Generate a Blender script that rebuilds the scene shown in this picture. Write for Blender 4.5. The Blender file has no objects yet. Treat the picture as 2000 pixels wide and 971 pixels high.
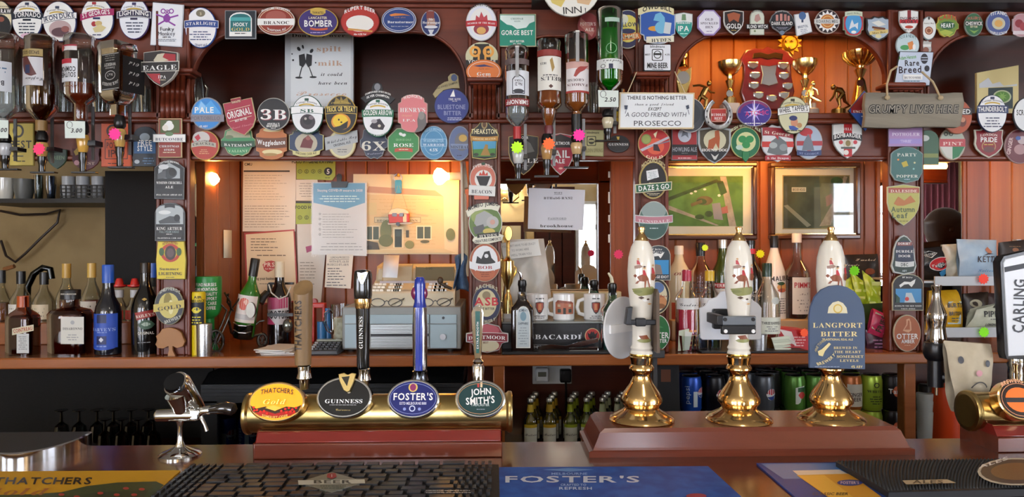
import bpy,math,random
from mathutils import Vector,Matrix

random.seed(7)
R = math.radians
sc = bpy.context.scene
col = sc.collection

# ------------------------------------------------------------------ camera
F,CX,CY = 1400.0,1000.0,485.5          # focal length and centre, in pixels of a 2000 x 971 frame
CAM = Vector((0,0,1.5))
CM = Matrix.Rotation(R(-1.27),3,'Z') @ Matrix.Rotation(R(90),3,'X') @ Matrix.Rotation(R(-0.15),3,'Z')
cd = bpy.data.cameras.new('camera')
cd.sensor_width = 36.0
cd.lens = 36.0 * F / 2000.0
cd.clip_start = 0.02
cam = bpy.data.objects.new('camera',cd)
cam.matrix_world = Matrix.Translation(CAM) @ CM.to_4x4()
col.objects.link(cam)
sc.camera = cam

# ------------------------------------------------------------------ view, world, light set-up
vs = sc.view_settings
vs.view_transform = 'Standard'
vs.look = 'None'
vs.exposure = 0.3
vs.gamma = 1.0
vs.use_curve_mapping = False
sc.cycles.use_denoising = True
sc.cycles.max_bounces = 10
sc.cycles.diffuse_bounces = 4
sc.cycles.glossy_bounces = 5
sc.cycles.transparent_max_bounces = 24
sc.cycles.sample_clamp_indirect = 4.0
sc.cycles.caustics_reflective = False
sc.cycles.caustics_refractive = False
DAY = 12.0            # brightness of the daylight in the windows behind the camera
WARM = (1.0,0.62,0.28)
w = bpy.data.worlds.new('sky')
sc.world = w
w.use_nodes = True
w.node_tree.nodes['Background'].inputs[0].default_value = (0.75,0.85,1.0,1)
w.node_tree.nodes['Background'].inputs[1].default_value = 1.0

# ------------------------------------------------------------------ pixel -> place
def P(px,py,Y):
    d = CM @ Vector(((px - CX) / F,-(py - CY) / F,-1.0))
    return CAM + d * (Y / d.y)

def S(px,Y):
    return (P(px + 1,CY,Y) - P(px,CY,Y)).x

def ZY(py,Y,px=1000):
    return P(px,py,Y).z

# ------------------------------------------------------------------ materials
MC = {}
def lin(h):
    h = h.lstrip('#')
    if len(h) == 3:
        h = ''.join(c * 2 for c in h)
    o = []
    for i in (0,2,4):
        c = int(h[i:i + 2],16) / 255
        o.append(c / 12.92 if c <= .04045 else ((c + .055) / 1.055) ** 2.4)
    return (*o,1)

def newmat(name):
    m = bpy.data.materials.new(name)
    m.use_nodes = True
    return m,m.node_tree.nodes,m.node_tree.links,m.node_tree.nodes['Principled BSDF']

def mat(h,rough=.45,metal=0.0,emit=0.0,coat=0.0):
    k = (h,rough,metal,emit,coat)
    if k in MC:
        return MC[k]
    m,n,l,b = newmat('paint_' + h.lstrip('#'))
    nz = n.new('ShaderNodeTexNoise')
    nz.inputs['Scale'].default_value = 60
    mr = n.new('ShaderNodeMapRange')
    mr.inputs['To Min'].default_value = max(rough - .06,.02)
    mr.inputs['To Max'].default_value = rough + .06
    l.new(nz.outputs['Fac'],mr.inputs['Value'])
    l.new(mr.outputs['Result'],b.inputs['Roughness'])
    b.inputs['Base Color'].default_value = lin(h)
    b.inputs['Metallic'].default_value = metal
    b.inputs['Coat Weight'].default_value = coat
    if emit:
        b.inputs['Emission Color'].default_value = lin(h)
        b.inputs['Emission Strength'].default_value = emit
    MC[k] = m
    return m

def wood(c1,c2,grain='X',scale=14,rough=.28,coat=.3,bump=.05):
    k = ('wood',c1,c2,grain,scale,rough)
    if k in MC:
        return MC[k]
    m,n,l,b = newmat('wood_' + c1.lstrip('#'))
    tc = n.new('ShaderNodeTexCoord')
    mp = n.new('ShaderNodeMapping')
    st = {'X':(.08,1,1),'Y':(1,.08,1),'Z':(1,1,.06)}[grain]
    mp.inputs['Scale'].default_value = st
    l.new(tc.outputs['Object'],mp.inputs['Vector'])
    nz = n.new('ShaderNodeTexNoise')
    nz.inputs['Scale'].default_value = scale
    nz.inputs['Detail'].default_value = 7
    nz.inputs['Roughness'].default_value = .62
    nz.inputs['Distortion'].default_value = .6
    l.new(mp.outputs['Vector'],nz.inputs['Vector'])
    cr = n.new('ShaderNodeValToRGB')
    cr.color_ramp.elements[0].position = .3
    cr.color_ramp.elements[1].position = .72
    cr.color_ramp.elements[0].color = lin(c1)
    cr.color_ramp.elements[1].color = lin(c2)
    l.new(nz.outputs['Fac'],cr.inputs['Fac'])
    l.new(cr.outputs['Color'],b.inputs['Base Color'])
    b.inputs['Roughness'].default_value = rough
    b.inputs['Coat Weight'].default_value = coat
    b.inputs['Coat Roughness'].default_value = .15
    bp = n.new('ShaderNodeBump')
    bp.inputs['Strength'].default_value = bump
    bp.inputs['Distance'].default_value = .002
    l.new(nz.outputs['Fac'],bp.inputs['Height'])
    l.new(bp.outputs['Normal'],b.inputs['Normal'])
    MC[k] = m
    return m

def speck(c1,c2,scale=40,rough=.5,metal=0.0,lo=.4,hi=.6,bump=0.0):
    """two colours mixed by noise: worn brass, cloth, stone, printed landscape"""
    k = ('speck',c1,c2,scale,rough,metal,lo,hi)
    if k in MC:
        return MC[k]
    m,n,l,b = newmat('mottled_' + c1.lstrip('#'))
    tc = n.new('ShaderNodeTexCoord')
    nz = n.new('ShaderNodeTexNoise')
    nz.inputs['Scale'].default_value = scale
    nz.inputs['Detail'].default_value = 5
    l.new(tc.outputs['Object'],nz.inputs['Vector'])
    cr = n.new('ShaderNodeValToRGB')
    cr.color_ramp.elements[0].position = lo
    cr.color_ramp.elements[1].position = hi
    cr.color_ramp.elements[0].color = lin(c1)
    cr.color_ramp.elements[1].color = lin(c2)
    l.new(nz.outputs['Fac'],cr.inputs['Fac'])
    l.new(cr.outputs['Color'],b.inputs['Base Color'])
    b.inputs['Roughness'].default_value = rough
    b.inputs['Metallic'].default_value = metal
    if bump:
        bp = n.new('ShaderNodeBump')
        bp.inputs['Strength'].default_value = bump
        bp.inputs['Distance'].default_value = .01
        l.new(nz.outputs['Fac'],bp.inputs['Height'])
        l.new(bp.outputs['Normal'],b.inputs['Normal'])
    MC[k] = m
    return m

def glass(h='#ffffff',rough=.03,refl=1.0):
    """thin clear or tinted glass shell"""
    k = ('glass',h,rough,refl)
    if k in MC:
        return MC[k]
    m,n,l,b = newmat('glass_' + h.lstrip('#'))
    n.remove(b)
    t = n.new('ShaderNodeBsdfTransparent')
    t.inputs[0].default_value = lin(h)
    g = n.new('ShaderNodeBsdfGlossy')
    g.inputs['Roughness'].default_value = rough
    fr = n.new('ShaderNodeFresnel')
    fr.inputs['IOR'].default_value = 1.5
    ml = n.new('ShaderNodeMath')
    ml.operation = 'MULTIPLY_ADD'
    ml.inputs[1].default_value = refl
    ml.inputs[2].default_value = .02
    ml.use_clamp = True
    l.new(fr.outputs[0],ml.inputs[0])
    mx = n.new('ShaderNodeMixShader')
    l.new(ml.outputs[0],mx.inputs[0])
    l.new(t.outputs[0],mx.inputs[1])
    l.new(g.outputs[0],mx.inputs[2])
    l.new(mx.outputs[0],n['Material Output'].inputs[0])
    MC[k] = m
    return m

def liquid(h,clear=.35):
    """a drink seen through its bottle: part tinted see-through, part body colour"""
    k = ('liquid',h,clear)
    if k in MC:
        return MC[k]
    m,n,l,b = newmat('liquid_' + h.lstrip('#'))
    b.inputs['Base Color'].default_value = lin(h)
    b.inputs['Roughness'].default_value = .08
    t = n.new('ShaderNodeBsdfTransparent')
    t.inputs[0].default_value = lin(h)
    mx = n.new('ShaderNodeMixShader')
    mx.inputs[0].default_value = clear
    l.new(b.outputs[0],mx.inputs[1])
    l.new(t.outputs[0],mx.inputs[2])
    l.new(mx.outputs[0],n['Material Output'].inputs[0])
    MC[k] = m
    return m

CHROME = mat('#d8d8d6',.08,1.0)
STEEL = mat('#b9bbbd',.28,1.0)
BRASS = mat('#e3bd80',.14,1.0)
OLDBRASS = speck('#a08a54','#d6bd80',9,.28,1.0,.3,.7)
GOLDM = mat('#f8dc92',.22,1.0)
BRONZE = mat('#8a6d3c',.3,1.0)
SILVER = mat('#cfd2d4',.2,1.0)
BLACK = mat('#0c0c0d',.3)
RUBBER = mat('#151517',.6)
WHITE = mat('#f0f0ee',.4)
CERAMIC = mat('#ece7da',.12,coat=.6)
MAHOG = wood('#47190d','#7c3419','X',rough=.42,coat=.05)
MAHOGV = wood('#47190d','#7c3419','Z',rough=.42,coat=.05)
DARKWOOD = wood('#2c110a','#47190d','X',coat=.1)
COUNTER = wood('#7a3f1d','#a86434','X',10,.24,.35)
BARTOP = wood('#4a1f14','#6d3420','X',9,.2,.6)
PLANKM = [wood(a,b,'Z',11,.45,.04) for a,b in (('#6c3316','#965022'),('#773a19','#a05a28'),('#652f14','#8b491e'))]
PINE = [wood(a,b,'Z',11,.45,.0) for a,b in (('#9a5220','#bd6f2c'),('#a25a25','#c77a33'),('#934c1c','#b56828'))]
REDWOOD = wood('#562417','#7b3e2b','X',10,.2,.4)
CREAM = speck('#d9c193','#e2cda4',6,.8)

# ------------------------------------------------------------------ mesh builder
WL = {}
class MB:
    def __init__(s):
        s.v,s.f,s.m,s.mats = [],[],[],[]
    def add(s,vs_,fs_,m):
        if m not in s.mats:
            s.mats.append(m)
        i,o = s.mats.index(m),len(s.v)
        s.v += [tuple(q) for q in vs_]
        for f in fs_:
            s.f.append([o + k for k in f])
            s.m.append(i)
        return s
    def box(s,x0,x1,y0,y1,z0,z1,m):
        vv = [(x,y,z) for x in (x0,x1) for y in (y0,y1) for z in (z0,z1)]
        return s.add(vv,[(0,1,3,2),(4,6,7,5),(0,4,5,1),(2,3,7,6),(0,2,6,4),(1,5,7,3)],m)
    def pbox(s,px0,py0,px1,py1,Y0,Y1,m):
        """a box whose front face (at depth Y0) covers the pixel rectangle, going straight back to Y1"""
        a,b = P(px0,py0,Y0),P(px1,py1,Y0)
        return s.box(min(a.x,b.x),max(a.x,b.x),min(Y0,Y1),max(Y0,Y1),min(a.z,b.z),max(a.z,b.z),m)
    def slab(s,pts,Y,t,m,bev=0.0,side=None):
        """outline in pixels on the plane Y, given thickness t backwards, front edge bevelled by bev pixels"""
        n = len(pts)
        cx,cy = sum(p[0] for p in pts) / n,sum(p[1] for p in pts) / n
        fr = [P(x,y,Y) for x,y in pts]
        if bev:
            pin = inset(pts,bev)
            tip = [P(x,y,Y) for x,y in pin]
            fr = [Vector((q.x,Y + min(.0012,t * .4),q.z)) for q in fr]
        bk = [Vector((q.x,Y + t,q.z)) for q in fr]
        vv = fr + bk
        ff = [(k,(k + 1) % n,n + (k + 1) % n,n + k) for k in range(n)] + [tuple(range(2 * n - 1,n - 1,-1))]
        if bev:
            vv = vv + tip
            ff += [(2 * n + k,2 * n + (k + 1) % n,(k + 1) % n,k) for k in range(n)] + [tuple(range(2 * n,3 * n))]
        else:
            ff += [tuple(range(n))]
        return s.add(vv,ff,m)
    def poly(s,pts,Y,m):
        return s.add([P(x,y,Y) for x,y in pts],[tuple(range(len(pts)))],m)
    def lathe(s,cx,prof,Y,m,seg=28,sq=2.0,dr=1.0,rot=0.0,cap=True):
        """turned shape: prof is (radius px, y px) from one end to the other; sq > 2 squares the section, dr scales its depth"""
        c = P(cx,prof[0][1],Y)
        k = S(cx,Y)
        vv,ff = [],[]
        ring = []
        for j in range(seg):
            a = 2 * math.pi * (j + .5) / seg
            ca,sa = math.cos(a),math.sin(a)
            if sq != 2.0:
                q = (abs(ca) ** sq + abs(sa) ** sq) ** (-1 / sq)
                ca,sa = ca * q,sa * q
            sa *= dr
            if rot:
                ca,sa = ca * math.cos(rot) - sa * math.sin(rot),ca * math.sin(rot) + sa * math.cos(rot)
            ring.append((ca,sa))
        for r,y in prof:
            z = P(cx,y,Y).z
            r = max(r,.02) * k
            vv += [(c.x + r * a,Y + r * b,z) for a,b in ring]
        for i in range(len(prof) - 1):
            for j in range(seg):
                j2 = (j + 1) % seg
                ff.append((i * seg + j,i * seg + j2,(i + 1) * seg + j2,(i + 1) * seg + j))
        if cap:
            ff.append(tuple(range(seg)))
            ff.append(tuple(range((len(prof) - 1) * seg,len(prof) * seg)))
        return s.add(vv,ff,m)
    def turn(s,c,prof,m,seg=24,axis='Z'):
        """turned shape in metres: prof (radius, offset along axis) about the point c"""
        vv,ff = [],[]
        for r,h in prof:
            for j in range(seg):
                a = 2 * math.pi * j / seg
                p,q = max(r,1e-5) * math.cos(a),max(r,1e-5) * math.sin(a)
                d = {'Z':(p,q,h),'X':(h,p,q),'Y':(p,h,q)}[axis]
                vv.append((c[0] + d[0],c[1] + d[1],c[2] + d[2]))
        for i in range(len(prof) - 1):
            for j in range(seg):
                j2 = (j + 1) % seg
                ff.append((i * seg + j,i * seg + j2,(i + 1) * seg + j2,(i + 1) * seg + j))
        ff.append(tuple(range(seg)))
        ff.append(tuple(range((len(prof) - 1) * seg,len(prof) * seg)))
        return s.add(vv,ff,m)
    def tube(s,pts,r,m,n=8,closed=False):
        pts = [Vector(p) for p in pts]
        rs = r if isinstance(r,(list,tuple)) else [r] * len(pts)
        N = len(pts)
        vv,ff = [],[]
        up = None
        for i,p in enumerate(pts):
            a = pts[(i - 1) % N] if closed or i else p
            b = pts[(i + 1) % N] if closed or i < N - 1 else p
            t = (b - a)
            t = t.normalized() if t.length > 1e-9 else Vector((0,0,1))
            if up is None:
                up = Vector((0,1,0)) if abs(t.y) < .9 else Vector((1,0,0))
            u = t.cross(up)
            u = u.normalized() if u.length > 1e-6 else Vector((1,0,0))
            q = u.cross(t).normalized()
            up = q
            for j in range(n):
                an = 2 * math.pi * j / n
                vv.append(p + (u * math.cos(an) + q * math.sin(an)) * rs[i])
        for i in range(N if closed else N - 1):
            for j in range(n):
                j2,i2 = (j + 1) % n,(i + 1) % N
                ff.append((i * n + j,i * n + j2,i2 * n + j2,i2 * n + j))
        if not closed:
            ff += [tuple(range(n)),tuple(range((N - 1) * n,N * n))]
        return s.add(vv,ff,m)
    def ptube(s,pts,r,m,n=8):
        """tube through (px, py, Y) points, radius in metres"""
        return s.tube([P(*p) for p in pts],r,m,n)
    def blob(s,c,rx,ry,rz,m,nu=18,nv=10):
        vv,ff = [],[]
        for i in range(nv + 1):
            t = math.pi * i / nv
            for j in range(nu):
                a = 2 * math.pi * j / nu
                q = max(math.sin(t),1e-4)
                vv.append((c[0] + rx * q * math.cos(a),c[1] + ry * q * math.sin(a),c[2] + rz * math.cos(t)))
        for i in range(nv):
            for j in range(nu):
                j2 = (j + 1) % nu
                ff.append((i * nu + j,i * nu + j2,(i + 1) * nu + j2,(i + 1) * nu + j))
        return s.add(vv,ff,m)
    def build(s,name,parent=None,loc=None,bev=0.0,flat=False,solid=0.0,sub=0):
        org = Vector(loc) if loc is not None else (WL[parent.name] if parent is not None else Vector())
        me = bpy.data.meshes.new(name)
        me.from_pydata([(x - org.x,y - org.y,z - org.z) for x,y,z in s.v],[],s.f)
        for q in s.mats:
            me.materials.append(q)
        me.polygons.foreach_set('material_index',s.m)
        me.polygons.foreach_set('use_smooth',[not flat] * len(s.f))
        me.update()
        if not flat:
            me.set_sharp_from_angle(angle=R(38))
        o = bpy.data.objects.new(name,me)
        col.objects.link(o)
        if parent is not None:
            o.parent = parent
            WL[o.name] = org
            if loc is not None:
                o.location = org - WL[parent.name]
        else:
            o.location = org
            WL[o.name] = org
        if bev:
            b = o.modifiers.new('edge','BEVEL')
            b.width = bev
            b.segments = 2
            b.limit_method = 'ANGLE'
            b.angle_limit = R(40)
        if sub:
            b = o.modifiers.new('soft','SUBSURF')
            b.levels = b.render_levels = sub
        if solid:
            b = o.modifiers.new('thick','SOLIDIFY')
            b.thickness = solid
        return o

def tag(o,label=None,cat=None,group=None,kind=None):
    if label:
        o['label'] = label
    if cat:
        o['category'] = cat
    if group:
        o['group'] = group
    if kind:
        o['kind'] = kind
    return o

def thing(name,label,cat,loc,group=None,kind=None):
    o = bpy.data.objects.new(name,None)
    o.empty_display_size = .02
    o.location = loc
    col.objects.link(o)
    WL[o.name] = Vector(loc)
    return tag(o,label,cat,group,kind)

def copy_tree(o,delta,label=None):
    c = o.copy()
    col.objects.link(c)
    c.location = o.location + Vector(delta)
    WL[c.name] = WL[o.name] + Vector(delta)
    if label:
        c['label'] = label
    for ch in o.children:
        d = ch.copy()
        col.objects.link(d)
        d.parent = c
        WL[d.name] = WL[ch.name] + Vector(delta)
        for g in ch.children:
            e = g.copy()
            col.objects.link(e)
            e.parent = d
    return c

# ------------------------------------------------------------------ outlines (pixels)
def E(cx,cy,rx,ry,n=36,rot=0.0):
    return [rp((cx + rx * math.cos(2 * math.pi * k / n),cy + ry * math.sin(2 * math.pi * k / n)),cx,cy,rot) for k in range(n)]
def rp(p,cx,cy,deg):
    if not deg:
        return p
    a = R(deg)
    dx,dy = p[0] - cx,p[1] - cy
    return (cx + dx * math.cos(a) - dy * math.sin(a),cy + dx * math.sin(a) + dy * math.cos(a))
def rot(pts,deg):
    cx,cy = sum(p[0] for p in pts) / len(pts),sum(p[1] for p in pts) / len(pts)
    return [rp(p,cx,cy,deg) for p in pts]
def inset(pts,d):
    x0,x1 = min(p[0] for p in pts),max(p[0] for p in pts)
    y0,y1 = min(p[1] for p in pts),max(p[1] for p in pts)
    cx,cy = (x0 + x1) / 2,(y0 + y1) / 2
    fx,fy = max(1 - 2 * d / (x1 - x0),.05),max(1 - 2 * d / (y1 - y0),.05)
    return [(cx + (x - cx) * fx,cy + (y - cy) * fy) for x,y in pts]
def Q(x0,y0,x1,y1,r=3,k=4):
    o = []
    for cx,cy,a in ((x1 - r,y0 + r,-90),(x1 - r,y1 - r,0),(x0 + r,y1 - r,90),(x0 + r,y0 + r,180)):
        for i in range(k + 1):
            t = R(a + 90 * i / k)
            o.append((cx + r * math.cos(t),cy + r * math.sin(t)))
    return o
def fit(unit,x0,y0,x1,y1):
    return [(x0 + (x1 - x0) * u,y0 + (y1 - y0) * v) for u,v in unit]
U_SHIELD = [(0,.06),(.25,.03),(.5,0),(.75,.03),(1,.06),(1,.45),(.95,.62),(.84,.77),(.68,.9),(.5,1),(.32,.9),(.16,.77),(.05,.62),(0,.45)]
U_CREST = [(0,.1),(.2,.1),(.32,.02),(.5,.06),(.68,.02),(.8,.1),(1,.1),(.97,.35),(1,.55),(.93,.72),(.75,.88),(.5,1),(.25,.88),(.07,.72),(0,.55),(.03,.35)]
U_OCT = [(.29,0),(.71,0),(1,.29),(1,.71),(.71,1),(.29,1),(0,.71),(0,.29)]
U_ARCH = [(0,1),(0,.26),(.06,.15),(.16,.07),(.32,.015),(.5,0),(.68,.015),(.84,.07),(.94,.15),(1,.26),(1,1)]
U_BARREL = [(.12,.1),(.3,.02),(.5,0),(.7,.02),(.88,.1),(.9,.2),(1,.24),(1,.74),(.9,.78),(.88,.9),(.7,.98),(.5,1),(.3,.98),(.12,.9),(.1,.78),(0,.74),(0,.24),(.1,.2)]
U_SPADE = [(.12,.12),(.3,.03),(.5,0),(.7,.03),(.88,.12),(.92,.35),(1,.42),(1,.62),(.9,.66),(.8,.88),(.62,.98),(.5,.94),(.38,.98),(.2,.88),(.1,.66),(0,.62),(0,.42),(.08,.35)]
U_HOUSE = [(.06,.3),(.25,.2),(.38,.08),(.5,0),(.62,.08),(.75,.2),(.94,.3),(1,.42),(.95,.6),(.93,.96),(.5,1),(.07,.96),(.05,.6),(0,.42)]
def star(cx,cy,r,n=12,k=.72):
    return [(cx + (r if i % 2 else r * k) * math.cos(math.pi * i / n),cy + (r if i % 2 else r * k) * math.sin(math.pi * i / n)) for i in range(2 * n)]

# ------------------------------------------------------------------ lettering
GL = {}
BASE = {'s':(0x1D400,0x1D41A,0x1D7CE),'i':(0x1D468,0x1D482,0x1D7CE),'c':(0x1D4D0,0x1D4EA,None)}
CHARS = "ABCDEFGHIJKLMNOPQRSTUVWXYZabcdefghijklmnopqrstuvwxyz0123456789'.&-%£!"
try:        # Blender's own bundled font with serif and script letters; without it Blender falls back by itself, only slower
    import os
    MATHFONT = bpy.data.fonts.load(os.path.join(bpy.utils.system_resource('DATAFILES'),'fonts','NotoSansMath-Regular.woff2'))
except Exception:
    MATHFONT = None
def load_glyphs(st):
    """all characters of one style as meshes: one text with a character per line, cut apart line by line"""
    body = []
    for ch in CHARS:
        c = ch
        if st in BASE:
            A,a,d = BASE[st]
            if 'A' <= ch <= 'Z':
                c = chr(A + ord(ch) - 65)
            elif 'a' <= ch <= 'z':
                c = chr(a + ord(ch) - 97)
            elif ch.isdigit() and d:
                c = chr(d + ord(ch) - 48)
        body.append(c)
    cu = bpy.data.curves.new('t','FONT')
    cu.body = '\n'.join(body)
    cu.resolution_u = 2
    if st in BASE and MATHFONT:
        cu.font = MATHFONT
    cu.space_line = 2.0
    if st == 'b':
        cu.offset = .022
    o = bpy.data.objects.new('t',cu)
    col.objects.link(o)
    me = o.evaluated_get(bpy.context.evaluated_depsgraph_get()).to_mesh()
    row = [int(round((.2 - v.co.y) / 2.0)) for v in me.vertices]
    gv = [[] for _ in CHARS]
    gi,gf = {},[[] for _ in CHARS]
    for i,v in enumerate(me.vertices):
        k = row[i]
        gi[i] = len(gv[k])
        gv[k].append((v.co.x,v.co.y + 2.0 * k))
    for p in me.polygons:
        gf[row[p.vertices[0]]].append(tuple(gi[q] for q in p.vertices))
    bpy.data.objects.remove(o)
    bpy.data.curves.remove(cu)
    for k,ch in enumerate(CHARS):
        x0 = min(v[0] for v in gv[k])
        GL[(ch,st)] = ([(x - x0,y) for x,y in gv[k]],gf[k],max(v[0] for v in gv[k]) - x0)
for _st in 'bnsic':
    load_glyphs(_st)
def glyph(ch,st):
    return GL[(ch,st)]

class Art:
    """flat print and lettering in photograph pixels, lying on a plane Y or wrapped round an upright cylinder"""
    def __init__(s,Y,wrap=None,lift=.0004,step=.00016):
        s.Y,s.wrap,s.lift,s.step,s.n,s.parts = Y,wrap,lift,step,0,{}
    def pt(s,x,y,o):
        if s.wrap:
            ax,rad = s.wrap[:2]
            k = S(ax,s.Y)
            dx = max(-.985,min(.985,(x - ax) / rad))
            d = rad * k * math.sqrt(1 - dx * dx) * (s.wrap[2] if len(s.wrap) > 2 else 1)
            q = P(ax,y,s.Y)
            ang = math.atan2(dx,math.sqrt(1 - dx * dx))
            return (q.x + dx * (rad * k + o),s.Y - d - o * math.cos(ang),q.z)
        q = P(x,y,s.Y)
        return (q.x,s.Y - o,q.z)
    def put(s,part,v2,ff,m):
        s.n += 1
        o = s.lift + s.n * s.step
        if part in ('emblem','lettering','hunting_print'):
            part = (part,s.n)
        s.parts.setdefault(part,MB()).add([s.pt(x,y,o) for x,y in v2],ff,m)
    def poly(s,pts,c,part='emblem'):
        if s.wrap:
            return s.strips(pts,c,part)
        s.put(part,pts,[tuple(range(len(pts)))],cm(c))
    def strips(s,pts,c,part):
        """convex outline cut into upright strips so that it can bend"""
        x0,x1 = min(p[0] for p in pts),max(p[0] for p in pts)
        n = max(2,min(14,int((x1 - x0) / 4)))
        v2,ff = [],[]
        for i in range(n + 1):
            x = x0 + (x1 - x0) * (i + (.02 if i == 0 else -.02 if i == n else 0)) / n
            ys = []
            for k in range(len(pts)):
                a,b = pts[k],pts[(k + 1) % len(pts)]
                if (a[0] - x) * (b[0] - x) <= 0 and abs(a[0] - b[0]) > 1e-9:
                    ys.append(a[1] + (b[1] - a[1]) * (x - a[0]) / (b[0] - a[0]))
            if not ys:
                ys = [pts[0][1]]
            v2 += [(x,min(ys)),(x,max(ys))]
        for i in range(n):
            ff.append((2 * i,2 * i + 1,2 * i + 3,2 * i + 2))
        s.put(part,v2,ff,cm(c))
    def ell(s,x,y,rx,ry,c,rot=0,part='emblem',n=22):
        s.poly(E(x,y,rx,ry,n,rot),c,part)
    def rect(s,x0,y0,x1,y1,c,rot=0,part='emblem'):
        cx,cy = (x0 + x1) / 2,(y0 + y1) / 2
        s.poly([rp(p,cx,cy,rot) for p in ((x0,y0),(x1,y0),(x1,y1),(x0,y1))],c,part)
    def band(s,x0,x1,y,h,c,bow=0.0,tilt=0.0,part='banner',n=10):
        """ribbon across, middle raised by bow pixels, right end raised by tilt pixels"""
        v2,ff = [],[]
        for i in range(n + 1):
            t = i / n
            x = x0 + (x1 - x0) * t
            yy = y - bow * (1 - (2 * t - 1) ** 2) - tilt * (t - .5)
            v2 += [(x,yy - h / 2),(x,yy + h / 2)]
        for i in range(n):
            ff.append((2 * i,2 * i + 1,2 * i + 3,2 * i + 2))
        s.put(part,v2,ff,cm(c))
    def ring(s,x,y,rx,ry,wd,c,a0=0,a1=360,part='emblem',n=28):
        v2,ff = [],[]
        for i in range(n + 1):
            a = R(a0 + (a1 - a0) * i / n)
            v2 += [(x + rx * math.cos(a),y + ry * math.sin(a)),(x + (rx - wd) * math.cos(a),y + (ry - wd) * math.sin(a))]
        for i in range(n):
            ff.append((2 * i,2 * i + 1,2 * i + 3,2 * i + 2))
        s.put(part,v2,ff,cm(c))
    def text(s,t,x,y,h,c,w=None,st='b',rot=0.0,arc=0.0,sh=0.0,bow=0.0,part='lettering'):
        cx,v2,ff = 0.0,[],[]
        gap = .1 if st in 'nb' else .06
        for ch in t:
            if ch == ' ':
                cx += .26
                continue
            gv,gf,gw = glyph(ch,st)
            o = len(v2)
            v2 += [(cx + a,b) for a,b in gv]
            ff += [tuple(o + k for k in f) for f in gf]
            cx += gw + gap
        if not v2:
            return
        W = max(cx - gap,.01)
        ky = h / .69
        kx = (w / W) if w else ky
        out = []
        for a,b in v2:
            X,Yv = (a - W / 2) * kx,(b - .345) * ky
            X += sh * Yv
            if arc:
                an = X / arc
                X,Yv = (arc + Yv) * math.sin(an),(arc + Yv) * math.cos(an) - arc
            if bow:
                Yv += bow * (1 - (2 * (a / W) - 1) ** 2)
            out.append(rp((x + X,y - Yv),x,y,rot))
        s.put(part,out,ff,cm(c))
    def lines(s,x0,y0,x1,y1,n,c,th=.38,left=False,rot=0.0,seed=1):
        """unreadable small print: rows of word-length dashes"""
        rn = random.Random(int(x0 * 7 + y0 * 3 + seed))
        v2,ff = [],[]
        hh = max(abs(y1 - y0) / n,.4)
        y0 = min(y0,y1)
        mx,my = (x0 + x1) / 2,(y0 + y1) / 2
        for i in range(n):
            L = (x1 - x0) * rn.uniform(.55,1.0)
            a = x0 if left else (x0 + x1 - L) / 2
            e = a + L
            y = y0 + hh * (i + .5)
            while a < e - .5:
                b = min(e,a + hh * rn.uniform(.6,2.2))
                o = len(v2)
                v2 += [rp(q,mx,my,rot) for q in ((a,y - hh * th / 2),(b,y - hh * th / 2),(b,y + hh * th / 2),(a,y + hh * th / 2))]
                ff.append((o,o + 1,o + 2,o + 3))
                a = b + hh * .28
        if ff:
            s.put('fine_print',v2,ff,cm(c))
    def build(s,parent):
        for nm,mb in s.parts.items():
            mb.build(nm if isinstance(nm,str) else nm[0],parent,flat=not s.wrap)

def cm(c):
    return mat(c) if isinstance(c,str) else c

def ops(a,lst):
    """lettering and print from a compact list"""
    for q in lst:
        kw = q[-1] if isinstance(q[-1],dict) else {}
        ar = q[1:-1] if kw or isinstance(q[-1],dict) else q[1:]
        {'t':a.text,'e':a.ell,'p':a.poly,'r':a.rect,'b':a.band,'o':a.ring,'l':a.lines}[q[0]](*ar,**kw)

# ================================================================== the room
YG,YB = 2.10,2.50        # front of the gantry, back wall
X0,X1,YF,ZC = -3.4,4.9,-2.6,2.46
XK = P(300,485,YB).x     # left of here the wall opens into the kitchen
def struct(name,mb,parent=None,**k):
    return tag(mb.build(name,parent,**k),kind='structure')

floor = struct('floor',MB().box(X0,X1,YF,3.4,-.05,0,speck('#3a2a22','#4a372c',8,.6)))
ceiling = struct('ceiling',MB().box(X0,X1,YF,3.4,ZC,ZC + .05,mat('#d8d2c4',.8)))
zo,zl = ZY(330,YB),ZY(660,YB)
wb = MB().box(XK,X1,YB,YB + .1,0,ZC,mat('#5a2c18',.6))
wb.box(X0,XK,YB,YB + .1,0,zl,mat('#4a2416',.6)).box(X0,XK,YB,YB + .1,zo + .12,ZC,mat('#2a1410',.6))
wall_back = struct('wall_back',wb)
struct('wall_kitchen',MB().box(X0,XK + .35,3.1,3.2,0,ZC,speck('#947b52','#a58c60',5,.75)).box(XK + .25,XK + .35,YB + .1,3.2,0,ZC,CREAM))
def side_wall(nm,xw,sgn,spans):
    q = MB()
    a,b = (xw - .1,xw) if sgn < 0 else (xw,xw + .1)
    ys = YF
    for y0,y1,c,d in spans:
        q.box(a,b,ys,y0,0,ZC,CREAM).box(a,b,y0,y1,0,c,CREAM).box(a,b,y0,y1,d,ZC,CREAM)
        ys = y1
    q.box(a,b,ys,3.2,0,ZC,CREAM)
    struct(nm,q)
LWIN,RWIN = [(-2.3,-1.3,1.0,2.1)],[(-2.3,-.7,.8,2.3)]  # unseen side windows, added to light the bar from both sides
side_wall('wall_left',X0,-1,LWIN)
side_wall('wall_right',X1,1,RWIN)

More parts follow.
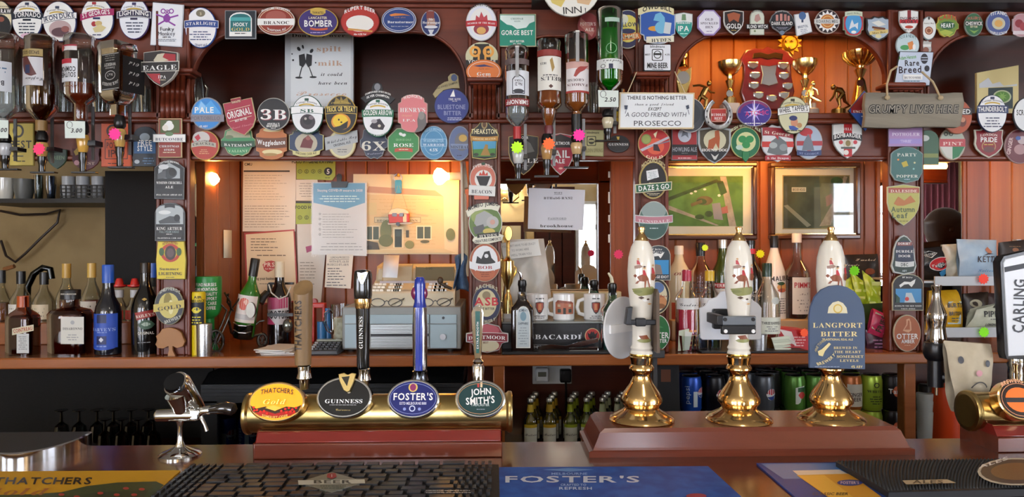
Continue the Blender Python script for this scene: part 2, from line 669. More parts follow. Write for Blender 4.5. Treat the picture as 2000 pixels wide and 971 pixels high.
# wall behind the camera: cream plaster round window openings, dark panelling beside the glazed door
wins = [(-3.1,-2.05,.95,2.25),(-1.2,-.3,.95,2.25),(.84,1.09,.75,2.0),(3.55,4.45,1.0,2.3)]  # first two are unseen, added for more frontal daylight
wf = MB()
xs = X0
for a,b,c,d in wins:
    m = CREAM
    wf.box(xs,a,YF - .12,YF,0,ZC,m)
    wf.box(a,b,YF - .12,YF,0,c,m).box(a,b,YF - .12,YF,d,ZC,m)
    xs = b
wf.box(xs,X1,YF - .12,YF,0,ZC,CREAM)
struct('wall_front',wf)
dp = MB()
for x in (.42,.57,.69,1.25,1.4):
    dp.box(x,x + .13,YF,YF + .05,0,2.1,DARKWOOD)
dp.box(.4,.83,YF,YF + .03,0,2.15,DARKWOOD).box(1.1,1.6,YF,YF + .03,0,2.15,DARKWOOD)
struct('trim_1',dp)
dayl = mat('#eef3ff',.5,emit=DAY)
for i,(a,b,c,d) in enumerate(wins):
    nm = 'door_1' if b - a < .4 else 'window_%d' % (i + 1)
    e = thing(nm,None,None,(a,YF,c),kind='structure')
    g = MB().box(a,b,YF - .1,YF - .09,c,d,dayl)
    g.build('pane',e)
    fr = MB()
    t = .035
    for q in ((a,a + t,c,d),(b - t,b,c,d),(a,b,c,c + t),(a,b,d - t,d)):
        fr.box(q[0],q[1],YF - .08,YF + .01,q[2],q[3],WHITE)
    if b - a > .4:
        fr.box((a + b) / 2 - .015,(a + b) / 2 + .015,YF - .08,YF - .02,c,d,WHITE)
        fr.box(a,b,YF - .08,YF - .02,(c + d) / 2 + .2,(c + d) / 2 + .23,WHITE)
    fr.build('window_frame',e,bev=.003)

for nm,xw,sg,sp in (('window_5',X0,-1,LWIN),('window_6',X1,1,RWIN)):
    for y0,y1,c,d in sp:
        e = thing(nm,None,None,(xw,y0,c),kind='structure')
        MB().box(xw + sg * .08,xw + sg * .09,y0,y1,c,d,dayl).build('pane',e)
        fr = MB()
        for k in range(4):
            yy = y0 + (y1 - y0) * k / 3
            fr.box(min(xw - sg * .01,xw + sg * .07),max(xw - sg * .01,xw + sg * .07),yy - .02,yy + .02,c,d,WHITE)
        fr.box(min(xw - sg * .01,xw + sg * .07),max(xw - sg * .01,xw + sg * .07),y0,y1,c,c + .04,WHITE)
        fr.box(min(xw - sg * .01,xw + sg * .07),max(xw - sg * .01,xw + sg * .07),y0,y1,d - .04,d,WHITE)
        fr.build('window_frame',e,bev=.003)

# ------------------------------------------------------------------ tongue-and-groove planks on the back wall
def planks(px0,px1,pitch,py0,py1,Y,mats_,parent):
    proto = {}
    a = P(px0,485,Y).x
    wd = pitch * S((px0 + px1) / 2,Y)
    n = int(round((P(px1,485,Y).x - a) / wd))
    z0,z1 = ZY(py1,Y),ZY(py0,Y)
    for i in range(n):
        m = mats_[(i * 7 + i // 2) % len(mats_)]
        if m.name not in proto:
            c = .0035
            pr = [(0,.012),(0,c),(c,0),(wd - c - .0008,0),(wd - .0008,c),(wd - .0008,.012)]
            vv = [(a + i * wd + x,Y + y,z) for z in (z0,z1) for x,y in pr]
            k = len(pr)
            mb = MB().add(vv,[(j,(j + 1) % k,k + (j + 1) % k,k + j) for j in range(k)] + [tuple(range(k)),tuple(range(2 * k - 1,k - 1,-1))],m)
            proto[m.name] = (mb.build('plank',parent,loc=Vector((a + i * wd,Y,z0)),flat=True),i)
        else:
            o,i0 = proto[m.name]
            d = o.copy()
            col.objects.link(d)
            d.location = o.location + Vector(((i - i0) * wd,0,0))
planks(470,930,41,300,668,YB - .013,PLANKM,wall_back)
planks(1196,1716,41,300,668,YB - .013,PLANKM,wall_back)
planks(1300,1760,44.6,30,226,2.43,PINE,wall_back)
planks(1888,1934,46,300,660,YB - .013,PLANKM[:1],wall_back)
planks(1934,2060,43,300,660,YB - .013,PINE,wall_back)

# boarded side of the first bay, with a gap beside the post
sw = MB()
xa = P(372,485,YG).x
sw.box(xa - .02,xa,2.19,YB,ZY(690,2.1),ZY(240,2.1),PLANKM[1])
struct('wall_partition',sw,loc=(xa,2.2,1.2))
for y0,y1 in ((2.19,2.29),(2.292,2.39),(2.392,2.487)):
    MB().box(xa,xa + .006,y0,y1,ZY(690,2.1),ZY(240,2.1),PLANKM[1]).build('plank',bpy.data.objects['wall_partition'],bev=.002)

# ------------------------------------------------------------------ the gantry over the back bar
gantry = thing('bar_gantry','carved dark mahogany back bar gantry with arches, posts and shelf, covered in pump clips','gantry',P(1000,690,YG))
ZT0 = ZY(694,2.045)
def zpy0(z,Y,px):
    a_,b_ = ZY(600,Y,px),ZY(700,Y,px)
    return 600 + 100 * (a_ - z) / (a_ - b_)
POST = [(303,372),(914,979),(1240,1307),(1734,1806)]
def arch(x0,x1,xl,xr,top,rx,ry,y0=16,y1=222,Y=YG):
    pts = [(x0,y0),(x1,y0),(x1,y1),(xr,y1)]
    pts += [(xr - rx + rx * math.cos(R(t)),top + ry - ry * math.sin(R(t))) for t in range(0,91,9)]
    pts += [(xl + rx - rx * math.cos(R(t)),top + ry - ry * math.sin(R(t))) for t in range(90,-1,-9)]
    pts += [(xl,y1),(x0,y1)]
    MB().slab(pts,Y,.022,MAHOG).build('arch_panel',gantry,flat=True)
    inner = [P(x,y,Y - .002) for x,y in pts[3:-1]]
    MB().tube(inner,.0045,MAHOGV,6).build('arch_moulding',gantry)
arch(-160,303,-150,298,92,100,90)
arch(372,914,374,910,62,100,105)
arch(979,1240,983,1238,70,90,95)
arch(1307,1734,1318,1732,65,100,95)
arch(1806,2160,1812,2150,66,100,95)
a,b = P(-160,485,YG).x,P(2160,485,YG).x
def rail(nm,y0,y1,Y0,Y1,m=MAHOG,px=1000,bev=.004):
    q = MB().box(a,b,Y0,Y1,ZY(y1,min(Y0,Y1),px),ZY(y0,min(Y0,Y1),px),m)
    return q.build(nm,gantry,bev=bev)
rail('cornice',-2,5,YG - .03,YG + .06)
rail('cornice_moulding',5,15,YG - .012,YG + .03,bev=.003)
rail('shelf',219,232,YG - .02,2.44)
rail('shelf_edge',232,240,YG - .03,YG + .02)
rail('fascia',240,309,YG,YG + .02)
rail('fascia_moulding',304,313,YG - .008,YG + .024)
# closed backs of the upper arches, and the ends of the bays
for x0,x1 in ((-160,380),(300,985),(900,1320)):
    MB().pbox(x0,-10,x1,236,2.41 + .002 * (x0 > 0) + .002 * (x0 > 500),2.425,DARKWOOD).build('back_panel',gantry)
MB().pbox(1760,-10,2160,236,2.42,2.43,DARKWOOD).build('back_panel',gantry)
MB().box(a,b,YG,2.45,ZY(2,2.1),ZY(2,2.1) + .015,DARKWOOD).build('top_board',gantry)
for i,(x0,x1) in enumerate(POST):
    w_ = x1 - x0
    MB().pbox(x0,16,x1,zpy0(ZT0,YG - .012,x1),YG - .012,YG + .024,MAHOGV).build('post',gantry,bev=.003)
    for xx in (x0,x1 - 9):
        q = MB().pbox(xx,20,xx + 9,zpy0(ZT0,YG - .02,xx + 9),YG - .02,YG - .011,MAHOGV)
        q.build('post_moulding',gantry,bev=.003)
    for xx in (x0 + 12,x1 - 15):
        MB().pbox(xx,312,xx + 3,zpy0(ZT0,YG - .016,xx + 3),YG - .016,YG - .011,MAHOGV).build('post_moulding',gantry,bev=.001)
# carved scroll brackets
for (x0,x1),(yt,yb) in zip(POST,((132,228),(150,232),(139,190),(160,196))):
    cap = MB().pbox(x0 - 2,yt,x1 + 4,yt + 9,YG - .075,YG - .01,MAHOG)
    cap.pbox(x0 + 3,yt + 9,x1 - 1,yt + 15,YG - .06,YG - .01,MAHOG)
    cap.build('bracket_cap',gantry,bev=.004)
    n = 5
    ww = (x1 - x0 - 20) / n
    for j in range(n):
        xc = x0 + 10 + ww * (j + .5)
        k = S(xc,YG)
        pts = []
        for t in range(13):
            u = t / 12
            pts.append((xc,yt + 14 + (yb - yt - 14) * u,YG - .012 - .04 * (.5 + .5 * math.cos(u * 7.5)) * (1 - .55 * u)))
        MB().ptube(pts,ww * k * .5,MAHOG,8).build('bracket_flute',gantry)

# black beam under the ceiling and the things lying on top of the gantry
struct('trim_2',MB().pbox(1040,-45,2150,6,2.02,2.3,mat('#1d1410',.6)))
tb = MB().slab(Q(-40,-60,296,4,2),2.2,.1,mat('#b9bec4',.5)); tb = tb.build('storage_box',None,loc=P(100,4,2.2),bev=.004)
tag(tb,'pale grey storage box lying on top of the gantry','box')
tb = MB().lathe(346,[(20,-30),(20,4)],2.25,mat('#1c4f96',.4)).build('storage_tub',None,loc=P(346,4,2.25))
tag(tb,'blue plastic tub standing on top of the gantry','tub')
tb = MB().pbox(690,-40,900,4,2.22,2.3,mat('#c9c6bd',.5)).build('storage_box',None,loc=P(790,4,2.22),bev=.004)
tag(tb,'cream storage box on top of the gantry above the wide arch','box')

# ------------------------------------------------------------------ back counter
ctr = MB().box(P(-200,485,2.05).x,P(2200,485,2.05).x,2.045,YB - .014,ZY(716,2.045),ZY(694,2.045),COUNTER)
ctr = tag(ctr.build('back_counter',None,loc=P(1000,694,2.05),bev=.005),'long polished brown wooden back counter holding the bottles and till','counter')
ZT = ZY(694,2.045)
ZU = .858
wood_in = wood('#3a180f','#5a2614','X')
unit = thing('counter_cabinet','open dark wood shelving under the back counter with upright divider','cabinet',(0,2.3,0))
xl,xr = P(-200,485,2.1).x,P(2200,485,2.1).x
MB().box(xl,xr,2.12,YB - .014,ZU - .025,ZU,wood_in).build('shelf',unit)
MB().box(xl,xr,YB - .026,YB - .015,0,ZT - .036,wood_in).build('back_board',unit)
MB().box(xl,xr,2.13,2.15,0,ZU - .025,DARKWOOD).build('plinth',unit)
MB().box(xl,P(375,485,2.3).x,YB - .034,YB - .027,ZU,ZT - .036,mat('#0b0a0a',.8)).build('shade_lining',unit)  # black sheet put in to stand for the deep shade of the left recess
for px in (1760,962):
    x = P(px,485,2.1).x
    MB().box(x,x + .035,2.085,2.125,ZU,ZT - .036,COUNTER).build('divider',unit,bev=.003)
# mirrors
MIR,_n,_l,_b = newmat('mirror_silver')
_b.inputs['Base Color'].default_value = lin('#e6e8e6')
_b.inputs['Metallic'].default_value = 1.0
_b.inputs['Roughness'].default_value = 0.0
def mirror(px0,px1,py0,py1,label):
    e = thing('wall_mirror',label,'mirror',P((px0 + px1) / 2,py1,YB))
    MB().pbox(px0,py0,px1,py1,YB - .016,YB - .001,MIR).build('glass',e)
    return e
e = mirror(972,1196,290,668,'tall mirror behind the white mugs and wifi notice')
for y0,h in ((335,12),(375,22),(420,14),(458,16)):
    MB().pbox(1188,y0,1195,y0 + h,YB - .0175,YB - .016,mat('#d8d6cf',.6)).build('tape',e)
e = mirror(1716,1888,290,640,'mirror behind the crisp packets showing a window and a dark head')
for y0,h in ((345,20),(410,16)):
    MB().pbox(1880,y0,1887,y0 + h,YB - .0175,YB - .016,mat('#d8d6cf',.6)).build('tape',e)
for px in (1196,1716,1884):
    struct('trim_3',MB().pbox(px - 4,300,px + 5,668,YB - .021,YB - .012,PLANKM[0]),bev=.003)

# ------------------------------------------------------------------ the front bar
ZBAR = 1.5 - .37
bar = thing('bar_counter','polished dark reddish wooden bar top in the foreground','counter',(0,1.1,0))
xl,xr = -1.9,1.75
MB().box(xl,xr,.72,1.375,ZBAR - .035,ZBAR,BARTOP).build('top',bar,bev=.006)
MB().box(xl,xr,.8,.83,0,ZBAR - .035,DARKWOOD).build('front_panel',bar)
MB().box(xl,xr,1.3,1.33,0,ZBAR - .035,DARKWOOD).build('back_panel',bar)

# ------------------------------------------------------------------ lamps of the place, and added fill lights
def lamp(nm,loc,en,colr=WARM,rad=.02):
    d = bpy.data.lights.new(nm,'POINT')
    d.energy,d.color,d.shadow_soft_size = en,colr,rad
    o = bpy.data.objects.new(nm,d)
    o.location = loc
    col.objects.link(o)
    return o
# ceiling pendants over the customers' side, the strip above the trophies, the lamp over the pictures
for i,(x,y) in enumerate(((-1.6,-.6),(.5,-.7),(2.9,-.6))):
    e = thing('ceiling_lamp','round opal ceiling lamp over the customer side, %s of three' % ('first','second','third')[i],'lamp',(x,y,ZC))
    MB().turn((x,y,ZC),[(.05,0),(.05,-.02),(.02,-.03)],BRASS).build('base',e)
    MB().blob((x,y,ZC - .09),.09,.09,.07,mat('#fff1dc',.4,emit=3.0)).build('shade',e)
lamp('room_fill_light',(0.4,.3,ZC - .12),5,(1,.92,.82),.1)  # added fill: bare point light with no fitting, brightens the whole bar
def strip_lamp(label,px,py,Y,ln,en):
    c = P(px,py,Y)
    e = thing('strip_lamp',label,'lamp',c)
    MB().turn((c.x - ln / 2,Y,c.z),[(.011,0),(.011,ln)],mat('#ffb35c',.4,emit=en / (math.pi * 2 * math.pi * .011 * ln)),14,'X').build('tube',e)
    MB().box(c.x - ln / 2 - .01,c.x + ln / 2 + .01,Y - .016,Y + .016,c.z + .013,c.z + .03,WHITE).build('housing',e,bev=.002)
strip_lamp('warm strip lamp hidden above the trophies',1520,42,2.2,.45,5.0)
strip_lamp('warm strip lamp hidden behind the fascia over the framed pictures',1500,290,2.24,.35,5.0)
strip_lamp('warm strip lamp hidden behind the fascia over the crisps',1975,290,2.24,.2,1.3)
lamp('kitchen_fill_light',(-2.2,2.85,2.2),.5,(1,.85,.6),.08)  # added fill for the kitchen wall, no lamp modelled here

# ================================================================== pump clips
GF,GU,GP,GQ = YG - .019,YG - .038,YG - .028,YG - .040   # on the panel, over the shelf edge, on a post, second layer
CLIPS = 'pump clips pinned to the back bar gantry'
NAVY,GRN,RED,CRM,GLD,BLK,WHT = '#1b2858','#12563c','#a5222c','#e6dcb8','#c9a94a','#121214','#f1f1ee'
def clip(label,out,rim,face,Y,lst,ins=1.6,t=.0045,name='pump_clip',cat='pump clip',group=CLIPS):
    n = len(out)
    cx,cy = sum(p[0] for p in out) / n,max(p[1] for p in out)
    e = thing(name,label,cat,P(cx,cy,Y),group)
    MB().slab(out,Y,t,cm(rim),bev=.8).build('backing',e)
    a = Art(Y)
    if face:
        a.poly(inset(out,ins),face,'face')
    ops(a,lst)
    a.build(e)
    return e
def cot(x,y,c='#2a3550'):
    """brewer's mark at the head of the oval clips"""
    return [('r',x - 4,y - 33,x + 4,y - 28,c),('b',x - 15,x + 15,y - 18.5,3,GLD,{'bow':3}),
            ('t','Cottage Brewing',x,y - 23,4.6,'#3a3020',{'w':40,'st':'s','bow':4})]
# ---- top rail
clip('white and black oval pump clip cut by the left edge of the top rail',E(0,38,24,37),'#3a3a3a',CRM,GF,
     [('e',0,50,21,22,BLK),('b',-26,26,22,11,BLK),('t','RAW',12,22,8,WHT,{'w':20}),('t','Brewing',8,12,4,'#3a3020',{'st':'s','w':20}),('e',3,38,6,5,'#8d4c3a')])
clip('white oval pump clip with black-navy banner and printed verse, left on top rail',E(53,39,30,39),NAVY,WHT,GF,
     cot(53,38) + [('b',23,84,33,12.5,'#142030',{'bow':4}),('t','TORNADO',54,31,9,WHT,{'w':52,'bow':3}),('b',45,61,39,4,'#142030'),('l',30,43,76,67,4,'#30384a'),('e',53,70,12,5,'#e4bcd0')])
clip('white oval pump clip with white banner above a red-brown steam engine picture',E(116,42,33,40,rot=-8),NAVY,WHT,GF,
     cot(112,45) + [('e',118,57,22,17,'#b9a0a0'),('e',118,63,17,9,'#5a3b42'),('e',128,57,8,6,'#8f5550'),('b',82,151,36,13,'#20304e',{'tilt':11,'bow':3}),('b',83,150,36,11,WHT,{'tilt':11,'bow':3}),('t','IRON DUKE',116,34.5,9,'#20304e',{'w':60,'rot':-9,'bow':2})])
clip('white oval pump clip with crimson banner and red and gold rider',E(190,36,32,41,rot=-6),NAVY,WHT,GF,
     cot(184,37,RED) + [('b',157,223,29,13,'#a3195b',{'tilt':11,'bow':3}),('t',"ST GEORGE'S",188,27.5,8.5,WHT,{'w':54,'rot':-9,'bow':2}),('b',182,196,36,4,NAVY),('e',184,47,5,5,RED),('e',193,46,7,5,'#c9b078'),('p',[(182,56),(196,48),(208,54),(200,62),(186,64)],'#d4c48d'),('l',175,66,205,71,1,NAVY)])
clip('white oval pump clip with outlined navy banner beside the monkey clip',E(262,36,30,41),'#473066','#eef1f8',GF,
     cot(262,38,'#3d3562') + [('b',227,297,30,15,'#2a2344',{'bow':4}),('b',229,295,30,13,WHT,{'bow':4}),('b',230,294,30,11.5,'#2a2344',{'bow':4}),('t','LIGHTNING',262,28,8.5,WHT,{'w':57,'bow':3}),('b',255,269,37,4,'#2a2344'),('l',244,42,282,66,4,'#3c4460')])
clip('white rectangular pump clip with a purple dancing monkey',[(298,4),(359,9),(355,92),(293,88)],'#c9cdd6','#eef1f6',GF,
     [('e',326,36,7,8,'#8d3fa0'),('e',327,24,5,5,'#8d3fa0'),('o',319,22,5,5,2,'#8d3fa0'),('o',335,22,5,5,2,'#8d3fa0'),('r',305,30,323,33,'#8d3fa0',20),('r',331,31,349,34,'#8d3fa0',-15),('r',308,43,323,46,'#8d3fa0',-30),('r',329,45,344,48,'#8d3fa0',30),('o',327,24,3.4,3,1,WHT),('t','Funky',327,57,7.5,'#23263a',{'w':27,'st':'n'}),('t','Monkey',326,66,7.5,'#23263a',{'w':33,'st':'n'}),('t','ABV 4%',326,73,3,'#23263a'),('l',302,76,350,82,2,'#666f80')])
clip('black and red shield pump clip with eagle, over the first carved bracket',fit(U_SHIELD,280,98,347,169),'#c9c4b8','#231a17',YG - .09,
     [('p',[(315,104),(343,106),(343,132),(315,132)],RED),('p',[(287,144),(313,144),(313,165),(300,158)],RED),('p',[(300,118),(308,106),(322,104),(318,112),(330,118),(318,120),(306,124)],'#c8c0a8'),('b',275,350,130,20,'#c9c4b8',{'tilt':2,'part':'banner'}),('b',276.5,348.5,130,17,'#17120f',{'tilt':2}),('t','EAGLE',312,130,13.5,WHT,{'w':66,'st':'s','rot':-2}),('t','IPA',317,149,9,WHT,{'st':'s'}),('l',308,155,327,158,1,CRM)],t=.012)
clip('red rectangular pump clip with white banner under the first bracket',Q(309,231,355,308,1),'#c9b48a','#8d2a1d',GU,
     [('r',313,234,351,260,'#4d5a2c'),('e',330,247,10,8,WHT),('e',323,250,6,6,'#e8e2d6'),('e',331,240,6,4,WHT),('b',299,363,270,16,'#9aa2a0'),('b',300,362,270,14,WHT),('t','BUTCOMBE',331,271,8,'#23324a',{'w':54,'st':'s'}),('e',331,262,8,4,'#5d7d52'),('t','CHRISTMAS',331,285,6,WHT,{'w':38,'st':'s'}),('t','STEPS',331,292,6,WHT,{'st':'s','w':20}),('l',318,296,345,300,1,CRM)])
clip('white oval pump clip with royal blue banner at the corner of the wide arch',E(392,54,31,40),'#274a92','#f3f3f6',GF,
     [('e',392,26,9,7,'#7d7460'),('t','3',392,26,7,CRM,{'st':'s'}),('b',360,427,48,15,'#e9e9ee',{'bow':2}),('b',361,426,48,13,'#25458c',{'bow':2}),('t','STARLIGHT',393,46,9,WHT,{'w':58,'st':'s','bow':2}),('l',370,60,414,80,4,'#3c4c78'),('t','CRAFT ALE',393,87,4,'#3c4c78',{'w':24,'bow':-2})])
clip('black square pump clip with a white and green bottle label',Q(439,20,500,76,1),'#8f9396','#16202a',GF,
     [('p',fit(U_ARCH,448,24,492,71),WHT),('p',fit(U_ARCH,450,27,490,62),'#1f6d70'),('r',450,34,490,41,'#49a7a8'),('t','HOOKY',470,48,7,WHT,{'w':28}),('t','GOLD',470,56,9,'#d9bc6e',{'w':35,'st':'s'}),('l',456,63,484,68,1,'#555')])
clip('red-brown oval pump clip with white centre band and cream rim',E(539,41,37,28),'#d9d2c4','#8d2f20',GF,
     [('o',539,41,33,24,1,CRM),('e',539,33,20,12,'#a5564a'),('t','BRANSCOMBE VALE BREWERY',539,22,4,WHT,{'w':56,'bow':6}),('b',503,575,43,13,WHT),('t','BRANOC',540,43,9,'#3a1a14',{'w':50,'st':'s'}),('t','TRADITIONAL ALE',540,56,4,WHT,{'w':36,'bow':-4})])
clip('purple oval pump clip with gold rim and crest',E(621,43,39,28),GLD,'#36256b',GF,
     [('p',fit(U_BARREL,606,15,636,30),GLD),('t','THWAITES',621,25,4.5,'#3a2a10',{'w':22}),('t','LANCASTER',621,35,4.5,CRM,{'w':36}),('t','BOMBER',622,46,12,WHT,{'w':55}),('b',606,640,56,4,'#c4552a',{'bow':-2}),('l',605,62,638,66,1,'#b8a8d8')])
clip('red oval pump clip with white centre and arched lettering',E(703,42,38,30),'#8f1d1a','#b02c22',GF,
     [('t','RUPERT BEER',703,24,7,WHT,{'w':60,'bow':9,'st':'b'}),('e',703,46,27,16,'#ece9e2'),('p',[(680,55),(728,60),(727,63),(679,59)],'#c9924a'),('t','Abv 4.5% Vol',703,67,3.4,WHT,{'w':24})])
clip('navy oval pump clip with an orange running hare',E(779,39,34,25),'#c9ccd4','#1d3c7c',GF,
     [('o',779,39,30.5,21.5,.8,WHT),('p',[(760,29),(772,26),(788,27),(802,31),(790,30),(776,31),(764,32)],'#d07a34'),('t','bath ales',781,33.5,3.6,'#b98a6a',{'w':22,'st':'i'}),('t','Barnstormer',782,42,7,WHT,{'w':50,'st':'s'}),('t','Back to your own roots',781,51,3,WHT,{'w':34,'st':'i'})])
clip('small blue oval pump clip with a tall brown top hat',E(841,45,19,25),'#b9bdc4','#1e2f66',GF,
     [('r',833,22,848,38,'#7d3a34'),('p',[(835,36),(849,36),(851,52),(833,52)],'#a98a7c'),('t','Mr',842,37,6,WHT,{'st':'s'}),('t','Scrooge',842,43,7,WHT,{'w':33,'st':'s'}),('e',842,53,13,3,'#d9dbe0'),('p',[(836,58),(848,58),(844,66),(850,70),(834,70),(840,66)],'#cfd2d8')])
clip('white and red oval pump clip with flames above the goat horn clip',E(940,44,30,36),'#c9ccd0','#e9e8e4',GP,
     [('o',940,44,27,33,5,'#dfe3ee'),('t','HARVIESTOUN',940,17,5.5,'#2a2a35',{'w':42,'bow':8}),('p',[(928,44),(930,30),(936,35),(940,23),(945,34),(951,29),(953,44)],'#b8424a'),('e',940,57,15,11,'#8f3a46'),('e',940,60,9,7,'#d9a860'),('b',910,971,47,11,'#b4262f',{'bow':2}),('t','NUMBER OF THE BEAST',940,46,5,WHT,{'w':54,'st':'s','bow':2})])
clip('black and cream oval pump clip with curling orange ram horns',E(941,110,32,28),'#d6d3b4','#cfcba4',GP,
     [('p',[(927,86),(955,86),(960,130),(922,130)],'#1c1a17'),('o',928,101,11,11,5,'#e8a54a'),('o',954,101,11,11,5,'#e8a54a'),('e',928,102,3,3,'#e8a54a'),('e',954,102,3,3,'#e8a54a'),('r',933,98,937,122,'#e8a54a'),('r',946,98,950,122,'#e8a54a'),('b',910,972,122,9,'#171513'),('t','YORKSHIRE',941,121,6,WHT,{'w':54})])
clip('orange oval pump clip with a blue running hare on the second post',E(945,140,35,24),'#c9753a','#e07a35',GQ,
     [('o',945,140,31,20,.8,WHT),('p',[(924,129),(936,127),(946,126),(966,132),(950,130),(938,131)],'#32356b'),('t','bath ales',946,134,3.6,'#8a4a20',{'w':22,'st':'i'}),('t','Gem',945,143,10,WHT,{'w':27,'st':'s'}),('t','Award Beer Ale',945,150.5,3,WHT,{'w':28})])
clip('green rectangular pump clip with white gorge cliffs',Q(974,27,1047,91,1),'#c9c3a0','#168870',GF,
     [('p',[(977,30),(1044,30),(1044,42),(1034,46),(1028,54),(1010,57),(1000,50),(990,48),(977,38)],'#dfeee8'),('t','CHEDDAR',1010,36,5,'#2a6a60',{'w':24,'st':'s'}),('t','ALES',1010,41,4,'#2a6a60',{'w':12,'st':'s'}),('t','GORGE BEST',1010,64,9,WHT,{'w':62}),('t','BEST BITTER',1010,81,3.8,WHT,{'w':28}),('t','4% ABV',1010,86,3,WHT,{'w':16})])
clip('dull red oval pump clip half hidden behind the green upturned bottle',E(1149,51,21,27),'#7d3b3a','#8a3034',GF,
     [('p',[(1134,34),(1162,60),(1156,72),(1132,50)],'#b06a62'),('t',"POTTER'S",1148,47,6,'#e0c8c0',{'w':30}),('t','ALE',1151,58,6,'#e0c8c0',{'w':17})])
clip('yellow and navy oval pump clip with orange band beside the green bottle',E(1226,57,29,38),'#d9d6c0','#2a2d55',GF,
     [('e',1226,56,22,27,'#e6d36a'),('e',1218,38,9,10,'#e9e6da'),('t','YELLOW',1224,48,8,'#30305a',{'w':42}),('e',1226,61,15,5,'#2c2c55'),('b',1202,1252,72,12,'#d2702a',{'tilt':5}),('t','HAMMER',1226,72,8,CRM,{'w':44,'rot':-6})])
clip('blue round pump clip with helmeted bird and scrolled banner, by green bottle',fit(U_BARREL,1250,10,1319,86),'#dfe2e6','#2b58a8',GP,
     [('p',[(1276,40),(1280,28),(1290,24),(1298,34),(1299,44)],'#74b8d8'),('e',1279,56,13,5,'#d99836'),('e',1291,54,12,12,'#74b8d8'),('r',1297,44,1310,66,'#cfd6d8',8),('b',1246,1316,24,13,'#e6dcae',{'bow':8}),('t','OWD BILL',1283,20,9,'#23222a',{'w':56,'bow':7}),('b',1262,1316,77,12,'#e9e6cf',{'tilt':2}),('t','HYDES',1291,77,10,'#20241e',{'w':38,'st':'s','rot':-3})])
clip('white square pump clip with a masked face in a box, third post',Q(1257,86,1311,139,2),'#23262a','#e6e9ee',GQ,
     [('t','blindmans',1284,91,4.5,'#222',{'w':28}),('p',Q(1273,96,1295,119,3),'#222'),('p',Q(1274.5,97.5,1293.5,117.5,2),'#e6e9ee'),('e',1284,107,7.5,8,'#222'),('e',1284,107,6,6.5,'#e6e9ee'),('r',1276,104,1292,108,'#222'),('t','BEST',1265,107,3,'#222'),('t','4.2%',1303,107,3,'#222'),('t','MINE BEER',1284,128,10,'#1c1c1e',{'w':40}),('l',1268,134,1300,137,1,'#444')])
clip('white and teal shield pump clip with three large initials',fit(U_SHIELD,1318,24,1353,75),'#b9c6c4','#e8ebe8',GF,
     [('p',fit(U_SHIELD,1320,42,1351,73),'#2f978a'),('p',[(1332,28),(1339,28),(1340,40),(1331,40)],'#6f8f6a'),('t','GREENE KING',1335,45,3.4,WHT,{'w':26}),('t','IPA',1335,56,10,WHT,{'w':21}),('l',1328,64,1343,68,1,'#cfe')])
clip('white octagon pump clip with lilac border',fit(U_OCT,1362,19,1408,69),'#a08abf','#e9e7f0',GF,
     [('t','OLD',1385,37,7,'#3a3448',{'w':15,'st':'s'}),('t','SPECKLED',1385,44.5,6.5,'#3a3448',{'w':34,'st':'s'}),('t','HEN',1385,52,7,'#3a3448',{'w':15,'st':'s'}),('l',1375,60,1395,63,1,'#8a7aa8')],ins=3)
clip('dark shield pump clip with copper hawk and white rim',fit(U_SHIELD,1413,19,1453,68),'#d6d6d0','#2a2426',GF,
     [('p',[(1420,28),(1433,24),(1446,28),(1442,44),(1433,38),(1424,44)],'#a55a3c'),('t','GOLD',1433,51,9,WHT,{'w':28}),('l',1426,58,1440,61,1,GLD)],ins=2.2)
clip('grey-white arched pump clip with black name bar',fit(U_ARCH,1465,19,1493,68),'#b9bfae','#d5dac9',GF,
     [('t','MOORHOUSE',1479,24,3.6,'#555',{'w':20,'bow':3}),('p',[(1475,30),(1482,27),(1486,38),(1478,44),(1473,40)],'#b98f86'),('b',1457,1501,52,10,'#15171a'),('t','BLOND WITCH',1479,52,6.5,WHT,{'w':40}),('e',1474,61,2,2,'#7a8a60')])
clip('black lozenge pump clip with pink standing stones',fit([(0,.42),(.1,.2),(.3,.04),(.5,0),(.7,.04),(.9,.2),(1,.42),(.86,.7),(.64,.84),(.5,1),(.36,.84),(.14,.7)],1503,20,1552,70),'#8d9194','#20242a',GF,
     [('r',1515,29,1520,41,'#c98a80'),('r',1523,27,1528,41,'#c98a80'),('r',1531,28,1536,41,'#b87a70'),('r',1538,31,1542,41,'#c98a80'),('b',1504,1551,47,9,'#1a1d22'),('t','DARK ISLAND',1527,46,6.5,WHT,{'w':41}),('t','THE ORKNEY BREWERY',1527,25,3,'#bbb',{'w':28,'bow':3}),('l',1514,53,1541,58,2,'#aab'),('e',1527,64,5,4,'#6f7f92')])
clip('white tilted card pump clip with a blue hot air balloon',[(1551,28),(1579,24),(1587,62),(1556,71)],'#c4c8cc','#eceef0',GF,
     [('e',1567,31,7,8,'#4a6a9a'),('r',1565,39,1569,44,'#33405a'),('t','BRISTOL',1568,52,4.5,'#5a6a80',{'w':20,'rot':-8}),('l',1562,56,1578,66,3,'#8a93a0',{'rot':-8})])
clip('round dark pump clip with a white pointed sun and grey bar',E(1616,42,24,24),'#c9b9ae','#2c2026',GF,
     [('p',star(1616,42,22,14,.7),WHT),('e',1616,42,14,14,'#c47a3a'),('o',1616,42,11,11,1.5,'#e6c07a'),('b',1590,1640,42,9,'#d6d6d2'),('t','ROARING MEG',1615,42,6,'#777',{'w':42})])
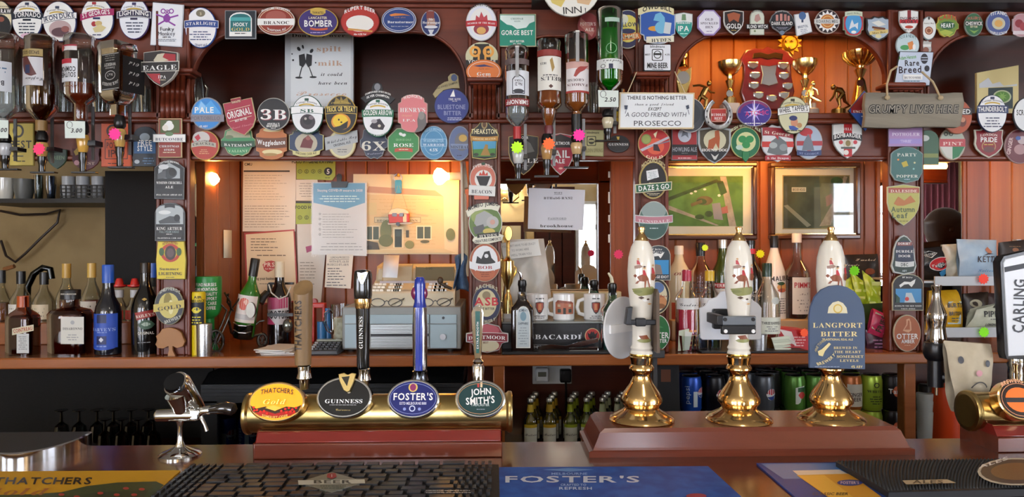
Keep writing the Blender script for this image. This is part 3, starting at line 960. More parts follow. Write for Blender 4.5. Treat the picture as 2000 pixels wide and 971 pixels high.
clip('oval pump clip with blue sky, white deer and red border',fit(U_BARREL,1647,21,1687,71),'#8f9a80','#b8303a',GF,
     [('e',1667,46,16,21,'#4a9ad0'),('p',[(1658,58),(1661,46),(1664,38),(1668,48),(1676,44),(1675,58),(1670,52),(1664,54)],'#dfe6ea'),('b',1650,1684,28,9,'#cdd8c0',{'bow':2}),('t','Dusty Delboy',1667,27,4.5,'#3a5a3a',{'w':27,'st':'i','bow':2}),('e',1667,63,5,3,WHT)])
clip('dark shield pump clip with pale blue field and gold wheat bee',fit(U_CREST,1691,30,1741,81),'#2a2422','#a9b9c8',GF,
     [('p',[(1702,44),(1716,40),(1730,48),(1716,52)],'#e4e4dc'),('r',1703,53,1729,57,'#6b3b22',8),('r',1706,57,1722,60,'#b98a3a',8),('b',1698,1734,63,7,'#d9c37a',{'tilt':4}),('t','May Bee',1716,63,5.5,'#4a3a12',{'w':26,'rot':-6,'st':'s'}),('e',1715,71,6,4,'#d9d2a0')],ins=3.5)
clip('white shield pump clip with red cross stripe on the fourth post',fit(U_SHIELD,1756,19,1794,65),'#c9ccc8',WHT,GP,
     [('r',1772,20,1779,40,'#8d2a30'),('b',1757,1793,42,7,'#c03038'),('t',"ENGLAND'S",1775,36,5,'#33202a',{'w':34}),('t','GLORY',1775,43,5.5,'#33202a',{'w':30}),('e',1775,53,8,3,'#b9442e'),('l',1766,57,1784,60,1,'#333')])
clip('small white oval pump clip with brown coiled shell',E(1814,55,15,23),'#8fa0a4','#e9ebe8',GF,
     [('e',1814,60,8,8,'#8a4a2c'),('o',1814,60,6,6,2,'#d0a080'),('t','Sunny Bay',1814,45,4,'#5a4a3a',{'w':20,'st':'i'}),('e',1814,36,2,3,'#444')])
clip('green and yellow leafy pump clip with red arched lettering',fit(U_SPADE,1828,28,1873,73),'#d5c45a','#6f8f35',GF,
     [('t','CAIRN',1850,36,9,'#c2402a',{'w':34,'bow':3}),('e',1850,50,15,8,'#255a34'),('t','HEART',1850,50,8,WHT,{'w':25}),('p',[(1834,62),(1846,58),(1862,63),(1854,69),(1840,68)],'#a9b84a')])
clip('dark green oval pump clip with narrow red heading',E(1902,48,18,23),'#7f8f82','#2c6440',GF,
     [('t',"FULLER'S",1902,37,5,'#c26a5a',{'w':24,'bow':2}),('b',1884,1920,46,9,'#1a3324'),('t','CHISWICK',1902,46,7,WHT,{'w':33}),('t','BITTER',1902,52.5,3.5,CRM,{'w':14}),('p',[(1892,58),(1902,66),(1912,58),(1902,61)],'#77a04a')])
clip('blue and white round pump clip with cream centre',E(1950,45,23.5,24),'#aab4c4','#4a5a92',GF,
     [('t','TITANIC',1950,29,6.5,WHT,{'w':32,'bow':4}),('e',1950,46,13,12,'#c9c4a8'),('e',1950,46,8,7,'#d9a75a'),('t','TRIPLE SCREW',1950,62,5,WHT,{'w':34,'bow':-4})])
clip('pink pump clip with red berries cut by the right edge',fit(U_BARREL,1978,26,2014,72),'#d0b8bc','#b98a92',GF,
     [('e',1990,46,8,8,'#8d2a34'),('e',1999,52,8,8,'#a03640'),('b',1978,2014,64,7,'#d9ccd0')])
# ---- fourth post, upper part
clip('pale blue oval pump clip with a green newt and orange fox',E(1773,88,23,24),'#aab9bc','#c4d8dc',GP,
     [('t','FOX & NEWT',1773,75,6,'#5a7a80',{'w':32,'bow':5}),('e',1767,93,9,5,'#4a9a5a'),('p',[(1772,84),(1782,80),(1786,94),(1776,98)],'#d98a4a'),('e',1785,92,3,6,WHT)])
clip('small silver crest pump clip peeping out behind the skewed clip',fit(U_CREST,1797,78,1820,112),'#9a9a98','#b9bab6',GF,
     [('b',1799,1818,89,5,'#e4e4e0'),('e',1808,98,6,6,'#8a5a4a')])
clip('skewed white pump clip with black bootprint on the fourth post',[(1757,100),(1824,101),(1816,168),(1745,168)],'#23262c','#c6d2e4',GQ,
     [('t','Adam Henson',1772,112,7,'#4f9a3a',{'w':34,'rot':-6}),('t','Rare',1781,123,11,'#1c1420',{'w':28,'rot':-2}),('t','Breed',1777,136,13,'#2a1426',{'w':44,'rot':-2}),('e',1805,115,7,10,'#20202a'),('e',1810,134,5,6,'#20202a'),('r',1799,112,1811,113.5,'#c6d2e4'),('r',1799,117,1811,118.5,'#c6d2e4'),('b',1763,1801,151,10,'#f4f4f2'),('t','BUTCOMBE',1782,151,6,'#23324a',{'w':32,'st':'s'}),('l',1762,157,1798,164,2,'#2c6a5a')])
# ---- upper row on the shelf edge
clip('round blue pump clip with clear plastic rim beside the first post',E(404,222,31,32),'#8a8a90','#2f86d0',GU,
     [('p',[(378,222),(392,196),(402,206),(412,196),(432,222)],'#4fa3e2'),('p',[(386,216),(393,198),(402,208),(398,216)],'#8cc4ee'),('t','PALE',399,215,11,WHT,{'w':37}),('b',373,438,231,14,'#84808a'),('t','PORTOBELLO',402,231,7,'#5c5560',{'w':56,'st':'n'}),('t','4% ABV',398,247,4,WHT,{'w':16})],ins=2.5)
clip('crimson tilted shield pump clip with gold edge',rot(fit([(0,.08),(.28,.08),(.28,0),(.62,0),(.62,.08),(1,.08),(1,.62),(.85,.82),(.5,1),(.15,.82),(0,.62)],439,190,497,266),-12),'#c9b98a','#a3203a',GU,
     [('b',451,471,198,9,'#8d1a30',{'tilt':4}),('t','THWAITES',461,199,4,CRM,{'w':18,'rot':-12}),('t','ORIGINAL',467,221,13,WHT,{'w':48,'rot':-14}),('b',445,489,211,.9,CRM,{'tilt':11}),('b',449,492,232,.9,CRM,{'tilt':11}),('t','BEST BITTER',471,234,4,WHT,{'w':24,'rot':-13}),('t','Daniel Thwaites',474,245,6,'#d98a90',{'w':42,'st':'c','rot':-13})])
clip('black round pump clip with large white number and letter',E(534,223,32,32),'#b9b5ac','#15151a',GU,
     [('t','3B',535.5,220.5,29,'#8d3a44',{'w':50,'st':'s'}),('t','3B',534,219,29,WHT,{'w':50,'st':'s'}),('t',"ARKELL'S",534,242,3.6,WHT,{'w':24}),('t','BREWERY',534,246.5,4,WHT,{'w':26}),('l',528,249,540,252,1,WHT)])
clip('white oval pump clip with green rim and dark steam engine, under milk sign',E(600,224,31,38),'#1e5040','#eef0f2',GU,
     cot(599,225,'#1e4a3a') + [('e',601,238,15,15,'#3a3036'),('e',601,235,9,9,'#1f1c20'),('e',608,230,5,4,'#7a6a70'),('e',597,232,2.5,2.5,'#b9b4ae'),('b',568,632,216,15,'#1e5040',{'bow':2}),('b',569,631,216,13,'#f4f4f4',{'bow':2}),('t','SB',600,215,10,'#14553f',{'w':26,'st':'s'}),('t','A FULL BODIED PREMIUM BITTER',601,253,3,'#1e5040',{'w':44,'bow':-7})])
clip('black and gold oval pump clip with a yellow pumpkin moon',E(666,224,31,38),'#c9a54a','#1b1814',GU,
     [('p',[(652,204),(656,190),(664,196),(666,188),(670,196),(678,190),(682,204)],'#8f7830'),('t','Cottage Brewing',666,201,4.6,GLD,{'w':38,'st':'s','bow':3}),('e',666,238,19,16,'#d98f2a'),('e',665,237,15,13,'#e6c32c'),('p',[(648,250),(664,246),(680,236),(678,250),(664,256)],'#1b1814'),('e',662,234,1.6,2,'#1b1814'),('e',667,239,2,1.5,'#1b1814'),('b',635,698,216,15,GLD,{'bow':2}),('b',636,697,216,12.5,'#1b1814',{'bow':2}),('t','TRICK OR TREAT',666,215,9,'#e8cf6a',{'w':56,'bow':2})])
c = clip('white oval pump clip with green banner, steam engine and black award crest',E(738,230,30,38),'#1e5f45','#eef0f2',GU,
     cot(738,228,'#1e5f45') + [('p',[(722,247),(730,235),(742,232),(752,246),(748,254),(728,252)],'#2c2630'),('e',731,237,6,4,'#a9a4a8'),('e',741,246,3,3,'#cfc8b8'),('b',707,769,222,14,'#1b6a48',{'bow':1}),('t','GOLDEN ARROW',738,221,9.5,WHT,{'w':57,'bow':1}),('t','A PREMIUM GOLDEN BEER',738,258,3,'#1e5f45',{'w':40,'bow':-7})])
cr = MB().slab([(704,192),(718,183),(727,180),(726,172),(730,163),(738,160),(745,164),(748,173),(746,181),(758,185),(772,193),(762,203),(750,195),(738,192),(726,195),(714,202)],GU - .002,.004,cm('#15161b'),bev=.8).build('award_crest',c)
ar = Art(GU - .002); ops(ar,[('e',737,170,6,7,'#7d7f86'),('t','SILVER CHAMPION',738,191,4.4,WHT,{'w':44,'bow':5}),('t','CHAMPION BEER OF BRITAIN 2001',738,185,3.4,WHT,{'w':50,'bow':6})]); ar.build(c)
clip('pink barrel-shaped pump clip with grey engraved portrait',fit(U_BARREL,777,184,835,259),'#c9a89a','#d77a7e',GU,
     [('t','WADWORTH',806,192,6,'#f4e4e0',{'w':36,'bow':4}),('p',[(818,222),(826,218),(832,224),(833,244),(824,256),(810,258),(816,248),(815,234)],'#6a6664'),('e',823,226,6,8,'#8d8882'),('t',"HENRY'S",806,213,12,WHT,{'w':49,'st':'s'}),('t','Original',795,225,5,'#e0b48a',{'w':20,'st':'i'}),('t','I.P.A',799,234,7,WHT,{'w':25,'st':'s'})])
c = clip('deep blue round pump clip with tan award tab near the second post',E(882,207,34,34),'#3a3f6a','#24337e',GU,
     [('p',[(879,189),(886,175),(889,189)],WHT),('t','THE KITE',888,193,6,WHT,{'w':24,'st':'s'}),('l',880,196,896,200,1,'#aab'),('t','BLUESTONE',882,209,8.5,'#8890b8',{'w':54}),('t','BITTER',884,221,8,'#8890b8',{'w':34}),('l',870,229,906,236,2,'#c9cde0')])
MB().slab([(845,184),(856,168),(868,160),(876,158),(875,150),(880,144),(888,143),(895,148),(896,160),(898,172),(884,172),(866,176),(850,192)],GU + .001,.004,cm('#9c8f66'),bev=.8).build('award_crest',c)
ar = Art(GU + .001); ops(ar,[('e',887,152,6,7,'#33466a'),('t','GOLD AWARD CHAMPION',872,167,4,'#3a3422',{'w':44,'rot':-16})]); ar.build(c)
clip('dark slate round pump clip half hidden behind the prosecco plaque',E(1348,225,30,34),'#c9ccce','#454b55',GU,
     [('e',1346,222,22,22,'#3a4049'),('t','LES',1350,247,5,WHT,{'w':12})])
clip('red square pump clip inside the silver horseshoe',Q(1388,212,1419,238,2),'#d9a090','#b0322c',GU,
     [('t','RUDDLES',1403,223,7,WHT,{'w':28,'st':'s'}),('t','BEST',1403,230,7,WHT,{'w':16,'st':'s'}),('l',1396,234,1412,236,1,CRM)])
clip('purple oval pump clip with white lightning burst',E(1473,221,34,26),'#9a9aa6','#3a2a86',GU,
     [('o',1473,221,32,24,5,'#7d2a62',{'a0':180,'a1':330}),('p',star(1473,219,21,9,.25),'#b9a8f0'),('p',star(1473,219,12,7,.2),WHT),('r',1472,196,1474,246,'#f0eaff'),('t','ATOMIC',1478,221,9,'#d8407c',{'w':46,'st':'n','rot':-4}),('l',1452,239,1498,243,1,WHT)])
clip('cream oval pump clip with white banner and man in blue cap',E(1550,225,30,37),'#4a4632','#cfcda8',GU,
     cot(1548,226,'#33301e') + [('e',1551,239,7,9,'#c98a6a'),('e',1549,231,8,5,'#2a3566'),('p',[(1540,246),(1550,246),(1560,252),(1552,256),(1542,253)],'#3a55a0'),('e',1561,245,5,5,'#b98a5a'),('b',1518,1581,216,15,'#2a2820',{'bow':2,'tilt':6}),('b',1519,1580,216,13,WHT,{'bow':2,'tilt':6}),('t',"WHEEL TAPPER'S",1549,215,9.5,'#1c1c20',{'w':56,'rot':-6,'bow':2}),('l',1534,253,1566,258,1,'#4a4632')])
clip('diamond pump clip red above blue, beside the driftwood sign',[(1688,176),(1720,215),(1690,257),(1656,216)],'#23202a','#2d55a4',GU,
     [('p',[(1688,180),(1716,212),(1661,212)],'#8a2420'),('b',1662,1716,216,10,'#8f1f24'),('t',"UNCLE SAM'S",1690,217,7,WHT,{'w':48,'st':'s'}),('t','THE',1691,201,4,WHT),('l',1676,225,1704,230,1,'#cde')])
clip('orange and black oval pump clip half behind the driftwood sign',E(1870,228,29,34),'#8a4a2c','#b5512a',GU,
     [('b',1842,1898,218,13,'#17141a'),('t','RIGGED',1872,218,9,WHT,{'w':46}),('e',1879,238,8,10,'#6b3324'),('e',1880,234,5,5,'#c98a6a')])
clip('white oval pump clip with dark blue banner on the shelf edge near right end',E(1938,222,29,37),'#23304f','#eef0f2',GU,
     cot(1938,222,'#23304f') + [('b',1908,1969,214,15,'#26365e',{'bow':1}),('t','THUNDERBOLT',1938,214,9.5,WHT,{'w':56,'bow':1}),('l',1918,228,1958,250,4,'#3c4460')])
clip('white oval pump clip with black lettered banner cut by the right edge',E(2006,224,27,34),'#33363c','#e4e8ea',GU,
     [('b',1981,2030,220,13,'#e9ecee'),('t','SCRUMPY',2003,220,10,'#1c1c20',{'w':36})])
# ---- lower row on the fascia
GL0,GL1 = YG - .014,YG - .018
clip('red and cream oval pump clip, first in the lower row of the wide arch',E(400,284,28,29),'#c9a85a','#b03424',GL0,
     [('e',393,270,17,13,'#cfc9c4'),('p',[(380,268),(388,262),(392,270),(386,276)],'#b8283a'),('t','CHRISTMAS',397,277,5,'#3a2a22',{'w':34,'rot':-4}),('b',374,422,284,9,'#b9b3a4',{'bow':3}),('t','CRACKER',398,282,7,'#26221e',{'w':42,'bow':3,'st':'s'}),('l',388,291,410,302,3,'#e0b080')])
clip('green double-lobed pump clip with landscape, lower row under crimson shield',fit(U_SPADE,431,248,499,306),'#b9b48a','#3f8a58',GL0,
     [('p',fit([(.15,.15),(.5,0),(.85,.15),(.9,.45),(.1,.45)],434,250,496,292),'#a9a88a'),('e',448,268,8,4,'#6a7a5a'),('b',432,498,281,12,'#1d4a30',{'bow':-1}),('t','BATEMANS',465,281,7.5,WHT,{'w':54,'st':'s','bow':-2}),('t','VALIANT',465,294,7,'#bfe0bc',{'w':38,'st':'s'})])
clip('orange barrel pump clip with brown banner and pale bees',fit(U_BARREL,500,246,560,312),'#c98a58','#b86a34',GL0,
     [('e',532,254,18,4,'#e0cf9a'),('e',532,297,20,5,'#e0cf9a'),('e',528,302,14,3,'#a8864a'),('b',500,560,278,20,'#6a3a20',{'bow':-2}),('t','Waggledance',530,277,9,WHT,{'w':54,'bow':-2})])
clip('cream and navy oval pump clip with maroon jockey, lower row under the green-rimmed oval',fit(U_BARREL,564,250,632,307),'#d2c88a','#2a3a58',GL0,
     [('e',598,280,22,20,'#b9b09a'),('p',[(586,288),(592,272),(602,264),(612,276),(608,290)],'#6a2a2c'),('e',602,270,5,4,'#9a5a50'),('t','HOBGOBLIN',598,258,8,'#2a2410',{'w':56,'bow':6}),('b',572,624,298,8,'#d2c88a',{'bow':-3}),('t','FINE DARK CASK ALE',598,298,4,'#2a2410',{'w':40,'bow':-3})])
clip('silver grey pump clip with tilted script banner under the pumpkin oval',E(668,281,27,29),'#c9b07a','#b9b6aa',GL0,
     [('o',668,281,25,27,3,'#d6cf9c'),('p',[(634,269),(698,254),(699,278),(636,294)],'#aeb2b4'),('t','Whitstable Bay',667,271,9,'#22262c',{'w':60,'st':'c','rot':-13}),('t','ORIGINAL ALE',668,281,4.5,'#33383e',{'w':34,'rot':-13}),('l',655,290,682,299,2,'#777')])
clip('dark slate pump clip with large cream number and letter',fit(U_SPADE,703,246,758,312),'#8f9294','#273046',GL0,
     [('t','6X',730,281,26,'#d6d2c4',{'w':47,'st':'s'}),('t','Wadworth',732,299,5,'#aab',{'w':32,'st':'c','rot':-4})])
clip('green octagon pump clip with red ribbon and white leaves',fit(U_OCT,757,250,819,312),'#b9bd98','#3a8a4a',GL0,
     [('e',783,262,4,3,WHT,30),('e',789,264,4,3,WHT,-20),('t','GEORGE GALE',788,273,3.6,'#8fc08a',{'w':30}),('t','ROSE',788,282,10,WHT,{'w':39,'st':'s'}),('b',771,806,294,7,'#c2503a',{'bow':2}),('l',776,290,802,294,1,CRM)],ins=2.2)
clip('light blue oval pump clip with outlined centre band, lower row',E(847,279,27,33),'#a9c2d2','#4a8ab4',GL0,
     [('o',847,279,19,24,.8,'#a8cde2'),('t','WESSEX BREWERY',847,258,4.5,'#a8cde2',{'w':36,'bow':6}),('b',822,872,279,15,'#a8cde2'),('b',823,871,279,13.5,'#4a86b0'),('t','WARMINSTER',847,275,5.5,'#a4cbe0',{'w':40}),('t','WARRIOR',847,282,6.5,'#e4f0f6',{'w':42,'st':'s'}),('t','4.5%',847,293,5.5,'#e4f0f6',{'w':16})])
clip('blue-grey oval pump clip with gold sunburst, half behind the second post clips',E(898,280,22,34),'#9aa0a8','#5a6a92',GL0,
     [('e',902,277,14,18,'#6a6a72'),('e',904,270,8,7,'#c2a050'),('b',880,920,286,10,'#8090b0'),('t','MISTRAL',898,286,8.5,'#20222c',{'w':36,'st':'s'}),('l',890,302,906,306,1,'#334')])
clip('black shield pump clip with gold stag, half behind the upturned vodka optic',fit(U_SHIELD,993,262,1052,342),'#b9a06a','#1a1716',YG - .012,
     [('p',[(1012,284),(1024,272),(1036,280),(1044,296),(1016,302)],'#6a6a66'),('p',[(1018,290),(1016,276),(1022,284),(1026,274),(1026,292)],'#8a6a4a'),('t','MOOR',1023,269,5,WHT,{'w':18}),('t','ALE',1034,312,12,WHT,{'w':34,'st':'s'}),('l',1014,322,1034,330,2,'#888')])
clip('crimson shield pump clip with white two-word lettering between the optics',fit(U_SHIELD,1068,260,1121,342),'#d6d2cc','#a32238',YG - .012,
     [('p',fit([(0,.12),(.5,0),(1,.12),(1,.34),(0,.34)],1070,262,1119,340),'#231b1e'),('t','DARTMOOR',1095,280,6,WHT,{'w':36}),('t','JAIL',1093,301,14,WHT,{'w':40}),('t','ALE',1093,315,8,WHT,{'w':20}),('e',1095,329,4,2,'#d9a090')])
clip('gold square pump clip with boxed face hanging behind the optics',[(1139,253),(1180,254),(1179,306),(1135,304)],'#8d8a5a','#b0aa78',YG - .012,
     [('p',Q(1146,266,1164,285,2),'#33321f'),('p',Q(1147.5,267.5,1162.5,283.5,2),'#b0aa78'),('e',1155,276,6,6,'#33321f'),('r',1150,274,1160,277,'#b0aa78'),('t','blindmans',1158,259,4,'#33321f',{'w':24}),('t','GOLDEN SPRING',1157,294,7,'#8a8456',{'w':40})])
clip('small black oval pump clip with white capitals beside the gold square',E(1208,281,22,17),'#3a3a3e','#0e0e11',YG - .012,
     [('p',[(1204,267),(1210,267),(1209,273),(1206,273)],GLD),('t','GUINNESS',1208,281,7,WHT,{'w':38,'st':'s'})])
clip('tiny yellow card behind the prosecco plaque',Q(1198,217,1212,238,1),'#c9a82a','#e6c52a',GU + .006,[('t','ALE',1206,228,4,'#8a3a2a')],cat='pump clip')
clip('red oval pump clip with swords and cream rim on third post',E(1278,281,32,31),'#c2a46a','#b02a2c',GQ,
     [('e',1280,286,17,16,'#d2583c'),('p',[(1250,292),(1306,266),(1308,270),(1254,296)],'#b9b6c0'),('p',[(1256,290),(1308,274),(1308,277)],'#7a7684'),('p',[(1276,282),(1284,282),(1290,296),(1276,294)],'#33202a'),('e',1262,272,10,10,'#7d8a4a'),('e',1262,272,8,8,'#95a05a'),('p',[(1276,262),(1284,256),(1280,270)],CRM),('t','GOLD',1278,304,9,'#f0e0c4',{'w':32,'st':'s','bow':-4}),('t','CHRISTMAS',1278,256,6,'#f0d0b4',{'w':44,'bow':6})])
clip('red and black rectangular pump clip with grey elephant',Q(1312,249,1362,313,1),'#7d8086','#97262c',GL0,
     [('e',1337,264,13,14,'#b4bcc8'),('p',[(1330,268),(1334,256),(1342,256),(1345,270),(1338,264)],'#6a7078'),('b',1313,1361,293,21,'#181a20'),('t','HOWLING ALE',1337,292,8,'#9a9ca4',{'w':47}),('l',1330,298,1344,301,1,'#777'),('b',1313,1361,309,5,'#a8303a'),('l',1318,307,1356,311,1,'#e0c8c8')])
clip('silver shield pump clip with a russet standing hound',fit(U_SHIELD,1363,247,1428,320),'#aab0b4','#4a4434',GL0,
     [('e',1396,274,22,20,'#c9c4a4'),('p',[(1382,292),(1384,274),(1396,268),(1396,256),(1404,254),(1406,270),(1404,292),(1398,280),(1392,292)],'#a8542c'),('p',[(1371,296),(1420,296),(1408,310),(1396,317),(1382,310)],'#1d2228'),('t','HOUND DOG',1396,292,8,WHT,{'w':50,'st':'s'}),('p',[(1388,300),(1396,306),(1404,300),(1398,312),(1394,312)],'#c9c9c4')],ins=4)
c = clip('green round pump clip with large shamrock and leafy tail',E(1456,279,29,31),'#c9c684','#1b6a44',GL0,
     [('e',1457,277,19,19,'#cfd29a'),('e',1450,272,8,7,'#2c8a4c'),('e',1464,272,8,7,'#2c8a4c'),('e',1457,283,8,7,'#2c8a4c'),('t','IRISH WHISKEY ALE',1456,256,6,'#e4eac0',{'w':58,'bow':11}),('e',1444,288,7,5,'#b9cfc0')])
MB().slab([(1450,296),(1464,296),(1463,309),(1457,317),(1450,309)],GL0 - .003,.005,cm('#2c7a4a'),bev=.6).build('leaf_tail',c)
clip('red and white shield pump clip with grey knight and dragon',fit(U_CREST,1487,242,1551,317),'#c9ccd0','#d9d9dc',GL0,
     [('b',1488,1550,282,11,'#c23a34'),('p',[(1498,298),(1506,276),(1520,266),(1536,278),(1538,300),(1520,304)],'#6a7072'),('e',1510,284,8,6,'#a8b0b0'),('e',1530,288,8,7,'#8d9496'),('p',[(1512,264),(1520,260),(1520,274)],'#b8303a'),('b',1489,1549,260,16,'#9a2a34',{'bow':2,'tilt':-6}),('t','St George',1518,259,9,'#f0e4d4',{'w':50,'st':'s','rot':6}),('b',1494,1544,309,10,'#a8303a',{'bow':1}),('t','& the Dragon',1519,308,6,WHT,{'w':42,'st':'s'})])
clip('oval pump clip with knight on red crossed flag, lower row',E(1580,278,27,34),'#b9a294','#a9b9cc',GL0,
     [('e',1574,258,13,8,'#b52c36'),('b',1556,1606,280,9,'#a83a42'),('r',1576,262,1584,300,'#c0545a'),('p',[(1566,294),(1570,276),(1578,262),(1586,276),(1590,294)],'#6f7884'),('b',1556,1604,298,10,'#36446e',{'bow':-2}),('t','ST GEORGE',1580,298,5.5,'#8fa0c8',{'w':38,'st':'s','bow':-2})])
clip('white shield pump clip with red cross, medal and black banner',fit(U_SHIELD,1626,239,1684,310),'#a9aca8','#e4e8e6',GL0,
     [('r',1648,242,1664,306,'#b8262f'),('t','WELLS',1656,251,7,WHT,{'w':24,'st':'s'}),('e',1656,280,10,10,'#d6cfc0'),('e',1656,280,5,6,'#8a7a4a'),('e',1642,278,4,4,'#c2404a'),('e',1670,278,4,4,'#c2404a'),('b',1627,1683,270,12,'#1c1e22',{'bow':4}),('t','BOMBARDIER',1655,268,7.5,WHT,{'w':52,'bow':4}),('b',1642,1670,289,4,'#5a605a'),('e',1652,298,5,5,'#e9e4dc')])
clip('lilac rectangular pump clip hanging under the driftwood sign',Q(1736,249,1802,286,1),'#b09ac0','#a884b8',GQ,
     [('b',1737,1801,276,10,'#9a8ac8'),('t','POTHOLER',1769,261,9,'#efe4f2',{'w':54,'st':'s'}),('t',"'THREE'",1769,276,5,'#d9ccec',{'w':22})])
clip('dark green pump clip half hidden behind the lilac clip',fit(U_ARCH,1792,254,1834,322),'#4a6a50','#3a5f46',GL0,
     [('e',1806,270,9,6,'#c9d0c8'),('l',1806,300,1828,308,1,'#8a9a70'),('b',1794,1832,304,8,'#7f8a4a')])
clip('red and green oval pump clip with pale lettered band, lower row',E(1860,281,26,32),'#b9a08c','#b0b8a8',GL0,
     [('p',[(1836,286),(1860,286),(1860,311),(1848,306)],'#cfcfc6'),('p',[(1860,286),(1884,286),(1872,306),(1860,311)],'#2c7a4c'),('b',1835,1885,279,15,'#b8454a'),('t','PINT',1860,279,10,'#ecd4cc',{'w':38,'st':'s'}),('o',1847,262,4,4,1.5,'#33302c'),('o',1857,262,4,4,1.5,'#33302c')])
clip('red crest pump clip with silver edge and curved lettering',fit(U_CREST,1903,247,1960,309),'#c9c6b4','#8a1c28',GL0,
     [('o',1931,286,14,12,2,'#b08a5a'),('t','LONDON',1931,264,7,'#f0e0d4',{'w':34,'st':'s','bow':2}),('t','PRIDE',1931,273,9,WHT,{'w':32}),('l',1914,280,1948,285,1,GLD),('e',1931,292,11,6,'#6a3a3a')],ins=3)
clip('dark red round pump clip with pale faces cut by the right edge',E(1992,286,30,34),'#a58a86','#6a2a34',GL0,
     [('t','GINGER',1972,285,7,'#e0c4c0',{'w':34,'rot':-80}),('e',1996,274,9,8,'#c0b0b4'),('e',1992,292,12,10,'#b08a8c'),('e',1988,270,5,4,'#3a5aa0')])
# ---- first post
clip('grey and black card pump clip with a locomotive and arched head',fit([(0,.2),(.12,.13),(.3,.04),(.5,0),(.7,.04),(.88,.13),(1,.2),(.98,1),(0,.98)],301,312,360,390),'#6f7478','#1c1f22',GP,
     [('p',fit([(.1,.9),(.1,.35),(.5,0),(.9,.35),(.9,.9)],304,318,357,352),'#a9b0b4'),('e',331,338,15,11,'#3a3e42'),('e',337,336,7,8,'#16181a'),('p',[(308,340),(324,332),(324,348),(308,350)],'#55595c'),('e',320,326,10,5,'#d6dadc'),('b',303,358,360,18,'#121416'),('t','WINSTON CHURCHILL',331,356,7,WHT,{'w':50,'st':'s'}),('t','ALE',331,364.5,7,WHT,{'w':16,'st':'s'}),('t','FULL STEAM AHEAD ALE',331,380,4.5,WHT,{'w':50,'st':'s'}),('t','COTTAGE BREWING',331,320,3.6,WHT,{'w':38,'bow':4})])
clip('grey and black card pump clip with a train and square foot',fit(U_ARCH,302,396,361,471),'#6f7478','#17191b',GP,
     [('p',fit(U_ARCH,305,400,358,438),'#b0b8ba'),('p',[(310,432),(332,422),(350,424),(352,436),(312,437)],'#4a4e50'),('e',346,426,6,7,'#222528'),('e',322,415,12,4,'#e0e4e4'),('b',322,342,404,6,'#23262a',{'bow':2}),('t','KING ARTHUR',331,445,9,WHT,{'w':50,'st':'s'}),('t','FULL STEAM AHEAD',331,453,3.6,'#9aa',{'w':38}),('l',324,456,338,459,1,WHT),('r',305,461,358,468,'#0e0f10'),('t','TRADITIONAL CASK ALE',331,464.5,4,WHT,{'w':46,'st':'s'})])
clip('yellow tapered pump clip with red ring and dark face',fit([(.06,0),(.94,0),(1,.5),(.97,1),(.03,1),(0,.5)],304,471,364,546),'#8a7a1c','#dcc52c',GP,
     [('o',333,494,19,18,6,'#b83a24'),('e',333,494,11,14,'#3a2a28'),('e',333,494,7,9,'#5f4a48'),('t','HOP BACK BREWERY',333,477,5,'#7a1c10',{'w':30,'bow':4}),('e',316,492,5,8,'#3a5a2c'),('e',350,492,5,8,'#3a5a2c'),('t','Summer',331,524,8,'#2a2a3a',{'w':38,'st':'s'}),('t','LIGHTNING',333,533,9,'#2a2a3a',{'w':46,'st':'s'}),('l',320,540,346,543,1,'#554')])
clip('black round pump clip with gold barley disc and gold banner',E(330,598,29,37),'#8f8a6a','#20242c',GP,
     [('e',330,597,20,25,'#cdbf6a'),('e',328,590,8,18,'#8a7a2c'),('e',334,600,5,14,'#e4dca0'),('t','SHEPHERDS',332,572,6,'#c9c9bc',{'w':40,'bow':8}),('b',300,360,598,15,'#c9b65a',{'tilt':9}),('t','GOLD',331,599,11,'#2a261a',{'w':46,'st':'s','rot':-8}),('t','BREWERY',338,624,6,'#c9c9bc',{'w':34,'rot':-20})])
clip('carved pale wooden oak tree plaque at the foot of the first post',[(327,697),(330,684),(329,676),(318,681),(308,680),(303,673),(307,664),(304,657),(312,650),(316,643),(326,640),(336,641),(346,644),(354,650),(357,658),(361,668),(357,677),(346,680),(337,676),(337,686),(343,697),(335,698)],'#a5703c',None,GP,[],t=.01,name='tree_plaque',cat='plaque',group=None)
# ---- second post
clip('black and gold shield pump clip with a brown grouse on blue',fit(U_HOUSE,918,230,974,312),'#d2c47a','#15171a',GP,
     [('e',946,243,6,9,'#a08a5a'),('e',946,243,3.5,6,'#5a3a24'),('t','THEAKSTON',946,257,9,'#efe6b8',{'w':50}),('b',919,973,270,9,'#c08a3a',{'bow':-2}),('t','GROUSE BEATER',946,270,5,'#f4e6b0',{'w':44,'st':'s','bow':-1}),('p',[(923,276),(969,276),(967,306),(925,306)],'#4aa0c8'),('p',[(924,292),(968,290),(967,306),(925,306)],'#4a8a3a'),('p',[(938,304),(944,292),(948,282),(953,283),(953,292),(958,304)],'#a9823a'),('e',930,302,5,3,'#22331c'),('e',962,302,5,3,'#22331c')])
c = clip('terracotta round pump clip with flaming basket and white name bar',E(943,349,26,30),'#d8d2c8','#c9705a',GP,
     [('e',944,350,17,18,'#ecebe6'),('p',[(935,343),(938,336),(941,341),(944,331),(948,341),(952,336),(953,343)],'#c8402c'),('p',[(930,344),(958,344),(952,360),(948,366),(940,366),(936,360)],'#1c1c1e'),('t','EVERARDS',943,328,6,'#f2ddd4',{'w':38,'bow':6}),('e',944,320,4,3,'#2c4a34')])
MB().slab([(916,361),(968,364),(967,384),(915,381)],GP - .003,.005,cm('#dfe0dc'),bev=.8).build('name_bar',c)
ar = Art(GP - .003); ops(ar,[('t','BEACON',941,373,10,'#26303a',{'w':40,'st':'s','rot':2})]); ar.build(c)
MB().slab(Q(926,380,955,390,2),GP + .0005,.003,cm('#c9705a'),bev=.6).build('lower_tab',c)
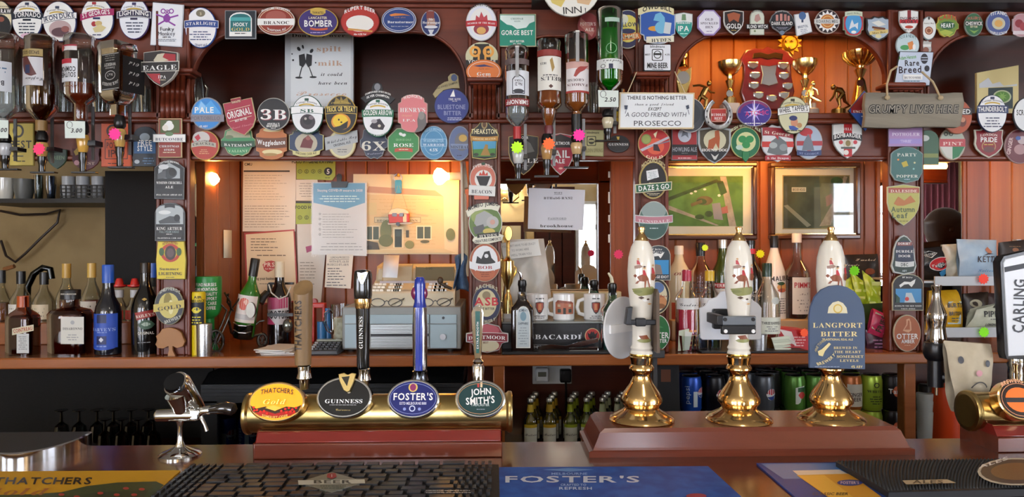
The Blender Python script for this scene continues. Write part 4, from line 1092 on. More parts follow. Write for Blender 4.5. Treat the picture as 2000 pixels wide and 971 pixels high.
c = clip('round pump clip with green jungle and grey elephants, scrolled banners',E(948,436,33,36),'#d9dcd6','#5f7a3c',GP,
     [('e',940,424,20,14,'#8fa05a'),('p',[(926,436),(930,420),(946,412),(962,420),(966,436),(950,442),(934,446)],'#a4a6a4'),('e',962,434,12,12,'#b4b4b0'),('p',[(924,444),(944,438),(948,452),(928,458)],'#5a5c5c'),('e',955,452,12,6,'#c9b45a'),('e',962,434,5,5,'#c89a8a')])
MB().slab([(909,412),(930,399),(948,396),(966,397),(977,402),(973,413),(960,409),(944,409),(928,413),(914,425)],GP - .003,.005,cm('#e2e0cc'),bev=.8).build('scroll',c)
MB().slab([(926,463),(970,454),(984,460),(980,470),(952,477),(928,476),(922,470)],GP - .003,.005,cm('#e2e0cc'),bev=.8).build('scroll',c)
ar = Art(GP - .003); ops(ar,[('t','MUMBO JUMBO',944,404,7.5,'#26282a',{'w':60,'rot':-9,'bow':5}),('b',932,974,459,8,'#1f231d',{'tilt':4}),('t','HYDES',953,459,8,'#efeadb',{'w':34,'st':'s','rot':-5}),('t','CREATURE COMFORTS',953,469,5,'#26282a',{'w':52,'rot':-7})]); ar.build(c)
clip('brown and white oval pump clip with black dog and curved ribbon',E(947,513,31,38),'#b9a58c','#a5522f',GP,
     [('e',947,510,25,30,'#e6e8ea'),('p',[(928,520),(932,500),(940,506),(946,492),(956,490),(960,504),(968,512),(960,522)],'#1c1c1e'),('e',950,500,4,4,'#e6e8ea'),('e',947,534,20,12,'#b4603a'),('b',917,977,517,14,'#e6e8ea',{'bow':-6}),('t','BOB',947,521,9,'#a02a34',{'w':28,'st':'s'}),('l',936,530,960,542,3,'#7a3418')])
clip('black oval pump clip with large red letters and cream centre',E(950,594,28,37),'#8f8a7a','#1e2244',GP,
     [('e',950,592,20,27,'#cfc39a'),('e',950,577,8,8,'#8a7a5a'),('t','ARCHERS',950,566,7,'#c9c0a4',{'w':44,'bow':8}),('t','ASB',950,589,15,'#c22430',{'w':47,'st':'b'}),('t','BEST BITTER',950,603,4.5,'#26262c',{'w':32}),('t','BREWERY',950,622,6,'#c9c0a4',{'w':36,'bow':-6})])
clip('maroon and silver lozenge pump clip with white capitals, foot of second post',fit([(0,.34),(.14,.3),(.22,.1),(.5,0),(.78,.1),(.86,.3),(1,.34),(1,.62),(.86,.68),(.78,.9),(.5,1),(.22,.9),(.14,.68),(0,.62)],910,631,993,690),'#b9bcb8','#8a2430',GQ,
     [('e',951,646,24,12,'#b4505a'),('e',951,675,24,12,'#c9bfa0'),('b',911,992,660,17,'#d9dcd8',{'bow':2}),('b',912,991,660,15,'#7d1c28',{'bow':2}),('t','DARTMOOR',951,659,10,WHT,{'w':72,'st':'s','bow':2}),('t','BEST',949,669,4,'#5a1c22',{'w':10})])
# ---- third post
c = clip('black oval pump clip with white price label and green cross banner',E(1276,352,28,37),'#b9a878','#1d1b1e',GP,
     [('o',1276,352,26,35,1,GLD),('t',"MOORHOUSE'S",1276,326,8,'#d6c894',{'w':46,'bow':12}),('p',[(1262,334),(1284,330),(1287,346),(1264,353)],'#e6e8ea'),('l',1265,335,1284,350,5,'#9aa',{'rot':-8}),('l',1262,377,1290,382,2,CRM),('l',1265,356,1288,359,1,CRM)])
MB().slab([(1240,360),(1313,354),(1312,371),(1241,378)],GP - .003,.005,cm('#d6cfae'),bev=.8).build('name_bar',c)
ar = Art(GP - .003); ops(ar,[('p',[(1242,362),(1311,356),(1310,369.5),(1243,376)],'#1f5a3c'),('t','DAZE 2 GO',1277,366,9.5,WHT,{'w':60,'rot':-5})]); ar.build(c)
clip('grey-green oval pump clip with pink waved ribbon on the third post',E(1277,431,30,38),'#c9ccc4','#4a6a62',GP,
     [('e',1277,412,24,17,'#8d9c98'),('e',1277,448,24,17,'#3a5a54'),('b',1240,1314,427,15,'#c9d2d0',{'bow':-3}),('b',1241,1313,427,12,'#b87a86',{'bow':-3}),('t','TUNSDALE',1277,429,8,'#e4d4d8',{'w':62,'st':'s','bow':-3}),('t','?',1277,410,7,'#333')][:5] + [('l',1264,444,1290,448,1,'#cdd')])
clip('dark arched pump clip with white running horse and blue picture, partly behind ceramic handle',fit(U_ARCH,1262,479,1310,548),'#b9b9ae','#333c44',GP,
     [('t','White',1282,486,6,'#e9e9e6',{'w':22,'st':'i'}),('t','Horse',1284,491,6,'#e9e9e6',{'w':22,'st':'i'}),('p',[(1270,499),(1280,494),(1290,496),(1298,492),(1294,499),(1290,505),(1286,500),(1278,501),(1272,506)],WHT),('r',1264,508,1306,536,'#3a90c8'),('p',[(1276,536),(1280,516),(1290,518),(1294,536)],'#8a7a72'),('t','VILLAGE IDIOT',1286,541,5,WHT,{'w':40})])
clip('cream oval pump clip with brown and blue picture behind first ceramic handle',E(1283,579,26,35),'#c9b98c','#d9cfae',GP,
     [('o',1283,579,24,33,4,'#33302c'),('e',1284,562,13,11,'#5a74a0'),('e',1286,590,16,14,'#c98a5a'),('t','Arbor',1290,577,8,'#8a2c24',{'w':28,'st':'i'}),('e',1290,598,9,5,'#8a5a34')])
clip('green oval pump clip with white outlined lettering, foot of the third post',E(1285,650,24,35),'#d6d9d2','#1f6a34',GP,
     [('p',[(1274,630),(1280,622),(1284,634),(1296,640),(1276,642)],'#3f8a4c'),('t','OTTER',1285,655,11,WHT,{'w':42}),('t','BITTER',1289,666,7,WHT,{'w':27})])
# ---- fourth post
clip('dark teal arched pump clip with confetti on fourth post',fit([(.1,.12),(.3,.03),(.5,0),(.7,.03),(.9,.12),(1,.2),(.98,.72),(.86,.92),(.5,1),(.14,.92),(0,.72),(.02,.2)],1739,286,1803,358),'#8fa0a0','#3a6a66',GP,
     [('t','PARTY',1771,301,9,'#d9e0d4',{'w':38,'st':'s'}),('p',[(1760,318),(1770,314),(1774,324),(1764,327)],'#b9a83a'),('e',1754,312,2,2,'#d98a4a'),('e',1786,318,2,2,'#c9d0a0'),('e',1784,330,2,2,'#8ac0b8'),('t','POPPER',1771,343,8,'#e4e8dc',{'w':42,'st':'s'}),('l',1764,349,1778,352,1,'#cde')])
clip('yellow-green shield pump clip with red heading and fallen leaves',fit(U_SHIELD,1733,360,1797,441),'#c9cdb0','#b4b05a',GP,
     [('p',[(1735,367),(1795,367),(1795,377),(1735,377)],'#a54a3a'),('t','DALESIDE',1765,372,8,'#f0e8d4',{'w':52,'st':'s'}),('p',[(1745,398),(1754,384),(1766,392),(1778,382),(1788,394),(1776,398),(1764,402),(1752,402)],'#b5713a'),('t','Autumn',1763,409,10,'#4a5a3c',{'w':46}),('t','Leaf',1757,421,10,'#4a5a3c',{'w':30}),('l',1752,430,1778,434,1,'#6a6a3a')])
clip('domed black and green pump clip with silver trim on fourth post',fit([(0,.78),(.06,.62),(.1,.35),(.2,.16),(.36,.04),(.5,0),(.64,.04),(.8,.16),(.9,.35),(.94,.62),(1,.78),(.9,.95),(.5,1),(.1,.95)],1740,459,1791,537),'#b9bfbc','#20362c',GP,
     [('p',fit(U_ARCH,1749,470,1784,520),'#1c2a44'),('r',1752,473,1781,480,'#8a4a44'),('t','DORSET',1766,476,4,WHT,{'w':24}),('t','DURDLE',1766,490,7,WHT,{'w':34,'st':'s'}),('t','DOOR',1766,499,7,WHT,{'w':24,'st':'s'}),('b',1748,1785,515,10,'#d6dad8',{'bow':-2}),('t','DBC',1766,517,6,'#20302c',{'w':14}),('t','ABV',1766,529,4,'#cdd',{'w':9})],ins=3)
clip('black arched pump clip with white horse above a red-nosed snow scene',fit(U_ARCH,1743,535,1804,607),'#b9b59a','#15181c',GP,
     [('t','White',1772,541,5,WHT,{'w':20,'st':'i'}),('p',[(1756,557),(1766,550),(1778,551),(1788,545),(1786,553),(1780,561),(1774,555),(1766,556),(1758,562)],WHT),('r',1749,564,1799,591,'#3f90c8'),('p',[(1766,591),(1769,572),(1780,572),(1788,591)],'#c4d2da'),('e',1771,584,4,4,'#c8302c'),('p',[(1749,574),(1757,582),(1757,591),(1749,591)],'#254a3a'),('t','RUDOLPH THE RED NOSED',1773,597,4.2,WHT,{'w':52,'st':'s'}),('t','WHITE HORSE',1773,602.5,3.6,WHT,{'w':28,'st':'s'})])
clip('brown oval pump clip with pale otter drawing, foot of fourth post',E(1772,651,27,36),'#c9c2a8','#a5572a',GP,
     [('p',[(1763,646),(1770,634),(1770,624),(1776,622),(1779,630),(1780,645),(1774,650)],'#d6a27c'),('p',[(1766,644),(1772,635),(1773,626),(1776,626),(1777,644)],'#a5572a'),('t','OTTER',1772,657,10,WHT,{'w':42}),('t','AMBER',1773,667,7,WHT,{'w':26}),('l',1765,673,1779,676,1,'#d9b090')])
# ---- cards standing on the shelf of the left bay
LB = YG - .012
clip('tall yellow beer card behind the left upturned bottles',Q(18,240,66,324,1),'#8a7a2a','#c2ac46',LB,
     [('o',36,256,11,13,4,'#2a2418'),('t','BEST',41,282,14,'#2a2418',{'w':42}),('l',24,294,58,300,1,'#2a2418'),('r',25,304,46,306,'#2a2418'),('l',26,312,56,318,1,'#554a20')])
clip('dark green shield pump clip low behind the second optic',fit(U_SHIELD,92,290,130,330),'#2f4a38','#1f3a2c',LB,[('t','GREEN',112,308,7,'#6f8a6a',{'w':28})])
clip('maroon and gold crest pump clip low behind the third optic',fit(U_CREST,140,285,194,334),'#5a2a30','#4a1a26',LB,
     [('p',[(144,296),(152,288),(156,300),(148,304)],'#a58a3a'),('t','CREST',167,318,8,'#b9a08a',{'w':36,'st':'s'}),('e',150,318,5,5,'#b98a92')])
clip('orange square beer card behind the square whiskey optic',Q(197,241,256,326,1),'#a03f1c','#c9501f',LB,
     [('o',221,256,13,13,4,'#2a1610'),('p',Q(205,272,250,311,1),'#4a1c10'),('p',Q(206.5,273.5,248.5,309.5,1),'#c9501f'),('t','POTTER',227,284,11,'#5a2010',{'w':37}),('t','IPA',227,300,14,'#5a2010',{'w':30}),('l',206,317,248,322,1,'#4a1c10')])
clip('dark blue arched pump clip with large white stacked lettering',fit(U_ARCH,259,247,307,325),'#2a3440','#1d2630',LB,
     [('e',283,268,10,8,'#9aa8b4'),('p',[(262,276),(304,276),(304,300),(262,300)],'#2a5a8a'),('t','FREE',283,279,10,WHT,{'w':27}),('t','STYLE',283,290,10,WHT,{'w':29}),('e',268,316,5,4,'#b9c2c8'),('l',278,307,302,322,3,'#5a7a9a')])

# ================================================================== bottles
CLEAR = glass('#f2f6f4',.03,.7)
def zpy(z,Y,px=1000):
    """pixel row at which height z is seen at depth Y"""
    lo,hi = -400.,1500.
    for _ in range(40):
        m = (lo + hi) / 2
        if P(px,m,Y).z > z:
            lo = m
        else:
            hi = m
    return (lo + hi) / 2
def bottle(label,cx,prof,Y,gm,cap=None,liq=None,art=(),rad=None,sq=2.0,dr=1.0,rot=0.0,name='spirit_bottle',cat='bottle',group=None,base=ZT,stand=True,seg=28,extra=()):
    """prof: (radius, y) from the mouth down, in pixels; the last y is moved to the surface it stands on"""
    prof = [tuple(q) for q in prof]
    if stand:
        yb = zpy(base,Y,cx)
        y_last,y_top = prof[-1][1],prof[0][1]
        k = (yb - y_top) / (y_last - y_top)
        fx = lambda y:y_top + (y - y_top) * k
        prof = [(r,fx(y)) for r,y in prof]
    else:
        fx = lambda y:y
    e = thing(name,label,cat,P(cx,max(q[1] for q in prof),Y),group)
    MB().lathe(cx,prof,Y,gm,seg,sq,dr,rot).build('bottle_body',e)
    if liq:
        ya,yb_,lm = liq
        ya,yb_ = fx(ya),fx(yb_)
        lo,hi = min(ya,yb_),max(ya,yb_)
        pts = sorted(prof,key=lambda q:q[1])
        def rr(y):
            for (r0,y0),(r1,y1) in zip(pts,pts[1:]):
                if y0 <= y <= y1:
                    return r0 + (r1 - r0) * (y - y0) / max(y1 - y0,1e-6)
            return pts[-1][0]
        lp = [(rr(lo) * .9,lo)] + [(r * .9,y) for r,y in pts if lo < y < hi] + [(rr(hi) * .9,hi)]
        MB().lathe(cx,lp,Y,lm,seg,sq,dr,rot).build('liquid',e)
    for nm,cp,m in (cap or ()):
        MB().lathe(cx,[(r,fx(y)) for r,y in cp],Y,m,20).build(nm,e)
    for nm,cp,m in extra:
        MB().lathe(cx,[(r,fx(y)) for r,y in cp],Y,m,seg,sq,dr,rot).build(nm,e)
    if art:
        R_ = rad or max(q[0] for q in prof)
        a = Art(Y,wrap=(cx,R_ + .35,dr) if sq == 2.0 else None,lift=.0006)
        if sq != 2.0:
            a.Y = Y - R_ * S(cx,Y) * dr - .0004
        ops(a,art)
        a.build(e)
    return e
L = {'part':'label'}
def star_tag(px,py,Y,c,txt,label,r=13):
    e = thing('price_star',label,'price tag',P(px,py + r,Y),'neon price stars around the bar')
    MB().slab(star(px,py,r,11,.74),Y,.0006,mat(c,.6,emit=.12)).build('card',e,flat=True)
    a = Art(Y)
    if txt:
        a.text(txt,px,py,r * .5,'#2a2a2a',w=r,st='n',rot=-8)
        a.build(e)
    return e
def price_card(px0,py0,px1,py1,Y,txt,label):
    e = thing('price_card',label,'price tag',P((px0 + px1) / 2,py1,Y))
    MB().slab([(px0,py0),(px1,py0 + 1),(px1,py1),(px0 + 1,py1)],Y,.0008,cm('#d9e4dc')).build('card',e,flat=True)
    a = Art(Y)
    a.ring(px0 + 10,py0 + 8,6,7,1,'#444',60,400)
    a.text(txt,(px0 + px1) / 2 + 4,(py0 + py1) / 2 + 2,8,'#15151a',st='b',sh=.2)
    a.build(e)
def optic(px,y0,y1,Y,label,tint='#c9c9c4',bracket=None):
    """spirit measure under an upturned bottle: clamp, clear chamber, black nozzle, lever and its bracket"""
    e = thing('spirit_optic',label,'optic',P(px,y1,Y),'spirit measures under the upturned bottles')
    h = y1 - y0
    MB().lathe(px,[(8,y0),(11,y0 + h * .1),(11,y0 + h * .2),(7,y0 + h * .26)],Y,BLACK,20).build('collar',e)
    MB().lathe(px,[(10,y0 + h * .26),(12,y0 + h * .34),(9,y0 + h * .56),(7,y0 + h * .6)],Y,mat(tint,.15,coat=.5),20).build('chamber',e)
    MB().lathe(px,[(8,y0 + h * .6),(8,y0 + h * .72),(6,y0 + h * .8),(6,y0 + h * .97),(3,y1)],Y,mat('#111113',.12),20).build('nozzle',e)
    MB().pbox(px - 24,y1 - 3,px + 24,y1,Y - .012,Y + .006,BLACK).build('lever',e,bev=.001)
    bx = bracket or px + 14
    q = MB().pbox(bx - 3,y0 - 30,bx + 3,y0 + h * .75,Y + .03,Y + .034,mat('#77797c',.45,.8))
    q.pbox(px - 3,y0 + h * .36,bx + 5,y0 + h * .46,Y - .004,Y + .034,BLACK)
    q.build('bracket',e)
    return e
YO = 1.985
def inv(top,y_sh,r,y_neck,rn,y_end):
    return [(r * .8,top),(r * .97,top + 4),(r,top + 10),(r * .97,top + 18),(r,top + 26),(r,y_sh),(r * .93,y_sh + (y_neck - y_sh) * .35),(r * .5,y_sh + (y_neck - y_sh) * .85),(rn,y_neck),(rn,y_end)]
def flip(lst):
    return lst
UP = {'rot':180}
# ---- left bay, upturned on optics
bottle('upturned clear rum bottle with white label at the left edge',5,inv(68,205,30,232,10,262),YO,CLEAR,liq=(150,255,liquid('#e8eef0',.75)),stand=False,group='upturned bottles on optics',
       art=[('r',-20,103,14,122,'#c4ccd4',0,L),('r',-20,126,32,184,'#c9ccd2',0,L),('t','BACARDI',4,168,9,'#2a2a33',{'w':40,**UP}),('l',0,136,28,150,2,'#4a6a8a')])
bottle('upturned dark rum bottle with white and gold label',81,inv(72,205,30,236,10,258),YO,glass('#c9a878',.03),liq=(108,256,liquid('#3a1c0e',.25)),stand=False,group='upturned bottles on optics',
       art=[('r',53,103,99,117,'#a58f5a',0,L),('t','SPICED GOLD',76,110,6,'#33261a',{'w':36,**UP}),('r',53,119,99,173,'#c9c8cc',0,L),('p',[(60,120),(72,116),(84,140),(90,152),(80,156),(66,150),(60,134)],'#5a2c2a',{'part':'emblem'}),('r',68,134,78,150,'#2a3558'),('t','Captain',84,163,9,'#26262c',{'w':30,'st':'c',**UP})],
       extra=[('neck_label',[(10.6,236),(10.6,256)],mat('#8a6a3a',.4))])
bottle('upturned clear bottle with white label and amber liqueur low inside',157,inv(70,186,30,206,13,238),YO,CLEAR,liq=(165,236,liquid('#6a2410',.3)),stand=False,group='upturned bottles on optics',
       art=[('r',129,95,167,106,'#d9d4d4',0,L),('r',129,95,167,98,'#a5283a'),('e',137,101,6,6,'#a5504a'),('r',129,122,168,166,'#d6d8dc',0,L),('r',129,122,158,131,'#b0283a'),('t','SOUTHERN',146,153,9,'#1c1c22',{'w':38,**UP}),('t','COMFORT',146,142,9,'#1c1c22',{'w':38,**UP}),('l',136,172,166,176,1,'#8a5a44')])
jd = bottle('upturned square whiskey bottle with black label',230,[(14,83),(26,86),(28,96),(26.5,104),(26.5,180),(25,190),(17,202),(11,206),(11,226)],YO,glass('#d8c4b0',.03),liq=(104,224,liquid('#2a130a',.2)),stand=False,group='upturned bottles on optics',sq=9,rot=R(-24),seg=40)
k_ = S(230,YO)
cc = P(230,140,YO)
def face_label(parent,ang,d,wd,py0,py1,draw):
    """print on one side of a square bottle: built facing the front, then turned about the bottle's axis"""
    a = Art(YO)
    a.Y = YO - d
    draw(a)
    m = Matrix.Translation((cc.x,YO,0)) @ Matrix.Rotation(ang,4,'Z') @ Matrix.Translation((-cc.x,-YO,0))
    for nm,mb in a.parts.items():
        mb.v = [tuple(m @ Vector(q)) for q in mb.v]
        mb.build(nm if isinstance(nm,str) else nm[0],parent,flat=True)
def jd_front(a):
    a.rect(205,105,255,176,'#141416',part='label')
    for y in (106.5,174.5):
        a.rect(207,y - .6,253,y + .6,'#b9b9b4')
    a.text('JACK DANIELS',230,163,9,'#dcdcd8',w=44,st='s',rot=180,bow=4)
    a.ring(230,148,14,9,1.2,'#c9c9c4')
    a.text('No.7',230,148,7,'#dcdcd8',w=16,st='i',rot=180)
    a.text('Tennessee',230,135,6,'#c9c9c4',w=26,st='i',rot=180)
    a.text('WHISKEY',230,127,6,'#c9c9c4',w=32,rot=180)
    a.lines(208,108,252,121,3,'#8d8d88')
def jd_side(a):
    a.rect(205,105,255,176,'#121214',part='label')
    for y in (120,140,160):
        a.text('Old',230,y,11,'#d6d6d2',w=24,st='c',rot=180)
face_label(jd,R(-24),26.8 * k_,60,105,176,jd_front)
face_label(jd,R(66),26.8 * k_,60,105,176,jd_side)
for i,(px,y0,y1,tint) in enumerate(((10,262,332,'#b9bcc0'),(82,258,338,'#c9a05a'),(162,238,338,'#d0a048'),(234,226,328,'#c9a25a'))):
    optic(px,y0,y1,YO,'black spirit optic under the %s upturned bottle of the left bay' % ('first','second','third','fourth')[i],tint,px + 19)
price_card(126,236,166,270,YO - .05,'3.00','white handwritten price card under the third upturned bottle')
price_card(-18,234,16,270,YO - .05,'2.00','white handwritten price card at the left edge')
star_tag(76,291,YO - .035,'#f0306a','','pink price star on the second optic from the left')
star_tag(224,262,YO - .035,'#f02a90','','magenta price star under the square whiskey bottle')
# ---- middle bay, upturned on optics
bottle('upturned clear vodka bottle with white crest label and red strip',1010,[(19,92),(23,96),(24,103),(22.5,108),(22.5,120),(24,124),(24,222),(22,232),(12,243),(7,247),(7,272)],YO,CLEAR,liq=(200,270,liquid('#dfe6ea',.8)),stand=False,group='upturned bottles on optics',
       art=[('r',987.5,120,1032.5,131,'#6a5a58',0,L),('r',989.5,143,1032,190,'#e2e6ec',0,L),('p',[(1000,188),(1000,160),(1005,154),(1012,151),(1019,154),(1024,160),(1024,188)],'#3a3a44'),('p',[(1001.5,186),(1001.5,161),(1006,156),(1012,153),(1018,156),(1022.5,161),(1022.5,186)],'#e2e6ec'),('t','No.21',1012,170,6,'#2a2a33',{'w':13,**UP}),('t','VODKA',1012,163,4,'#2a2a33',{'w':15,**UP}),('e',1012,183,11,4,'#33333c'),('r',988,197,1032,211,'#8a2a2c',0,L),('t','SMIRNOFF',1010,204,8,WHT,{'w':40,**UP})],
       extra=[('neck_sleeve',[(7.8,248),(7.8,272)],mat('#b02a2c',.4))])
bottle('upturned whisky bottle with cream label and bell-shaped neck',1072,[(19,78),(23,81),(24.5,88),(23,95),(23.5,104),(24,110),(24,190),(25,196),(25,205),(21,210),(16,214),(15,222),(13,232),(9,244),(7,248),(7,262)],YO,CLEAR,liq=(104,260,liquid('#a8561a',.45)),stand=False,group='upturned bottles on optics',
       art=[('r',1049,103,1095,115,'#8a2f2a',0,L),('r',1050,116,1094,181,'#e6e4da',0,L),('p',[(1074,116),(1080,122),(1081,138),(1077,148),(1073,140),(1072,124)],'#a5864a'),('t',"BELL'S",1075,161,11,'#1c1c22',{'w':38,'st':'s',**UP}),('e',1074,174,4,4,'#5a3a34'),('l',1054,150,1092,155,1,'#555'),('t','1825',1060,130,4,'#666',UP)],
       extra=[('neck_sleeve',[(8,246),(9,254),(8,262)],mat('#6a2a30',.4))])
bottle('upturned whisky bottle with red bird label',1126,[(19,66),(23.5,70),(24,76),(24,202),(22,208),(14,215),(10,219),(9.5,226),(9.5,262)],YO,CLEAR,liq=(120,260,liquid('#b0622a',.45)),stand=False,group='upturned bottles on optics',
       art=[('r',1105,126,1148,184,'#e4dede',0,L),('r',1105,126,1148,139,'#cfa49a'),('p',[(1118,154),(1121,144),(1128,136),(1140,135),(1147,132),(1138,143),(1130,147),(1122,156)],'#a03a34',{'part':'emblem'}),('t','FAMOUS',1126,172,7,'#5a2a2c',{'w':38,'st':'s',**UP}),('t','GROUSE',1122,163,7,'#4a3a3c',{'w':30,'st':'s',**UP}),('r',1105,182,1148,186,'#a5352c')],
       extra=[('neck_label',[(10.2,224),(10.2,258)],BLACK)])
bottle('upturned bright green gin bottle with white label',1190,[(22,18),(25,21),(26,26),(26,158),(23,166),(14,174),(9,178),(9,196)],YO,glass('#4fd06a',.03),liq=(60,194,liquid('#17a234',.4)),stand=False,group='upturned bottles on optics',
       art=[('r',1178,42,1206,50,'#a9c4b4',0,L),('r',1165,121,1215,140,'#e0e6e2',0,L),('t',"Gordon's",1193,128,9,'#1c2a22',{'w':36,'st':'c',**UP}),('r',1185,131,1193,140,'#26304a'),('o',1175,135,4,4,1,'#333'),('o',1190,101,10,10,1,'#7fd08a')])
for i,(px,y0,y1,tint) in enumerate(((1012,272,352,'#c9cccc'),(1068,262,345,'#b58a54'),(1126,262,328,'#c9a878'),(1187,214,276,'#c9bfa0'))):
    optic(px,y0,y1,YO,'black spirit optic under the %s bottle' % ('clear vodka','cream-labelled whisky','red bird whisky','green gin')[i],tint)
price_card(1168,176,1208,209,YO - .03,'2.50','white handwritten price card on the green gin bottle')
star_tag(1010,288,YO - .035,'#b8f01c','','lime price star on the vodka optic')
star_tag(1072,281,YO - .035,'#ff6a2a','','orange price star on the cream-labelled whisky optic')
star_tag(1131,264,YO - .035,'#f72a9a','','magenta price star on the red bird whisky optic')
# chrome straps that hold the upturned bottles
for px,py,nm in ((1128,62,'red bird whisky'),(1010,92,'clear vodka')):
    e = MB().pbox(px - 3.4,py,px + 3.4,py + 58,YO - .041,YO - .039,mat('#8f9194',.4,.8)).pbox(px - 4,py - 3,px + 4,py,YO - .041,YO + .06,STEEL)
    tag(e.build('bottle_strap',None,loc=P(px,py,YO)),'steel strap over the upturned %s bottle' % nm,'bracket')
# tumblers on the upper shelf
zs = ZY(219,YG - .02)
for i,px in enumerate((40,98,128,196,228,272,288,985,1062,1160,1205)):
    Yt = 2.2 + .04 * (i % 3)
    yb = zpy(zs,Yt,px)
    e = MB().lathe(px,[(16,yb - 62 - 8 * (i % 2)),(14,yb - 30),(12,yb - 3),(11,yb),(.1,yb),(10.5,yb - 4),(12.5,yb - 30),(15,yb - 61 - 8 * (i % 2))],Yt,glass('#e8eeee',.05,1.4),20,cap=False)
    e = e.build('tumbler',None,loc=P(px,yb,Yt))
    tag(e,'clear glass tumbler on the upper shelf, %s from left in the %s bay' % (('first','second','third','fourth','fifth','sixth','seventh')[i if i < 7 else i - 7],'left' if px < 400 else 'middle'),'glass','tumblers on the upper shelf')

# ================================================================== left bay of the counter
AMB = liquid('#3a1208',.25)
bottle('small square orange liqueur bottle with copper cap, left on the counter',45,[(10,579),(10,600),(11,604),(20,612),(25,618),(26,625),(26,694)],2.12,glass('#b06a30',.04,.4),cap=[('cap',[(10.5,578),(10.5,600)],mat('#b4501c',.3))],liq=(618,693,liquid('#4a1c0a',.2)),sq=6,dr=.8,
       art=[('p',[(24,642),(66,634),(66,646),(24,655)],'#cfc4a4',{'part':'label'}),('t','COINTREAU',45,644,7,'#a02c1c',{'w':38,'rot':-10}),('r',33,652,57,690,'#c9c9c6',0,L),('l',36,656,54,684,7,'#888')])
bottle('broad square amaretto bottle with cream label and black stopper',138,[(13,583),(13,596),(16,600),(32,605),(37,612),(37,620),(36,690)],2.12,glass('#c98a60',.04,.4),cap=[('cap',[(17,566),(18,568),(18,584),(13,585)],mat('#1c1d1f',.35))],liq=(606,689,liquid('#3a0f08',.25)),sq=5,dr=.75,
       art=[('r',119,619,164,672,'#d6d3c8',0,L),('t','DISARONNO',142,641,7,'#2a2622',{'w':38,'st':'s'}),('l',128,652,156,666,3,'#999'),('e',142,630,4,4,'#aaa'),('t','DISARONNO',134,574,4,'#e0dcd0',{'w':30,'st':'s'})])
bottle('deep blue-black sherry bottle with royal blue label and cap',211,[(10,520),(10,560),(13,580),(22,598),(24,610),(24,692),(22,694)],2.11,mat('#12131c',.12,coat=.6),cap=[('cap',[(10,517),(10.8,519),(10.8,553)],mat('#2a5ab8',.35))],
       art=[('r',188,611,234,677,'#2a50b4',0,L),('e',211,676,22.5,5,'#2a50b4'),('r',202,613,220,629,'#142050'),('t','HARVEYS',211,640,9,'#a9bce8',{'w':42,'st':'s'}),('l',198,645,226,649,1,'#8fa4d8'),('r',202,654,220,670,'#12205a'),('e',211,661,4,5,'#d9dcea'),('l',196,671,226,676,1,'#8fa4d8')],extra=[])
bottle('black irish cream bottle with red banner beside the first post',284,[(9,514),(9,550),(12,564),(22,584),(26,604),(26.5,640),(25,694)],2.13,mat('#0d0c0d',.15,coat=.6),cap=[('cap',[(9,513),(9.6,515),(9.6,534)],mat('#2a2018',.35))],
       art=[('p',[(276,609),(309,603),(309,616),(278,624)],'#9a2a24',{'part':'label'}),('t','BAILEYS',293,613,8,'#efe6d4',{'w':29,'st':'s','rot':-10}),('e',296,632,12,9,'#3f5a48'),('e',296,631,7,4,'#a8b8a8'),('t','ORIGINAL',295,648,5,'#d9d4c8',{'w':24}),('l',278,664,308,668,1,'#888'),('e',294,583,4,3,'#b9923a')])
# ledge behind them with more bottles, then the kitchen
lg = MB().box(X0,P(303,485,2.34).x,2.33,2.49,ZT,ZY(626,2.33),COUNTER)
ledge = tag(lg.build('bottle_ledge',None,loc=P(150,690,2.33),bev=.003),'low wooden ledge behind the liqueur bottles, carrying a second row','shelf')
ZL = ZY(626,2.33)
def back_bottle(px,top,capc,liqc,lab,label,r=19,red=False):
    yb = zpy(ZL,2.41,px)
    k = (yb - top) / 118
    e = bottle(label,px,[(7,top),(7,top + 36 * k),(9,top + 44 * k),(r - 3,top + 62 * k),(r,top + 72 * k),(r,yb)],2.41,CLEAR,cap=[('cap',[(8,top),(8,top + 30 * k)],mat(capc,.3))],liq=(top + 76 * k,yb - 1,liquid(liqc,.4)) if liqc else None,base=ZL,group='second row of bottles on the ledge')
    if lab:
        a = Art(2.41,wrap=(px,r + .4),lift=.0006)
        a.rect(px - r * .8,top + 78 * k,px + r * .8,yb - 4 * k,lab,part='label')
        a.lines(px - r * .6,top + 84 * k,px + r * .6,yb - 8 * k,3,'#665')
        a.build(e)
    return e
back_bottle(130,515,'#c9a04a','#6a2010',None,'gold-capped bottle standing behind the broad amaretto bottle')
back_bottle(179,514,'#d0aa52','#7a2412','#d9d2c4','gold-capped bottle behind, between amaretto and blue sherry bottles')
back_bottle(41,530,'#1a1a1a',None,'#e0ddd4','black-capped clear bottle behind the small orange liqueur bottle',20)
back_bottle(86,532,'#161616',None,'#d9c9a8','black-capped clear bottle with cream label on the ledge',20)
back_bottle(2,528,'#2a2a2a','#8a4a1c',None,'clear bottle on the ledge cut by the left edge',19)
back_bottle(299,514,'#2a5ab8',None,None,'blue-capped bottle standing behind the black irish cream',15)
for px,nm in ((233,'nearer the blue sherry bottle'),(263,'nearer the black irish cream')):
    e = back_bottle(px,566,'#c9ccd0',None,'#b0392c','tequila bottle with red sombrero cap, %s' % nm,16)
    MB().lathe(px,[(.1,543),(5,544),(7,550),(8,556),(13,556),(13,559),(7,562)],2.41,mat('#d02a20',.35),20).build('sombrero',e)
